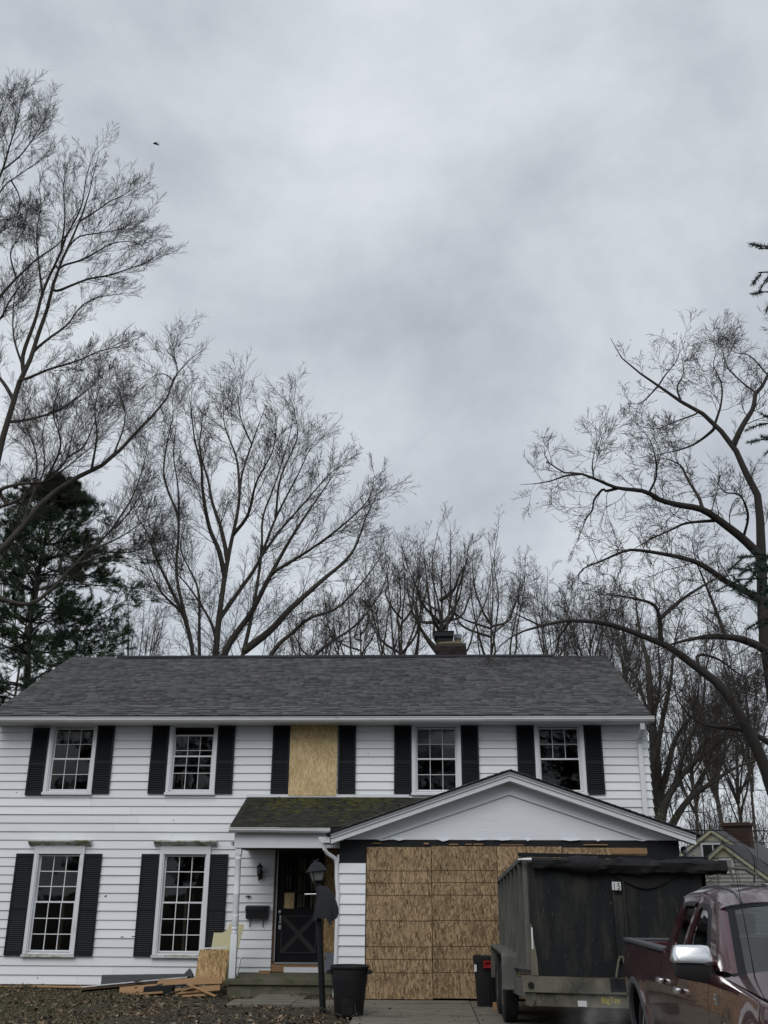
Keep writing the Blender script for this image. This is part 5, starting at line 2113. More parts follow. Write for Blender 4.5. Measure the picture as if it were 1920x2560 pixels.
mb.apply(lambda q: tk(q[0], oz(q[2]) - .012 + q[1], q[2]))
obj('fender_badge', mb, MT['metal'], TK)
mb = MB()
mb.tube([tk(4.52, .19, 1.10), tk(4.48, .185, 1.30), tk(4.35, .18, 1.82)], [.006, .004, .0022], 6)
obj('antenna', mb, MT['ink'], TK)
for s in (-1, 1):
    mb = MB()
    mb.box(2.0, 4.1, .07, .12, .25, .34)
    mb.apply(lambda q: tk(q[0], q[1] if s < 0 else TW + .06 - q[1], q[2]))
    obj('rocker_panel', mb, MT['ink'], TK)

# exhaust smoke under the trailer nose
mb = MB()
mb.lathe([(0.0, -.34), (.34, -.3), (.5, 0), (.5, .25), (.34, .45), (0.0, .52)], (1.88, 11.75, .32), 20, sx=1.15, sy=.55)
sm = obj('exhaust_smoke', mb, [], None, smooth=True, kind='stuff')
ms = bpy.data.materials.new('exhaust_smoke')
ms.use_nodes = True
n_ = ms.node_tree
n_.nodes.clear()
o_ = N(n_, 'ShaderNodeOutputMaterial')
pv = N(n_, 'ShaderNodeVolumePrincipled')
pv.inputs['Color'].default_value = (.97, .97, .97, 1)
tcn = N(n_, 'ShaderNodeTexCoord')
ln = N(n_, 'ShaderNodeVectorMath', operation='LENGTH')
mpp = N(n_, 'ShaderNodeMapping')
mpp.inputs['Location'].default_value = (0, 0, -.95)
mpp.inputs['Scale'].default_value = (1.75, 3.6, 2.3)
n_.links.new(tcn.outputs['Object'], mpp.inputs[0])
n_.links.new(mpp.outputs[0], ln.inputs[0])
nzz = N(n_, 'ShaderNodeTexNoise')
nzz.inputs['Scale'].default_value = 4.5
nzz.inputs['Detail'].default_value = 3
n_.links.new(tcn.outputs['Object'], nzz.inputs['Vector'])
fall = math_n(n_, 'MAXIMUM', math_n(n_, 'SUBTRACT', 1.0, ln.outputs['Value']), 0.0)
den_ = math_n(n_, 'MULTIPLY', fall, math_n(n_, 'MAXIMUM', math_n(n_, 'MULTIPLY_ADD', nzz.outputs[0], 4.0, -1.5), 0.0))
n_.links.new(math_n(n_, 'MULTIPLY', math_n(n_, 'MULTIPLY', den_, fall), 2.4), pv.inputs['Density'])
n_.links.new(pv.outputs[0], o_.inputs['Volume'])
sm.data.materials.append(ms)

# ------------------------------------------------------------------ neighbour's house
NYY = 36.0
nb = thing('neighbour_house', 'low tan sided house with two cream gables beyond the driveway', 'house', (10.163, 36.0, 0.0))
nb.rotation_euler = (0, 0, R(-27))


def gable_house(xa, za, half, slope_, y0, y1, trim_z, z_base=0.0, ov=.12, boards=True):
    # front wall boards
    zs = za
    mb = MB()
    mb.prism([(xa - half, z_base), (xa + half, z_base), (xa + half, zs - half * slope_), (xa, zs), (xa - half, zs - half * slope_)], 'y', y0, y1)
    obj('wall', mb, MT['vinyl'], nb)
    if boards:
        z = .3
        while z < trim_z:
            zt = min(z + .125, trim_z)
            h2 = min(half, (zs - z - .02) / slope_)
            mb = MB()
            mb.add([(xa - h2, y0 - .05, z), (xa + h2, y0 - .05, z), (xa - h2, y0 - .002, z), (xa + h2, y0 - .002, z),
                    (xa - h2, y0 - .006, zt), (xa + h2, y0 - .006, zt), (xa - h2, y0 - .002, zt), (xa + h2, y0 - .002, zt)],
                   [(0, 2, 3, 1), (4, 5, 7, 6), (0, 1, 5, 4), (1, 3, 7, 5), (3, 2, 6, 7), (2, 0, 4, 6)])
            obj('siding_board', mb, MT['vinyl'], nb)
            z += .125
    ht = (zs - trim_z) / slope_
    mb = MB()
    mb.prism([(xa - ht, trim_z), (xa + ht, trim_z), (xa, zs)], 'y', y0 - .025, y0 - .003)
    obj('gable_panel', mb, MT['cream'], nb)
    for s in (-1, 1):
        e_ = half + ov
        mb = MB()
        mb.prism([(xa, zs + .03), (xa + s * e_, zs + .03 - e_ * slope_), (xa + s * e_, zs - .10 - e_ * slope_), (xa, zs - .10)], 'y', y0 - ov - .02, y0 - ov)
        obj('rake_board', mb, MT['cream'], nb)
        mb = MB()
        mb.prism([(xa, zs + .08), (xa + s * (e_ + .04), zs + .08 - (e_ + .04) * slope_), (xa + s * (e_ + .04), zs + .03 - (e_ + .04) * slope_), (xa, zs + .03)], 'y', y0 - ov - .03, y1)
        r = obj('roof', mb, MT['shingle'], nb)


gable_house(10.163, 3.22, 1.9, .80, 36.0, 39.5, 2.82)
gable_house(9.19, 3.88, 3.4, .70, 39.1, 47.0, 3.52, boards=False)
k = 0
z = 2.2
while z < 3.5:
    mb = MB()
    mb.box(9.19 - min(3.4, (3.86 - z) / .7), 9.19 + min(3.4, (3.86 - z) / .7), 39.07, 39.097, z, z + .1)
    mb.apply(lambda q: (q[0], q[1] + .02 * (q[2] - z) / .1 if q[1] < 39.08 else q[1], q[2]))
    obj('siding_board', mb, MT['vinyl'], nb)
    z += .103
for x0, x1, z0, z1, y, nm in ((9.98, 10.44, 2.30, 2.78, 35.94, 'gable_vent'), (8.75, 9.6, 2.85, 3.42, 39.04, 'window')):
    mb = MB()
    t = .06
    mb.box(x0, x0 + t, y - .03, y + .03, z0, z1)
    mb.box(x1 - t, x1, y - .03, y + .03, z0, z1)
    mb.box(x0 + t, x1 - t, y - .03, y + .03, z0, z0 + t)
    mb.box(x0 + t, x1 - t, y - .03, y + .03, z1 - t, z1)
    o = obj(nm, mb, MT['white'], nb)
    if nm == 'window':
        mb = MB()
        mb.box(x0 + t, x1 - t, y, y + .01, z0 + t, z1 - t)
        obj('pane', mb, MT['tar'], o)
        mb = MB()
        mb.box((x0 + x1) / 2 - .02, (x0 + x1) / 2 + .02, y - .015, y - .002, z0 + t, z1 - t)
        obj('glazing_bar', mb, MT['white'], o)
    else:
        for i in range(4):
            mb = MB()
            zz = z0 + t + i * (z1 - z0 - 2 * t) / 4
            mb.box(x0 + t, x1 - t, y - .01, y + .02, zz + .006, zz + (z1 - z0 - 2 * t) / 4)
            obj('slat', mb, MT['vinyl'], o)
mb = MB()
mb.box(9.15, 10.1, 41.4, 42.2, 2.0, 4.22)
mb.box(9.05, 10.2, 41.32, 42.28, 4.14, 4.20)
mb.box(9.11, 10.14, 41.37, 42.23, 4.20, 4.27)
obj('chimney', mb, MT['redbrick'], nb)
for i in range(14):
    z = 4.06 - i * .1
    for j in range(4):
        x = 9.16 + (j + (.5 if i % 2 else 0)) * .25
        mb = MB()
        mb.box(x + .006, min(x + .238, 10.09), 41.385, 41.399, z, z + .085)
        if x < 10.05:
            obj('brick', mb, MT['redbrick'], nb)

# overhead cables on the right
for i, (pa, pb, y, lab) in enumerate((((1625, 1820), (1925, 1822), 28, 'thin overhead cable, highest of the lines right of the house'),
                                      ((1630, 1955), (1925, 1957), 29, 'thin overhead cable crossing the tree trunks at mid height'),
                                      ((1690, 2062), (1925, 2058), 31, 'dark overhead cable just above the neighbour gables'),
                                      ((1690, 2090), (1925, 2088), 32, 'lowest overhead cable in front of the neighbour roofs'))):
    a, b = P(*pa, y), P(*pb, y)
    d = b - a
    a = a - d * (.15 if i < 2 else .5)
    b = b + d * 2.0
    mb = MB()
    mb.tube([a + (b - a) * t - np.array([0, 0, .35 * 4 * t * (1 - t)]) * .3 for t in np.linspace(0, 1, 12)], .010 if i != 2 else .016, 5)
    tag(obj('power_line', mb, MT['wire']), lab, 'cable')

# a bird high over the trees
bp_ = P(380, 365, 45)
bd = thing('flying_bird', 'small dark bird gliding in the open sky', 'bird', tuple(bp_))
mb = MB()
B0 = Vector(bp_)
mb.tube([B0 + Vector((-.16, 0, .01)), B0 + Vector((-.10, 0, .015)), B0 + Vector((.0, 0, 0)), B0 + Vector((.10, 0, -.02)), B0 + Vector((.22, 0, -.025))], [.015, .035, .045, .025, .008], 8)
obj('body', mb, MT['bird'], bd, smooth=True)
for s in (-1, 1):
    mb = MB()
    mb.add([B0 + Vector(q) for q in ((-.08, s * .04, .02), (.06, s * .04, .01), (.08, s * .08, .012), (.22, s * .12, -.012), (.12, s * .13, -.01), (-.05, s * .09, .015))] +
           [B0 + Vector(q) + Vector((0, 0, .012)) for q in ((-.08, s * .04, .02), (.06, s * .04, .01), (.08, s * .08, .012), (.22, s * .12, -.012), (.12, s * .13, -.01), (-.05, s * .09, .015))],
           [(0, 1, 2, 5), (5, 2, 3, 4), (6, 7, 8, 11), (11, 8, 9, 10)] + [(i, (i + 1) % 6, (i + 1) % 6 + 6, i + 6) for i in range(6)])
    obj('wing', mb, MT['bird'], bd)


# ------------------------------------------------------------------ trees
def unit(v):
    return v / (np.linalg.norm(v, axis=-1, keepdims=True) + 1e-9)


def tubes(polys, r0, r1, k):
    """tapered tubes along many polylines at once: (B,n,3) -> verts, quads"""
    B, n, _ = polys.shape
    t = np.empty_like(polys)
    t[:, 1:-1] = polys[:, 2:] - polys[:, :-2]
    t[:, 0] = polys[:, 1] - polys[:, 0]
    t[:, -1] = polys[:, -1] - polys[:, -2]
    t = unit(t)
    ref = np.zeros_like(t)
    ref[..., 2] = 1
    flat = np.abs(t[:, :1, 2]) > 0.9
    ref[flat.repeat(n, 1)] = (1, 0, 0)
    a = unit(np.cross(t, ref))
    b = np.cross(t, a)
    ang = np.arange(k) * 2 * np.pi / k
    rr = r0[:, None] + (r1 - r0)[:, None] * np.linspace(0, 1, n)[None, :] ** 0.9
    V = polys[:, :, None, :] + rr[:, :, None, None] * (a[:, :, None, :] * np.cos(ang)[None, None, :, None] + b[:, :, None, :] * np.sin(ang)[None, None, :, None])
    idx = np.arange(B * n * k).reshape(B, n, k)
    nx = np.roll(idx, -1, axis=2)
    F = np.stack([idx[:, :-1], nx[:, :-1], nx[:, 1:], idx[:, 1:]], -1).reshape(-1, 4)
    return V.reshape(-1, 3), F


def grow(par, plen, prad, m, frac, ang, n, wander, up, tmin=0.15, tmax=1.0, absl=None, flat=1.0):
    """m children on every parent polyline; returns polylines, lengths, base radii"""
    B, pn, _ = par.shape
    t = tmin + (tmax - tmin) * (np.arange(m)[None, :] + rng.random((B, m))) / m
    x = t * (pn - 1)
    i = np.minimum(x.astype(int), pn - 2)
    f = (x - i)[..., None]
    bi = np.arange(B)[:, None]
    p = par[bi, i] * (1 - f) + par[bi, i + 1] * f
    d = unit(par[bi, i + 1] - par[bi, i])
    rnd = rng.normal(size=(B, m, 3))
    rnd[..., 2] *= flat
    side = unit(rnd - d * (rnd * d).sum(-1, keepdims=True))
    a = np.radians(rng.normal(ang, ang * 0.25, (B, m, 1)))
    d = unit(d * np.cos(a) + side * np.sin(a) + np.array([0, 0, up]))
    L = plen[:, None] * rng.uniform(frac[0], frac[1], (B, m)) * (1.15 - 0.65 * t)
    if absl:
        L = rng.uniform(absl[0], absl[1], (B, m)) * (1.1 - 0.4 * t) * np.minimum(1.0, plen[:, None] * .45 / absl[0])
    r = prad[:, None] * (1 - 0.6 * t) * 0.5
    keep = np.ones(B * m, dtype=bool)
    if absl:
        keep = (rng.random((B, m)) < np.minimum(1, plen[:, None] / 4.2)).reshape(-1)
    p, d, L, r = p.reshape(-1, 3), d.reshape(-1, 3), L.reshape(-1), r.reshape(-1)
    p, d, L, r = p[keep], d[keep], L[keep], r[keep]
    pts = [p]
    cur = d
    for s in range(n - 1):
        cur = unit(cur + rng.normal(size=cur.shape) * wander + np.array([0, 0, up * 0.35]))
        pts.append(pts[-1] + cur * (L / (n - 1))[:, None])
    return np.stack(pts, 1), L, r


def resample(pts, n, jit=0.0):
    pts = np.asarray(pts, dtype=float)
    # Catmull-Rom through the points
    q = np.vstack([2 * pts[0] - pts[1], pts, 2 * pts[-1] - pts[-2]])
    out_ = []
    for i in range(1, len(q) - 2):
        for t in np.linspace(0, 1, 8, endpoint=False):
            out_.append(.5 * ((2 * q[i]) + (-q[i - 1] + q[i + 1]) * t + (2 * q[i - 1] - 5 * q[i] + 4 * q[i + 1] - q[i + 2]) * t * t + (-q[i - 1] + 3 * q[i] - 3 * q[i + 1] + q[i + 2]) * t ** 3))
    out_.append(pts[-1])
    out_ = np.array(out_)
    s = np.concatenate([[0], np.cumsum(np.linalg.norm(np.diff(out_, axis=0), axis=1))])
    u = np.linspace(0, s[-1], n)
    r = np.stack([np.interp(u, s, out_[:, k]) for k in range(3)], 1)
    if jit:
        r[1:-1] += rng.normal(size=(n - 2, 3)) * jit
    return r, s[-1]


def leaves_at(pts, size, tree, mt, droop=.5):
    n = len(pts)
    if n == 0:
        return
    d = unit(rng.normal(size=(n, 3)) + np.array([0, 0, -droop]))
    e = unit(np.cross(d, rng.normal(size=(n, 3))))
    c = np.cross(d, e)
    s = size * rng.uniform(.6, 1.3, (n, 1))
    pts = pts + rng.normal(size=(n, 3)) * size * .5
    V = np.stack([pts, pts + d * s * .5 + e * s * .32 + c * s * .1, pts + d * s + c * s * .18, pts + d * s * .5 - e * s * .32 + c * s * .1], 1).reshape(-1, 3)
    soup('dead_leaves', V, np.arange(n * 4).reshape(n, 4), mt, tree, 'stuff')


def finish_tree(tree, limbs, levels, twig_mt, limb_mt, twig_r, leaf=None, base_rad=None):
    """limbs: list of (polyline, r0, r1); levels: growth settings; one object per limb, the twigs one mass"""
    n = 30
    PL_, LL, RR = [], [], []
    for li, (pl, r0, r1) in enumerate(limbs):
        p, L = resample(pl, n, 0)
        V, F = tubes(p[None], np.array([r0]), np.array([r1]), 8 if r0 > .05 else 6)
        soup('trunk' if li == 0 else 'limb', V, F, limb_mt, tree, None, smooth=True)
        PL_.append(p)
        LL.append(L)
        RR.append((r0 + r1) / 2)
    par, ln, rd = np.array(PL_), np.array(LL), np.array(RR)
    if base_rad:
        rd = np.minimum(rd, base_rad)
    AV, AF, off = [], [], 0
    tips = []
    for lv in levels:
        par, ln, rd = grow(par, ln, rd, **lv)
        rd = np.maximum(rd, twig_r)
        ln_min = np.maximum(ln, .05)
        V, F = tubes(par, rd, np.maximum(rd * .35, twig_r * .7), 5 if rd.mean() > twig_r * 2.5 else 3)
        AV.append(V)
        AF.append(F + off)
        off += len(V)
        tips.append(par[:, -1])
    soup('twigs', np.vstack(AV), np.vstack(AF), twig_mt, tree, 'stuff', smooth=True)
    if leaf:
        pool = tips[-1]
        # leaves hang on in clusters
        k, size, spread = leaf
        if len(pool) and k:
            seeds = pool[rng.integers(0, len(pool), max(1, k // 7))]
            pts = (seeds[:, None, :] + rng.normal(size=(len(seeds), 7, 3)) * spread).reshape(-1, 3)
            leaves_at(pts, size, tree, MT['deadleaf'])


def traced(Y0, rows):
    """rows: (list of photo points, width at the start in px, width at the end, depth change along the limb).
    A limb that starts on an earlier one starts at that one's depth too."""
    out_, seen = [], []
    for ri, (pts, w0, w1, dy) in enumerate(rows):
        n = len(pts)
        ys = Y0
        pts = [tuple(q[:2]) for q in pts]
        if seen:
            S = np.array(seen)
            best = None
            for j in range(min(2, n)):
                d = np.hypot(S[:, 0] - pts[j][0], S[:, 1] - pts[j][1])
                i = int(np.argmin(d))
                if d[i] < 45 and (best is None or d[i] < best[0] - 6):
                    best = (d[i], i, j)
            if best:
                ys = S[best[1], 2]
                if best[0] > 1:
                    pts = [tuple(S[best[1], :2])] + pts[best[2] + (1 if best[0] < 14 else 0):]
                n = len(pts)
        s = np.concatenate([[0], np.cumsum([math.hypot(pts[i + 1][0] - pts[i][0], pts[i + 1][1] - pts[i][1]) for i in range(n - 1)])])
        s = s / s[-1]
        pl = [P(q[0], q[1], ys + dy * t) for q, t in zip(pts, s)]
        for t in np.linspace(0, 1, 60):
            seen.append((np.interp(t, s, [q[0] for q in pts]), np.interp(t, s, [q[1] for q in pts]), ys + dy * t))
        k = 0.5 * Y0 * 1.08 / 2500
        out_.append((np.array(pl), w0 * k, min(w1, 2.2) * k * .6))
    return out_


def tree_thing(name, label, loc, group):
    return thing(name, label, 'tree', loc, group)


G_BACK = 'bare trees behind the house'
# --- big spreading tree behind the roof, left of centre
Y0 = 38.0
b = P(541, 1700, Y0)
t1 = tree_thing('bare_tree', 'big leafless tree with a fan of limbs above the left half of the roof', (b[0], Y0, 0), G_BACK)
rows = [
    ([(536, 2250), (538, 1850), (543, 1639), (557, 1492), (576, 1373), (595, 1281), (603, 1194), (630, 1107), (663, 1015)], 30, 4, 1.0),
    ([(557, 1440), (548, 1380), (523, 1321), (506, 1228), (502, 1169), (485, 1105), (477, 1042), (470, 990)], 14, 3, -2.5),
    ([(566, 1400), (553, 1325), (531, 1262), (519, 1203), (498, 1127), (505, 1040)], 12, 3, 2.0),
    ([(552, 1560), (603, 1476), (646, 1411), (690, 1297), (744, 1189), (771, 1129), (800, 1080)], 12, 3, 2.5),
    ([(540, 1800), (565, 1639), (630, 1536), (679, 1438), (739, 1330), (804, 1232), (847, 1167)], 22, 3, -2.5),
    ([(570, 1800), (611, 1639), (636, 1520), (655, 1384), (657, 1297), (684, 1221), (717, 1113), (730, 1050)], 14, 3, 2.0),
    ([(560, 1850), (619, 1636), (679, 1579), (728, 1525), (804, 1455), (880, 1384), (918, 1286), (945, 1232)], 20, 3, 1.5),
    ([(600, 1800), (684, 1636), (733, 1585), (777, 1547), (847, 1520), (920, 1440), (960, 1380)], 18, 3, -2.0),
    ([(640, 1800), (804, 1628), (880, 1574), (929, 1520), (961, 1465), (975, 1400)], 14, 3, 1.5),
    ([(505, 1850), (485, 1637), (466, 1548), (443, 1443), (447, 1338), (447, 1274), (443, 1211), (432, 1140), (440, 1060)], 15, 3, -1.5),
    ([(515, 1850), (502, 1633), (498, 1485), (472, 1422), (452, 1370), (470, 1290)], 13, 3, 2.0),
    ([(470, 1580), (460, 1540), (422, 1464), (388, 1392), (371, 1342), (345, 1300), (330, 1260)], 11, 3, 1.0),
    ([(455, 1545), (443, 1523), (405, 1485), (378, 1430), (365, 1390)], 8, 2, -1.0),
    ([(582, 1340), (620, 1290), (640, 1210), (680, 1130), (690, 1060)], 10, 3, -2.5),
    ([(600, 1240), (590, 1150), (560, 1070), (555, 1000)], 8, 2, 2.0),
    ([(655, 1400), (700, 1330), (760, 1260), (820, 1190), (870, 1150)], 9, 3, 3.0),
    ([(680, 1440), (770, 1380), (850, 1320), (920, 1250), (935, 1190)], 9, 3, -3.0),
    ([(447, 1300), (410, 1200), (415, 1120), (430, 1040), (425, 990)], 7, 2, 2.0),
    ([(690, 1300), (700, 1200), (740, 1100), (735, 1040), (720, 990)], 7, 2, -1.5),
    ([(543, 1620), (530, 1560), (480, 1480), (430, 1420), (400, 1350)], 8, 2, 3.0),
    ([(630, 1107), (600, 1050), (590, 990), (570, 975)], 5, 2, -1.5),
]
finish_tree(t1, traced(Y0, rows), [
    dict(m=22, frac=(.14, .36), absl=(1.0, 2.8), ang=34, n=8, wander=.085, up=.08, tmin=.15),
    dict(m=11, frac=(.22, .55), ang=38, n=4, wander=.10, up=.08),
    dict(m=4, frac=(.4, .85), ang=40, n=3, wander=.14, up=.08)], MT['twig'], MT['bark'], .0058, leaf=(900, .05, .12), base_rad=.045)

# --- tall trees entering from the left edge
Y0 = 31.0
b = P(-60, 1700, Y0)
t2 = tree_thing('bare_tree', 'tallest leafless tree at the left edge with slender twin stems', (b[0], Y0, 0), G_BACK)
rows = [
    ([(-150, 2500), (-75, 1700), (-30, 1300), (0, 1122), (13, 1084), (34, 1000), (38, 985), (58, 933), (71, 910), (89, 852), (116, 771), (127, 721), (147, 663), (166, 620), (192, 560), (212, 500), (226, 440), (239, 385)], 40, 2, 0),
    ([(50, 940), (54, 894), (83, 810), (104, 732), (143, 644), (158, 600), (174, 570), (197, 520), (208, 447), (231, 377)], 12, 2, -1.2),
    ([(127, 735), (140, 735), (174, 721), (216, 705), (270, 694), (328, 674), (366, 659), (397, 636)], 8, 2, 1.0),
    ([(45, 960), (62, 956), (116, 933), (154, 921), (200, 906), (239, 887), (285, 875), (315, 865)], 9, 2, -1.5),
    ([(71, 905), (81, 887), (116, 856), (162, 821), (193, 779), (220, 759), (251, 748), (300, 740)], 9, 2, 1.5),
    ([(142, 680), (154, 671), (193, 659), (231, 640), (270, 617), (315, 610), (350, 620)], 7, 2, -1.0),
    ([(185, 580), (193, 563), (231, 536), (270, 509), (300, 495), (335, 470)], 6, 2, 1.5),
    ([(158, 640), (190, 600), (240, 590), (290, 580), (330, 560)], 5, 2, -1.5),
    ([(100, 745), (90, 660), (85, 590), (95, 520), (90, 480)], 7, 2, 1.5),
    ([(150, 630), (155, 550), (150, 480), (160, 420)], 6, 2, -1.0),
    ([(34, 1000), (0, 960), (-60, 900), (-90, 800)], 12, 3, 1.0),
    ([(20, 1065), (60, 1060), (130, 1040), (180, 1010), (240, 960), (260, 930)], 9, 2, 2.0),
    ([(60, 930), (30, 850), (30, 760), (50, 690)], 7, 2, 1.0),
]
finish_tree(t2, traced(Y0, rows), [
    dict(m=26, frac=(.12, .28), absl=(.8, 2.2), ang=32, n=7, wander=.075, up=.12, tmin=.2),
    dict(m=9, frac=(.22, .5), ang=36, n=4, wander=.10, up=.16),
    dict(m=5, frac=(.4, .8), ang=36, n=3, wander=.12, up=.12)], MT['twig'], MT['bark'], .0046, leaf=(80, .04, .1), base_rad=.03)

Y0 = 29.0
b = P(-190, 1700, Y0)
t3 = tree_thing('bare_tree', 'dark leafless tree leaning in from the left frame edge', (b[0], Y0, 0), G_BACK)
rows = [
    ([(-330, 2500), (-190, 1500), (-110, 1000), (-60, 830), (0, 744), (31, 709), (77, 663), (116, 640), (147, 609), (181, 570), (208, 530)], 40, 3, .5),
    ([(-110, 1000), (-70, 700), (-40, 560), (0, 478), (39, 447), (77, 420), (112, 397)], 18, 3, 1.0),
    ([(-40, 560), (-20, 480), (0, 428), (15, 374), (35, 308), (40, 270), (52, 235)], 10, 2, -1.0),
    ([(5, 440), (40, 400), (70, 360), (95, 320), (108, 290)], 6, 2, 1.5),
    ([(-60, 830), (-20, 820), (0, 800), (20, 760), (60, 700)], 10, 3, -1.0),
    ([(-20, 480), (-30, 380), (-10, 300), (10, 240)], 8, 2, 1.0),
    ([(20, 460), (40, 500), (38, 540), (20, 556), (-10, 560)], 5, 2, .5),
    ([(-40, 620), (0, 586), (30, 570), (45, 565)], 6, 2, -.5),
    ([(31, 709), (20, 640), (50, 590), (60, 540)], 6, 2, 1.0),
]
finish_tree(t3, traced(Y0, rows), [
    dict(m=26, frac=(.08, .22), absl=(.8, 2.0), ang=32, n=7, wander=.08, up=.12, tmin=.3),
    dict(m=10, frac=(.28, .6), ang=36, n=4, wander=.10, up=.14),
    dict(m=5, frac=(.4, .8), ang=36, n=3, wander=.12, up=.12)], MT['twig'], MT['darkbark'], .0043, leaf=(80, .04, .1), base_rad=.035)

Y0 = 27.0
b = P(-220, 1900, Y0)
t4 = tree_thing('bare_tree', 'leafless tree at left throwing long curved limbs across the pine', (b[0], Y0, 0), G_BACK)
rows = [
    ([(-420, 2500), (-250, 1750), (-90, 1480), (0, 1388), (55, 1329), (84, 1287), (139, 1236), (181, 1207), (224, 1186), (262, 1165), (291, 1139), (329, 1101), (354, 1063), (388, 1038), (413, 1004), (424, 987), (428, 956), (455, 921), (478, 894), (509, 875)], 44, 2, 1.0),
    ([(-200, 1650), (-60, 1310), (0, 1278), (42, 1262), (84, 1236), (118, 1203), (148, 1181), (169, 1148), (180, 1090), (215, 1010)], 18, 3, 2.0),
    ([(-100, 1290), (0, 1236), (51, 1219), (110, 1213), (160, 1180), (220, 1130)], 12, 3, -1.5),
    ([(-90, 1480), (60, 1520), (127, 1485), (169, 1439), (219, 1388), (274, 1338), (321, 1291), (359, 1228), (380, 1180)], 14, 3, 2.0),
    ([(190, 1420), (219, 1411), (270, 1388), (338, 1384), (400, 1340)], 7, 2, 1.5),
    ([(219, 1388), (300, 1350), (360, 1310), (400, 1290)], 6, 2, -1.0),
    ([(291, 1139), (310, 1060), (300, 1000), (280, 960)], 6, 2, 1.5),
    ([(225, 1186), (240, 1100), (235, 1030), (250, 960)], 7, 2, -1.5),
    ([(428, 956), (400, 940), (360, 960), (330, 985)], 4, 1.5, .5),
    ([(424, 975), (440, 930), (430, 900), (415, 880), (445, 850)], 4, 1.5, -.5),
    ([(169, 1160), (210, 1120), (240, 1050), (275, 1010)], 6, 2, 2.0),
    ([(60, 1325), (80, 1250), (110, 1180), (105, 1090), (130, 1020)], 8, 2, 2.5),
    ([(274, 1338), (330, 1250), (360, 1160), (372, 1090)], 6, 2, 2.5),
    ([(120, 1215), (150, 1120), (130, 1040), (150, 970)], 7, 2, -2.0),
    ([(84, 1240), (90, 1150), (60, 1060), (75, 1000)], 7, 2, 2.0),
]
finish_tree(t4, traced(Y0, rows), [
    dict(m=26, frac=(.10, .28), absl=(.8, 2.1), ang=34, n=7, wander=.09, up=.12, tmin=.25, tmax=.97),
    dict(m=9, frac=(.28, .6), ang=38, n=4, wander=.11, up=.13),
    dict(m=5, frac=(.4, .8), ang=36, n=3, wander=.12, up=.1)], MT['twig'], MT['bark'], .0043, leaf=(80, .04, .1), base_rad=.035)

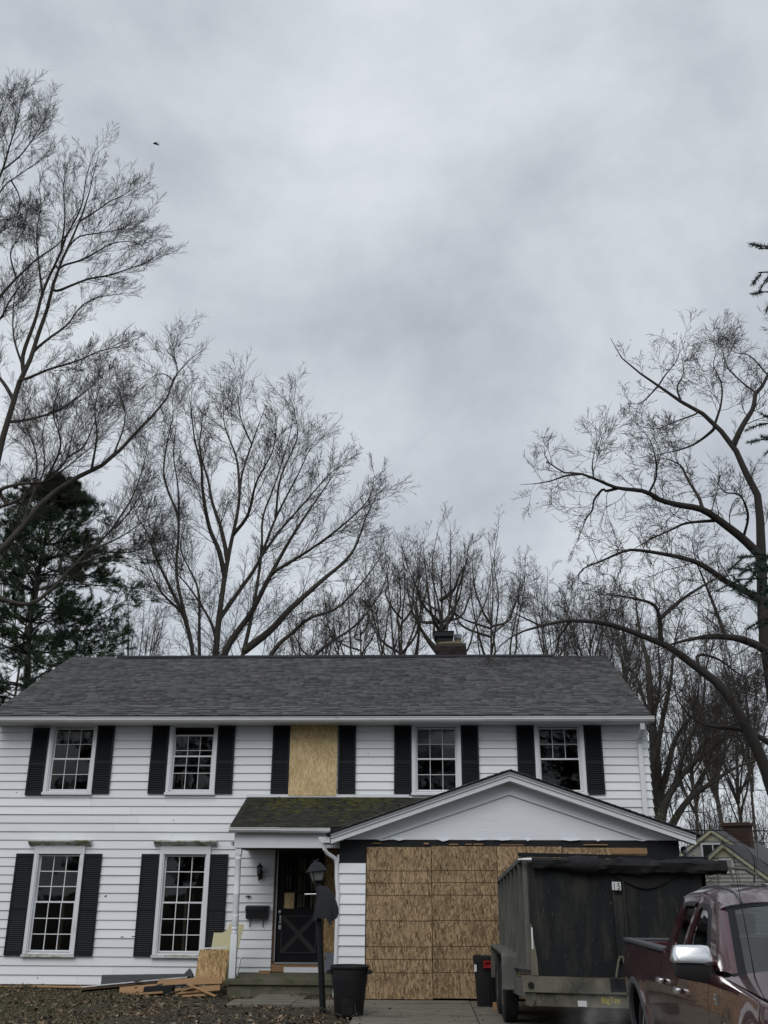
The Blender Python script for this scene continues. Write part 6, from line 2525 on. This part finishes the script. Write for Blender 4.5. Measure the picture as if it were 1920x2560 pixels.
# --- oak reaching in from the right edge
Y0 = 25.0
b = P(2010, 2300, Y0)
t5 = tree_thing('oak_tree', 'bare oak at the right edge with crooked limbs and a few red leaves', (b[0], Y0, 0), None)
rows = [
    ([(2040, 2700), (2000, 2350), (1965, 1900), (1935, 1700), (1915, 1570), (1909, 1500), (1905, 1393), (1901, 1300), (1897, 1251), (1885, 1202), (1852, 1157), (1832, 1104), (1791, 1060), (1750, 1023), (1697, 995), (1649, 962), (1600, 929), (1563, 903), (1535, 868), (1522, 840)], 62, 3, 0),
    ([(1832, 1108), (1840, 1085), (1856, 1052), (1880, 1011), (1886, 975), (1901, 958), (1919, 921), (1950, 850), (1960, 780)], 17, 4, 1.0),
    ([(1905, 1400), (1901, 1381), (1860, 1340), (1819, 1308), (1758, 1267), (1697, 1255), (1649, 1243), (1612, 1222), (1543, 1214), (1502, 1198), (1482, 1190), (1445, 1178), (1413, 1178), (1392, 1167), (1364, 1145), (1358, 1110)], 24, 3, -1.5),
    ([(1450, 1178), (1413, 1185), (1376, 1198), (1340, 1205), (1300, 1208)], 6, 1.5, -.5),
    ([(1543, 1214), (1515, 1222), (1506, 1218), (1486, 1243), (1480, 1271), (1466, 1291), (1455, 1320), (1445, 1344)], 8, 2, .5),
    ([(1905, 1500), (1901, 1487), (1819, 1446), (1758, 1405), (1697, 1385), (1596, 1369), (1559, 1373), (1514, 1393), (1453, 1422), (1447, 1466)], 19, 4, -2.0),
    ([(1758, 1267), (1754, 1257), (1746, 1235), (1718, 1190), (1701, 1157), (1660, 1140), (1620, 1150)], 10, 2, 1.5),
    ([(1795, 1300), (1718, 1300), (1681, 1316), (1620, 1345), (1580, 1370)], 9, 2, 1.5),
    ([(1785, 1058), (1779, 1068), (1738, 1100), (1697, 1117), (1640, 1130)], 9, 2, 1.0),
    ([(1985, 2100), (1950, 2000), (1920, 1912), (1883, 1830), (1834, 1744), (1797, 1699), (1748, 1662), (1674, 1609), (1618, 1587), (1569, 1568), (1517, 1553), (1468, 1548), (1412, 1548), (1356, 1561), (1300, 1579), (1260, 1606), (1235, 1640)], 34, 6, -2.5),
    ([(1930, 1660), (1920, 1620), (1861, 1591), (1804, 1583), (1748, 1587), (1681, 1604), (1640, 1625)], 26, 7, -1.5),
    ([(1660, 1602), (1655, 1590), (1651, 1538), (1636, 1505), (1588, 1490), (1530, 1482), (1490, 1482)], 12, 3, -1.0),
    ([(1651, 1540), (1704, 1493), (1767, 1452), (1797, 1437), (1850, 1425)], 11, 4, 1.0),
    ([(1820, 1584), (1814, 1575), (1790, 1512), (1767, 1456), (1740, 1390), (1730, 1340)], 10, 3, 1.0),
    ([(1930, 1850), (1920, 1841), (1860, 1815), (1771, 1804), (1730, 1781), (1696, 1736), (1690, 1690)], 16, 3, -1.0),
    ([(1697, 995), (1690, 960), (1705, 925), (1700, 880)], 6, 1.5, .5),
    ([(1791, 1060), (1800, 1000), (1800, 950), (1780, 900), (1800, 850)], 7, 1.5, -1.0),
    ([(1649, 962), (1660, 930), (1690, 890), (1695, 850)], 5, 1.5, .5),
    ([(1640, 968), (1600, 1000), (1560, 1003)], 5, 1.5, .5),
    ([(1740, 1025), (1690, 1045), (1640, 1065), (1600, 1060)], 6, 1.5, -1.0),
    ([(1886, 975), (1850, 945), (1810, 900), (1800, 830)], 6, 1.5, 1.0),
    ([(1915, 925), (1870, 880), (1830, 870), (1800, 830)], 5, 1.5, 1.0),
    ([(1860, 1340), (1870, 1280), (1850, 1230), (1810, 1220), (1780, 1180)], 8, 2, -1.5),
    ([(1620, 1225), (1640, 1180), (1630, 1110), (1600, 1060)], 6, 1.5, -1.0),
    ([(1485, 1192), (1480, 1150), (1490, 1100), (1487, 1060)], 4, 1.5, .3),
    ([(1435, 1550), (1410, 1575), (1400, 1590), (1375, 1610)], 7, 3, .3),
    ([(1356, 1561), (1310, 1540), (1280, 1525), (1270, 1520)], 6, 2, .3),
    ([(1748, 1662), (1750, 1630), (1800, 1640), (1860, 1680), (1920, 1690)], 8, 3, 1.0),
    ([(1883, 1830), (1850, 1760), (1870, 1690), (1910, 1660)], 8, 3, 1.5),
]
finish_tree(t5, traced(Y0, rows), [
    dict(m=20, frac=(.06, .20), absl=(.5, 1.5), ang=50, n=8, wander=.19, up=.08, tmin=.13),
    dict(m=7, frac=(.3, .7), ang=44, n=5, wander=.16, up=.08),
    dict(m=5, frac=(.4, .8), ang=42, n=3, wander=.15, up=.06)], MT['twig'], MT['darkbark'], .0049, leaf=(420, .055, .13), base_rad=.04)

# --- thick trunk cluster right of the house
Y0 = 33.0
b = P(1660, 2080, Y0)
t6 = tree_thing('bare_tree', 'thick many stemmed trunk right behind the house corner', (b[0], Y0, 0), G_BACK)
rows = [
    ([(1668, 2250), (1660, 2100), (1651, 2035), (1644, 1886), (1633, 1774), (1625, 1662), (1600, 1560), (1590, 1480)], 44, 4, 0),
    ([(1665, 2100), (1666, 2017), (1696, 1953), (1741, 1897), (1786, 1860), (1831, 1819), (1880, 1760)], 24, 4, -1.5),
    ([(1670, 2130), (1689, 2054), (1730, 1990), (1786, 1949), (1842, 1912), (1898, 1890), (1950, 1870)], 22, 5, 1.5),
    ([(1655, 2000), (1674, 1923), (1692, 1848), (1730, 1789), (1786, 1748), (1830, 1690)], 18, 4, 1.0),
    ([(1648, 1900), (1660, 1800), (1680, 1700), (1690, 1600), (1710, 1510)], 15, 4, -1.5),
    ([(1640, 1830), (1600, 1700), (1560, 1640), (1540, 1560)], 12, 3, 2.0),
    ([(1650, 1950), (1640, 1800), (1655, 1700), (1650, 1600), (1670, 1520)], 14, 3, 2.5),
    ([(1690, 1960), (1720, 1860), (1760, 1760), (1770, 1660), (1800, 1560)], 12, 3, -2.0),
    ([(1640, 2040), (1635, 1940), (1620, 1840), (1640, 1740)], 12, 3, -2.5),
    ([(1730, 1990), (1780, 1900), (1830, 1850), (1850, 1750)], 10, 3, 2.5),
    ([(1741, 1897), (1790, 1800), (1860, 1740), (1900, 1660)], 9, 3, 2.0),
]
finish_tree(t6, traced(Y0, rows), [
    dict(m=22, frac=(.14, .38), absl=(.7, 2.0), ang=40, n=7, wander=.12, up=.13, tmin=.18),
    dict(m=9, frac=(.28, .6), ang=40, n=4, wander=.13, up=.1),
    dict(m=5, frac=(.4, .8), ang=38, n=3, wander=.13, up=.08)], MT['twig'], MT['bark'], .0052, leaf=(260, .06, .15), base_rad=.045)


def wild_tree(name, label, px_x, top_y, Y, spread_px, fork_y, stem_px, nl, group, dens=(9, 6, 4), leaf=None, vase=.45, mt='bark', lean=0.0):
    base = P(px_x, 1900, Y)
    x0 = base[0]
    zt = P(px_x, top_y, Y)[2]
    zf = P(px_x, fork_y, Y)[2]
    k = Y * 1.08 / 2500
    sp_ = spread_px * k
    t = tree_thing(name, label, (x0, Y, 0), group)
    limbs = [(np.array([(x0, Y, -.1), (x0 + rng.normal() * .1, Y, zf * .5), (x0 + lean * .3, Y, zf), (x0 + lean * .6 + rng.normal() * .3, Y + rng.normal() * .3, zf + (zt - zf) * .5), (x0 + lean, Y + rng.normal() * .6, zt)]), stem_px * k * .42, .008)]
    nl += 4
    for i in range(nl):
        a = 2 * math.pi * (i / nl) + rng.normal() * .35
        hh = rng.uniform(.55, 1.0)
        rr = sp_ * rng.uniform(.5, 1.15) * (1.9 - .95 * hh)
        zs = zf * rng.uniform(.7, 1.0) + (zt - zf) * rng.uniform(0, .3)
        ex, ey, ez = x0 + lean * hh + math.cos(a) * rr, Y + math.sin(a) * rr * .8, zs + (zt - zs) * hh
        sx_ = x0 + lean * .3 * (zs / max(zf, .1))
        pl = [(sx_, Y, zs)]
        for q in (.25, .5, .75, 1.0):
            e_ = q ** (1 - vase)
            pl.append((sx_ + (ex - sx_) * e_ + rng.normal() * sp_ * .05, Y + (ey - Y) * e_ + rng.normal() * sp_ * .05, zs + (ez - zs) * q ** (1 + vase * .6) + rng.normal() * sp_ * .03))
        limbs.append((np.array(pl), stem_px * k * .5 * rng.uniform(.25, .45), .008))
    finish_tree(t, limbs, [
        dict(m=dens[0] + 4, frac=(.25, .55), absl=(.7, 1.9), ang=38, n=6, wander=.11, up=.10, tmin=.22),
        dict(m=dens[1], frac=(.3, .65), ang=40, n=4, wander=.12, up=.12),
        dict(m=dens[2], frac=(.4, .8), ang=38, n=3, wander=.13, up=.1)], MT['twig'], MT[mt], .0042 * Y / 36, leaf=leaf, base_rad=.04)
    return t


for spec in (
    ('bare_tree', 'leafless tree rising directly behind the chimney', 1113, 1318, 50, 105, 1555, 24, 10, G_BACK, (10, 6, 4), None),
    ('bare_tree', 'leafless tree just right of the one behind the chimney', 1245, 1335, 52, 95, 1590, 18, 9, G_BACK, (10, 6, 4), None),
    ('bare_tree', 'leafless tree filling the gap between the big tree and the chimney', 1010, 1345, 54, 85, 1600, 18, 9, G_BACK, (10, 6, 4), (220, .08, .2)),
    ('bare_tree', 'brownish twiggy tree low behind the roof left of the chimney', 905, 1420, 46, 90, 1640, 16, 9, G_BACK, (10, 6, 4), (260, .08, .2)),
    ('bare_tree', 'low bare tree behind the roof under the big spreading tree', 770, 1500, 50, 80, 1680, 14, 8, G_BACK, (9, 6, 4), (160, .08, .2)),
    ('bare_tree', 'upright twiggy tree above the right end of the roof', 1400, 1425, 56, 60, 1640, 12, 9, G_BACK, (10, 6, 4), None, .2),
    ('bare_tree', 'upright twiggy tree between the roof end and the oak', 1500, 1430, 58, 65, 1650, 12, 9, G_BACK, (10, 6, 4), None, .2),
    ('bare_tree', 'slim bare tree behind the arching oak limb', 1590, 1455, 56, 60, 1700, 12, 8, G_BACK, (10, 6, 4), (120, .08, .2), .2),
    ('bare_tree', 'bare tree with brown leaf rags behind the many stemmed trunk', 1560, 1600, 44, 75, 1780, 13, 8, G_BACK, (10, 6, 4), (260, .08, .2), .3),
    ('bare_tree', 'thin bare tree above the neighbour chimney', 1880, 1560, 52, 70, 1900, 12, 9, G_BACK, (10, 6, 4), None, .2),
    ('bare_tree', 'cluster of thin upright stems above the rear neighbour gable', 1790, 1640, 50, 60, 1960, 14, 9, G_BACK, (10, 6, 4), (120, .08, .2), .15),
    ('bare_tree', 'far bare tree behind the right neighbour roof', 1840, 1720, 60, 70, 2000, 14, 9, G_BACK, (10, 6, 4), None, .2),
    ('bare_tree', 'dense bare tree between the house corner and the neighbour gables', 1735, 1700, 55, 70, 1990, 14, 9, G_BACK, (10, 6, 4), None, .2),
    ('bare_tree', 'far bare tree at left seen between the pine and the roof', 330, 1470, 52, 60, 1700, 10, 7, G_BACK, (8, 5, 4), None),
    ('bare_tree', 'thin bare tree behind the pine at the left edge', 30, 1180, 44, 110, 1500, 14, 8, G_BACK, (8, 5, 4), None),
):
    wild_tree(*spec)


# a far wood seen through the trunks: one mass of thin stems
nst = 900
x, y = rng.uniform(-34, 48, nst), rng.uniform(58, 78, nst)
hh = rng.uniform(3.0, 8.5, nst)
pl = np.stack([np.stack([x, y, 0 * x - .1], 1), np.stack([x + rng.normal(0, .2, nst), y, hh * .5], 1), np.stack([x + rng.normal(0, .6, nst), y, hh], 1)], 1)
k1, m1, q1 = grow(pl, hh, np.full(nst, .03), 12, (.18, .42), 38, 4, .12, .12, tmin=.12)
k2, m2, q2 = grow(k1, m1, q1, 5, (.3, .7), 40, 3, .12, .1)
V1, F1 = tubes(pl, rng.uniform(.03, .09, nst), np.full(nst, .012), 4)
V2, F2 = tubes(k1, np.full(len(k1), .014), np.full(len(k1), .008), 3)
V3, F3 = tubes(k2, np.full(len(k2), .009), np.full(len(k2), .006), 3)
soup('far_wood', np.vstack([V1, V2, V3]), np.vstack([F1, F2 + len(V1), F3 + len(V1) + len(V2)]), MT['twig'], None, 'stuff', True)


# --- needle trees
def needles(starts, dirs, n_per, ln, wd, spread):
    """tufts of flat needles around given shoots"""
    B = len(starts)
    s = np.repeat(starts, n_per, 0)
    d = np.repeat(dirs, n_per, 0)
    v = unit(d + rng.normal(size=s.shape) * spread)
    L = ln * rng.uniform(.6, 1.15, (len(s), 1))
    e = unit(np.cross(v, rng.normal(size=s.shape))) * wd
    s = s + d * rng.uniform(0, 1, (len(s), 1)) * ln * .8
    V = np.stack([s - e, s + e, s + v * L + e * .3, s + v * L - e * .3], 1).reshape(-1, 3)
    return V, np.arange(len(V)).reshape(-1, 4)


Y0 = 31.0
b = P(85, 1700, Y0)
pt = thing('pine_tree', 'dark green pine behind the left end of the roof', 'tree', (b[0], Y0, 0), None)
trunk = np.array([P(60, 2300, Y0), P(72, 1696, Y0), P(84, 1527, Y0), P(110, 1380, Y0), P(150, 1260, Y0), P(172, 1195, Y0)])
trunk[0][2] = -.1
tp, tl_ = resample(trunk, 30)
V, F = tubes(tp[None], np.array([.20]), np.array([.02]), 9)
soup('trunk', V, F, MT['bark'], pt, None, True)
BR, RB = [], []
zt, zb = tp[-1, 2], 2.5
for i in range(150):
    wh = i // 8
    u = min(.995, (wh + .25 * rng.random()) / 18.6)
    z = zb + (zt - zb) * u
    j = int(np.argmin(np.abs(tp[:, 2] - z)))
    a = (i % 8) * math.pi / 4 + wh * .7 + rng.normal() * .2
    reach = (.15 + 3.5 * min(1, (1 - u) / .34) ** .9) * rng.uniform(.45, 1.12)
    d = np.array([math.cos(a), math.sin(a), 0])
    rise = .20 + .55 * u ** 3
    p = [tp[j]]
    for q in (.3, .6, 1.0):
        p.append(tp[j] + d * reach * q + np.array([0, 0, reach * (rise * q - .22 * q * q)]) + rng.normal(size=3) * .07)
    r_, L = resample(p, 10)
    BR.append(r_)
    RB.append(L)
for pts in ([(110, 1500), (200, 1560), (260, 1540), (300, 1515), (338, 1505)], [(90, 1660), (180, 1680), (250, 1650), (312, 1612)], [(100, 1600), (180, 1600), (240, 1585), (290, 1560)],
            [(90, 1720), (160, 1730), (210, 1725), (270, 1700)], [(120, 1430), (200, 1450), (250, 1430), (285, 1400)]):
    r_, L = resample([P(*q, Y0 - .3 * i) for i, q in enumerate(pts)], 10)
    BR.append(r_)
    RB.append(L)
BR, RB = np.array(BR), np.array(RB)
c1, l1, r1 = grow(BR, RB, np.full(len(BR), .035), 11, (.2, .40), 45, 5, .10, .10, tmin=.25, flat=.3)
c2, l2, r2 = grow(c1, l1, r1, 4, (.35, .6), 40, 3, .1, .12, tmin=.3, flat=.5)
V1, F1 = tubes(BR, np.full(len(BR), .035), np.full(len(BR), .008), 5)
V2, F2 = tubes(c1, np.full(len(c1), .012), np.full(len(c1), .005), 3)
soup('branches', np.vstack([V1, V2]), np.vstack([F1, F2 + len(V1)]), MT['darkbark'], pt, 'stuff', True)
S = np.vstack([c2[:, 1], c2[:, 2], c1[:, 4], c1[:, 3], BR[:, 9]])
D = np.vstack([unit(c2[:, 1] - c2[:, 0]), unit(c2[:, 2] - c2[:, 1]), unit(c1[:, 4] - c1[:, 3]), unit(c1[:, 3] - c1[:, 2]), unit(BR[:, 9] - BR[:, 8])])
V, F = needles(S, D, 21, .165, .006, .55)
soup('needles', V, F, MT['pine'], pt, 'stuff')
for i, (x, y) in enumerate(((-19, -23), (-12.5, -26), (-6.5, -22), (-1, -26), (5, -23), (11, -26), (17, -22))):   # unseen copies added across the street to block sky in the window reflections
    c_ = pt.copy()
    COL.objects.link(c_)
    c_.location = (x, y, 0)
    c_.rotation_euler = (0, 0, i * 1.3)
    c_['label'] = 'dark unseen pine added across the street, ' + ('leftmost of the row', 'second from the left end', 'left of the bare street tree', 'behind the grey house ridge', 'right of the bare street tree', 'second from the right end', 'rightmost of the row')[i]
    c_['group'] = 'unseen pines added across the street'
    for ch in list(pt.children):
        d_ = ch.copy()
        COL.objects.link(d_)
        d_.parent = c_

# spruce standing just outside the right edge: only its boughs reach into view
sx_, sy_ = 3.95, 5.2
spt = thing('spruce_tree', 'green spruce whose bough tips poke in at the right edge', 'tree', (sx_, sy_, -.1), None)
V, F = tubes(np.array([[(sx_, sy_, -.15), (sx_, sy_, 3), (sx_ + .02, sy_, 6.5), (sx_, sy_, 10)]]), np.array([.14]), np.array([.02]), 9)
soup('trunk', V, F, MT['darkbark'], spt, None, True)
BR, RB = [], []
TG = [(1890, 612, 5.0), (1890, 672, 5.1), (1905, 720, 5.0), (1895, 1050, 5.0), (1900, 1090, 5.2), (1850, 1385, 5.2), (1835, 1440, 5.0), (1868, 1475, 5.1), (1880, 1420, 4.8), (1893, 1500, 5.3), (1860, 1415, 5.4), (1900, 1455, 5.0), (1888, 1385, 5.1), (1905, 1540, 5.2)]
ends = [P(a, b_, c_) for a, b_, c_ in TG]
for e_ in ends:
    s0 = np.array([sx_, sy_, e_[2] + .55])
    r_, L = resample([s0, s0 * .55 + e_ * .45 + np.array([0, 0, -.02]), s0 * .2 + e_ * .8 + np.array([0, 0, -.06]), e_], 12)
    BR.append(r_)
    RB.append(L)
for i in range(34):
    a = i * 2.4
    z = 2.3 + 7.2 * i / 34
    L = 1.9 * (1 - (z - 2.3) / 9.5)
    d = np.array([math.cos(a), math.sin(a), 0])
    if d[0] < -.2:
        L *= .62
    s0 = np.array([sx_, sy_, z])
    r_, L2 = resample([s0, s0 + d * L * .5 + np.array([0, 0, -.1]), s0 + d * L + np.array([0, 0, -.35])], 12)
    BR.append(r_)
    RB.append(L2)
BR, RB = np.array(BR), np.array(RB)
c1, l1, r1 = grow(BR, RB, np.full(len(BR), .014), 22, (.05, .13), 48, 6, .06, -.08, tmin=.45)
V1, F1 = tubes(BR, np.full(len(BR), .018), np.full(len(BR), .004), 5)
V2, F2 = tubes(c1, np.full(len(c1), .004), np.full(len(c1), .0025), 4)
soup('branches', np.vstack([V1, V2]), np.vstack([F1, F2 + len(V1)]), MT['darkbark'], spt, 'stuff', True)
S, D = [], []
for arr, lo in ((c1, 0), (BR, 7)):
    for i in range(lo, arr.shape[1] - 1):
        for q in (0, .25, .5, .75):
            S.append(arr[:, i] * (1 - q) + arr[:, i + 1] * q)
            D.append(unit(arr[:, i + 1] - arr[:, i]))
S, D = np.vstack(S), np.vstack(D)
V, F = needles(S, D, 9, .024, .0015, .95)
soup('needles', V, F, MT['spruce'], spt, 'stuff')

# leafy shrub rags and vine stems before the neighbour house
for i, (x, y, Y, lab) in enumerate(((1775, 2185, 30.0, 'small yellow green shrub behind the trailer corner'), (1665, 2050, 31.5, 'yellowish twiggy bush at the foot of the many stemmed trunk'))):
    c = P(x, y, Y)
    sh = thing('shrub', lab, 'shrub', (c[0], Y, 0), None)
    L0 = np.array([[(c[0], Y, 0), (c[0] + .05, Y, c[2] * .6), (c[0] + rng.normal() * .1, Y, c[2] + .3)] for _ in range(4)])
    L0 += rng.normal(size=L0.shape) * .12
    pl = np.stack([resample(q, 8)[0] for q in L0])
    k1, m1, q1 = grow(pl, np.full(4, c[2]), np.full(4, .012), 9, (.12, .28), 45, 5, .2, .1, tmin=.6)
    V1, F1 = tubes(pl, np.full(4, .012), np.full(4, .005), 4)
    V2, F2 = tubes(k1, np.full(len(k1), .006), np.full(len(k1), .003), 3)
    soup('stems', np.vstack([V1, V2]), np.vstack([F1, F2 + len(V1)]), MT['darkbark'], sh, 'stuff', True)
    S = k1[:, 1:].reshape(-1, 3)
    S = np.repeat(S, 3, 0) + rng.normal(size=(len(S) * 3, 3)) * .05
    d = unit(rng.normal(size=S.shape))
    e_ = unit(np.cross(d, rng.normal(size=S.shape)))
    s_ = .055
    V = np.stack([S, S + d * s_ * .5 + e_ * s_ * .3, S + d * s_, S + d * s_ * .5 - e_ * s_ * .3], 1).reshape(-1, 3)
    soup('leaves', V, np.arange(len(V)).reshape(-1, 4), MT['shrub'], sh, 'stuff')
c = P(1860, 2300, 26.0)
sp_ = thing('sapling', 'thin bare sapling stems in front of the neighbour siding', 'sapling', (c[0], 26.0, 0), None)
rows = [([(1880, 2400), (1872, 2260), (1845, 2140), (1838, 2110)], 3, 1, .3), ([(1885, 2400), (1890, 2230), (1901, 2150), (1900, 2100), (1885, 2080)], 3, 1, .2),
        ([(1915, 2300), (1905, 2195), (1890, 2130), (1830, 2072)], 3, 1, -.3), ([(1840, 2150), (1815, 2100), (1832, 2075)], 2, 1, 0)]
finish_tree(sp_, traced(26.0, rows), [dict(m=7, frac=(.1, .25), ang=40, n=5, wander=.2, up=.1, tmin=.3)], MT['twig'], MT['darkbark'], .004)


# ------------------------------------------------------------------ litter on the ground
def gz(x, y):
    return np.array([ground_z(a, b) for a, b in zip(x, y)])


def scatter(n, x0, x1, y0, y1, keep):
    x, y = rng.uniform(x0, x1, n), rng.uniform(y0, y1, n)
    k = keep(x, y)
    return x[k], y[k]


noi = lambda x, y: .5 + .5 * np.sin(2.1 * x + 1.3 * np.sin(1.7 * y)) * np.sin(1.9 * y + .8 * np.sin(2.3 * x))
x, y = scatter(52000, -9, -1.0, 12.5, 19.9, lambda x, y: (rng.random(len(x)) < (.25 + .5 * noi(x, y)) * np.where(x < -4, 1.0, .75)) & ~((x > -3.35) & (y > 16.7) & (x < -1.0) & (y < 17.55) & (rng.random(len(x)) < .9)) & ~((x > -3.35) & (y > 18.4)))
x2, y2 = scatter(420, -1.0, 3.0, 13.5, 17.7, lambda x, y: rng.random(len(x)) < .5)
x3, y3 = scatter(22000, -14, -1.2, 1.5, 12.5, lambda x, y: rng.random(len(x)) < (.2 + .5 * noi(x, y)))
x, y = np.concatenate([x, x2, x3]), np.concatenate([y, y2, y3])
n = len(x)
z = gz(x, y) + np.where(x > -1.0, .055, .008)
c = np.stack([x, y, z], 1)
a = rng.uniform(0, 2 * np.pi, n)
s = (rng.uniform(.016, .04, n) * np.where(rng.random(n) < .12, 1.9, 1.0))[:, None]
tilt = rng.normal(0, .45, (n, 1))
d = np.stack([np.cos(a), np.sin(a), np.abs(tilt[:, 0]) * .7], 1)
e_ = np.stack([-np.sin(a), np.cos(a), rng.normal(0, .3, n)], 1) * .38
up_ = np.array([0, 0, 1.0])
curl = rng.uniform(.1, .5, (n, 1))
V = np.stack([c, c + s * (d * .3 + e_ * .8 + up_ * curl * .5), c + s * (d * .65 + e_ + up_ * curl * .4), c + s * d * 1.0 + s * up_ * curl * .25,
              c + s * (d * .65 - e_ + up_ * curl * .55), c + s * (d * .3 - e_ * .8 + up_ * curl * .3), c + s * d * .5], 1)
idx = np.arange(n)[:, None] * 7
F = np.concatenate([idx + np.array([0, 1, 2, 6]), idx + np.array([6, 2, 3, 4]), idx + np.array([0, 6, 4, 5])], 0)
soup('leaf_litter', V.reshape(-1, 3), F, MT['litter'], None, 'stuff')
x, y = scatter(60000, -9, -1.2, 12.5, 19.7, lambda x, y: (rng.random(len(x)) < np.clip(1.15 - .2 * (x + 9) + .25 * (noi(x * 1.3, y) - .5), .02, 1)) & ~((x > -3.4) & (y > 18.3)))
x3, y3 = scatter(40000, -14, -1.2, 1.5, 12.5, lambda x, y: rng.random(len(x)) < (.3 + .5 * noi(x * 1.3, y)))
x, y = np.concatenate([x, x3]), np.concatenate([y, y3])
n = len(x)
c = np.stack([x, y, gz(x, y) - .005], 1)
a = rng.uniform(0, 2 * np.pi, n)
h = rng.uniform(.02, .06, n)[:, None]
e_ = np.stack([np.cos(a), np.sin(a), 0 * a], 1) * .003
ln_ = np.stack([-np.sin(a), np.cos(a), 0 * a], 1) * rng.uniform(.1, 1.1, (n, 1)) * h
V = np.stack([c - e_, c + e_, c + e_ * .3 + ln_ + up_ * h, c - e_ * .3 + ln_ + up_ * h], 1).reshape(-1, 3)
soup('grass', V, np.arange(len(V)).reshape(-1, 4), MT['grass'], None, 'stuff')
x, y = scatter(200, -6.5, -1.2, 14.0, 18.2, lambda x, y: rng.random(len(x)) < .6)
n = len(x)
c = np.stack([x, y, gz(x, y) + .018], 1)
a = rng.uniform(0, 2 * np.pi, n)
s = rng.uniform(.008, .035, n)[:, None]
d = np.stack([np.cos(a), np.sin(a), rng.normal(0, .15, n)], 1) * s * rng.uniform(1, 2.4, (n, 1))
e_ = np.stack([-np.sin(a), np.cos(a), rng.normal(0, .15, n)], 1) * s * .5
V = np.stack([c - d - e_, c + d - e_, c + d + e_, c - d + e_], 1).reshape(-1, 3)
soup('paint_chips', V, np.arange(len(V)).reshape(-1, 4), MT['chips'], None, 'stuff')
# fallen twigs by the bins
for i, (x, y, lab) in enumerate(((-1.0, 15.0, 'bare fallen branch lying in front of the round bin'), (-1.6, 17.9, 'small pile of dead stalks beside the lamp post and slab'))):
    tw = thing('fallen_branch', lab, 'branch', (x, y, 0), None)
    L0 = []
    for j in range(5 if i == 0 else 14):
        aa = rng.uniform(-.5, 3.6)
        q = np.array([x, y, .06]) + rng.normal(size=3) * np.array([.12 if i == 0 else .3, .12, .01])
        v = np.array([math.cos(aa), math.sin(aa) * .5, rng.uniform(.0, .7 if i == 0 else .25)])
        L0.append(np.array([q, q + v * .18 + rng.normal(size=3) * .02, q + v * .38 + np.array([0, 0, -.03])]))
    pl = np.stack([resample(q, 6)[0] for q in L0])
    pl[..., 2] = np.maximum(pl[..., 2], .03)
    V, F = tubes(pl, np.full(len(pl), .006), np.full(len(pl), .0025), 4)
    soup('twigs', V, F, MT['twig'], tw, 'stuff', True)


# ------------------------------------------------------------------ across the street, behind the viewer (seen only mirrored in the glass and paint)
st = thing('unseen_street_house', 'unseen grey house added behind the viewer to block reflected sky', 'house', (-4.0, -34.0, 0.0))  # added out of view, keeps horizon sky out of the pane reflections
mb = MB()
mb.box(-16, 8, -42, -34, -.1, 5.2)
obj('wall', mb, MT['vinyl'], st)
mb = MB()
mb.prism([(-33.4, 5.1), (-38, 8.0), (-42.6, 5.1)], 'x', -16.4, 8.4)
obj('roof', mb, MT['shingle'], st)
for i in range(5):
    for z in (.9, 3.4):
        mb = MB()
        mb.box(-14.5 + i * 4.6, -13.3 + i * 4.6, -33.98, -33.93, z, z + 1.4)
        obj('window', mb, MT['tar'], st)
for i, (x, y, h, lab) in enumerate(((-14, -20, 0, 'bare street tree behind the viewer, first from the left'), (-6, -24, 0, 'bare street tree behind the viewer beside the first'),
                                    (3, -19, 0, 'bare street tree straight behind the viewer'), (12, -22, 0, 'bare street tree behind the viewer near the road bend'))):
    t = tree_thing('street_tree', lab, (x, y, 0), 'bare trees across the street')
    limbs = [(np.array([(x, y, -.1), (x + .1, y, 3.0), (x, y, 7.0), (x + rng.normal() * .5, y, 12.0)]), .30, .02)]
    for j in range(12):
        a = j * 2.4
        zs = 2.6 + .35 * j
        q = np.array([x, y, zs])
        v = np.array([math.cos(a), math.sin(a), 0])
        limbs.append((np.array([q, q + v * 1.4 + [0, 0, 1.4], q + v * 3.0 + [0, 0, 3.6], q + v * 3.8 + [0, 0, 6.0]]), .13, .012))
    finish_tree(t, limbs, [dict(m=9, frac=(.2, .45), ang=42, n=6, wander=.18, up=.1, tmin=.25), dict(m=8, frac=(.3, .6), ang=42, n=4, wander=.2, up=.1)], MT['twig'], MT['darkbark'], .012)
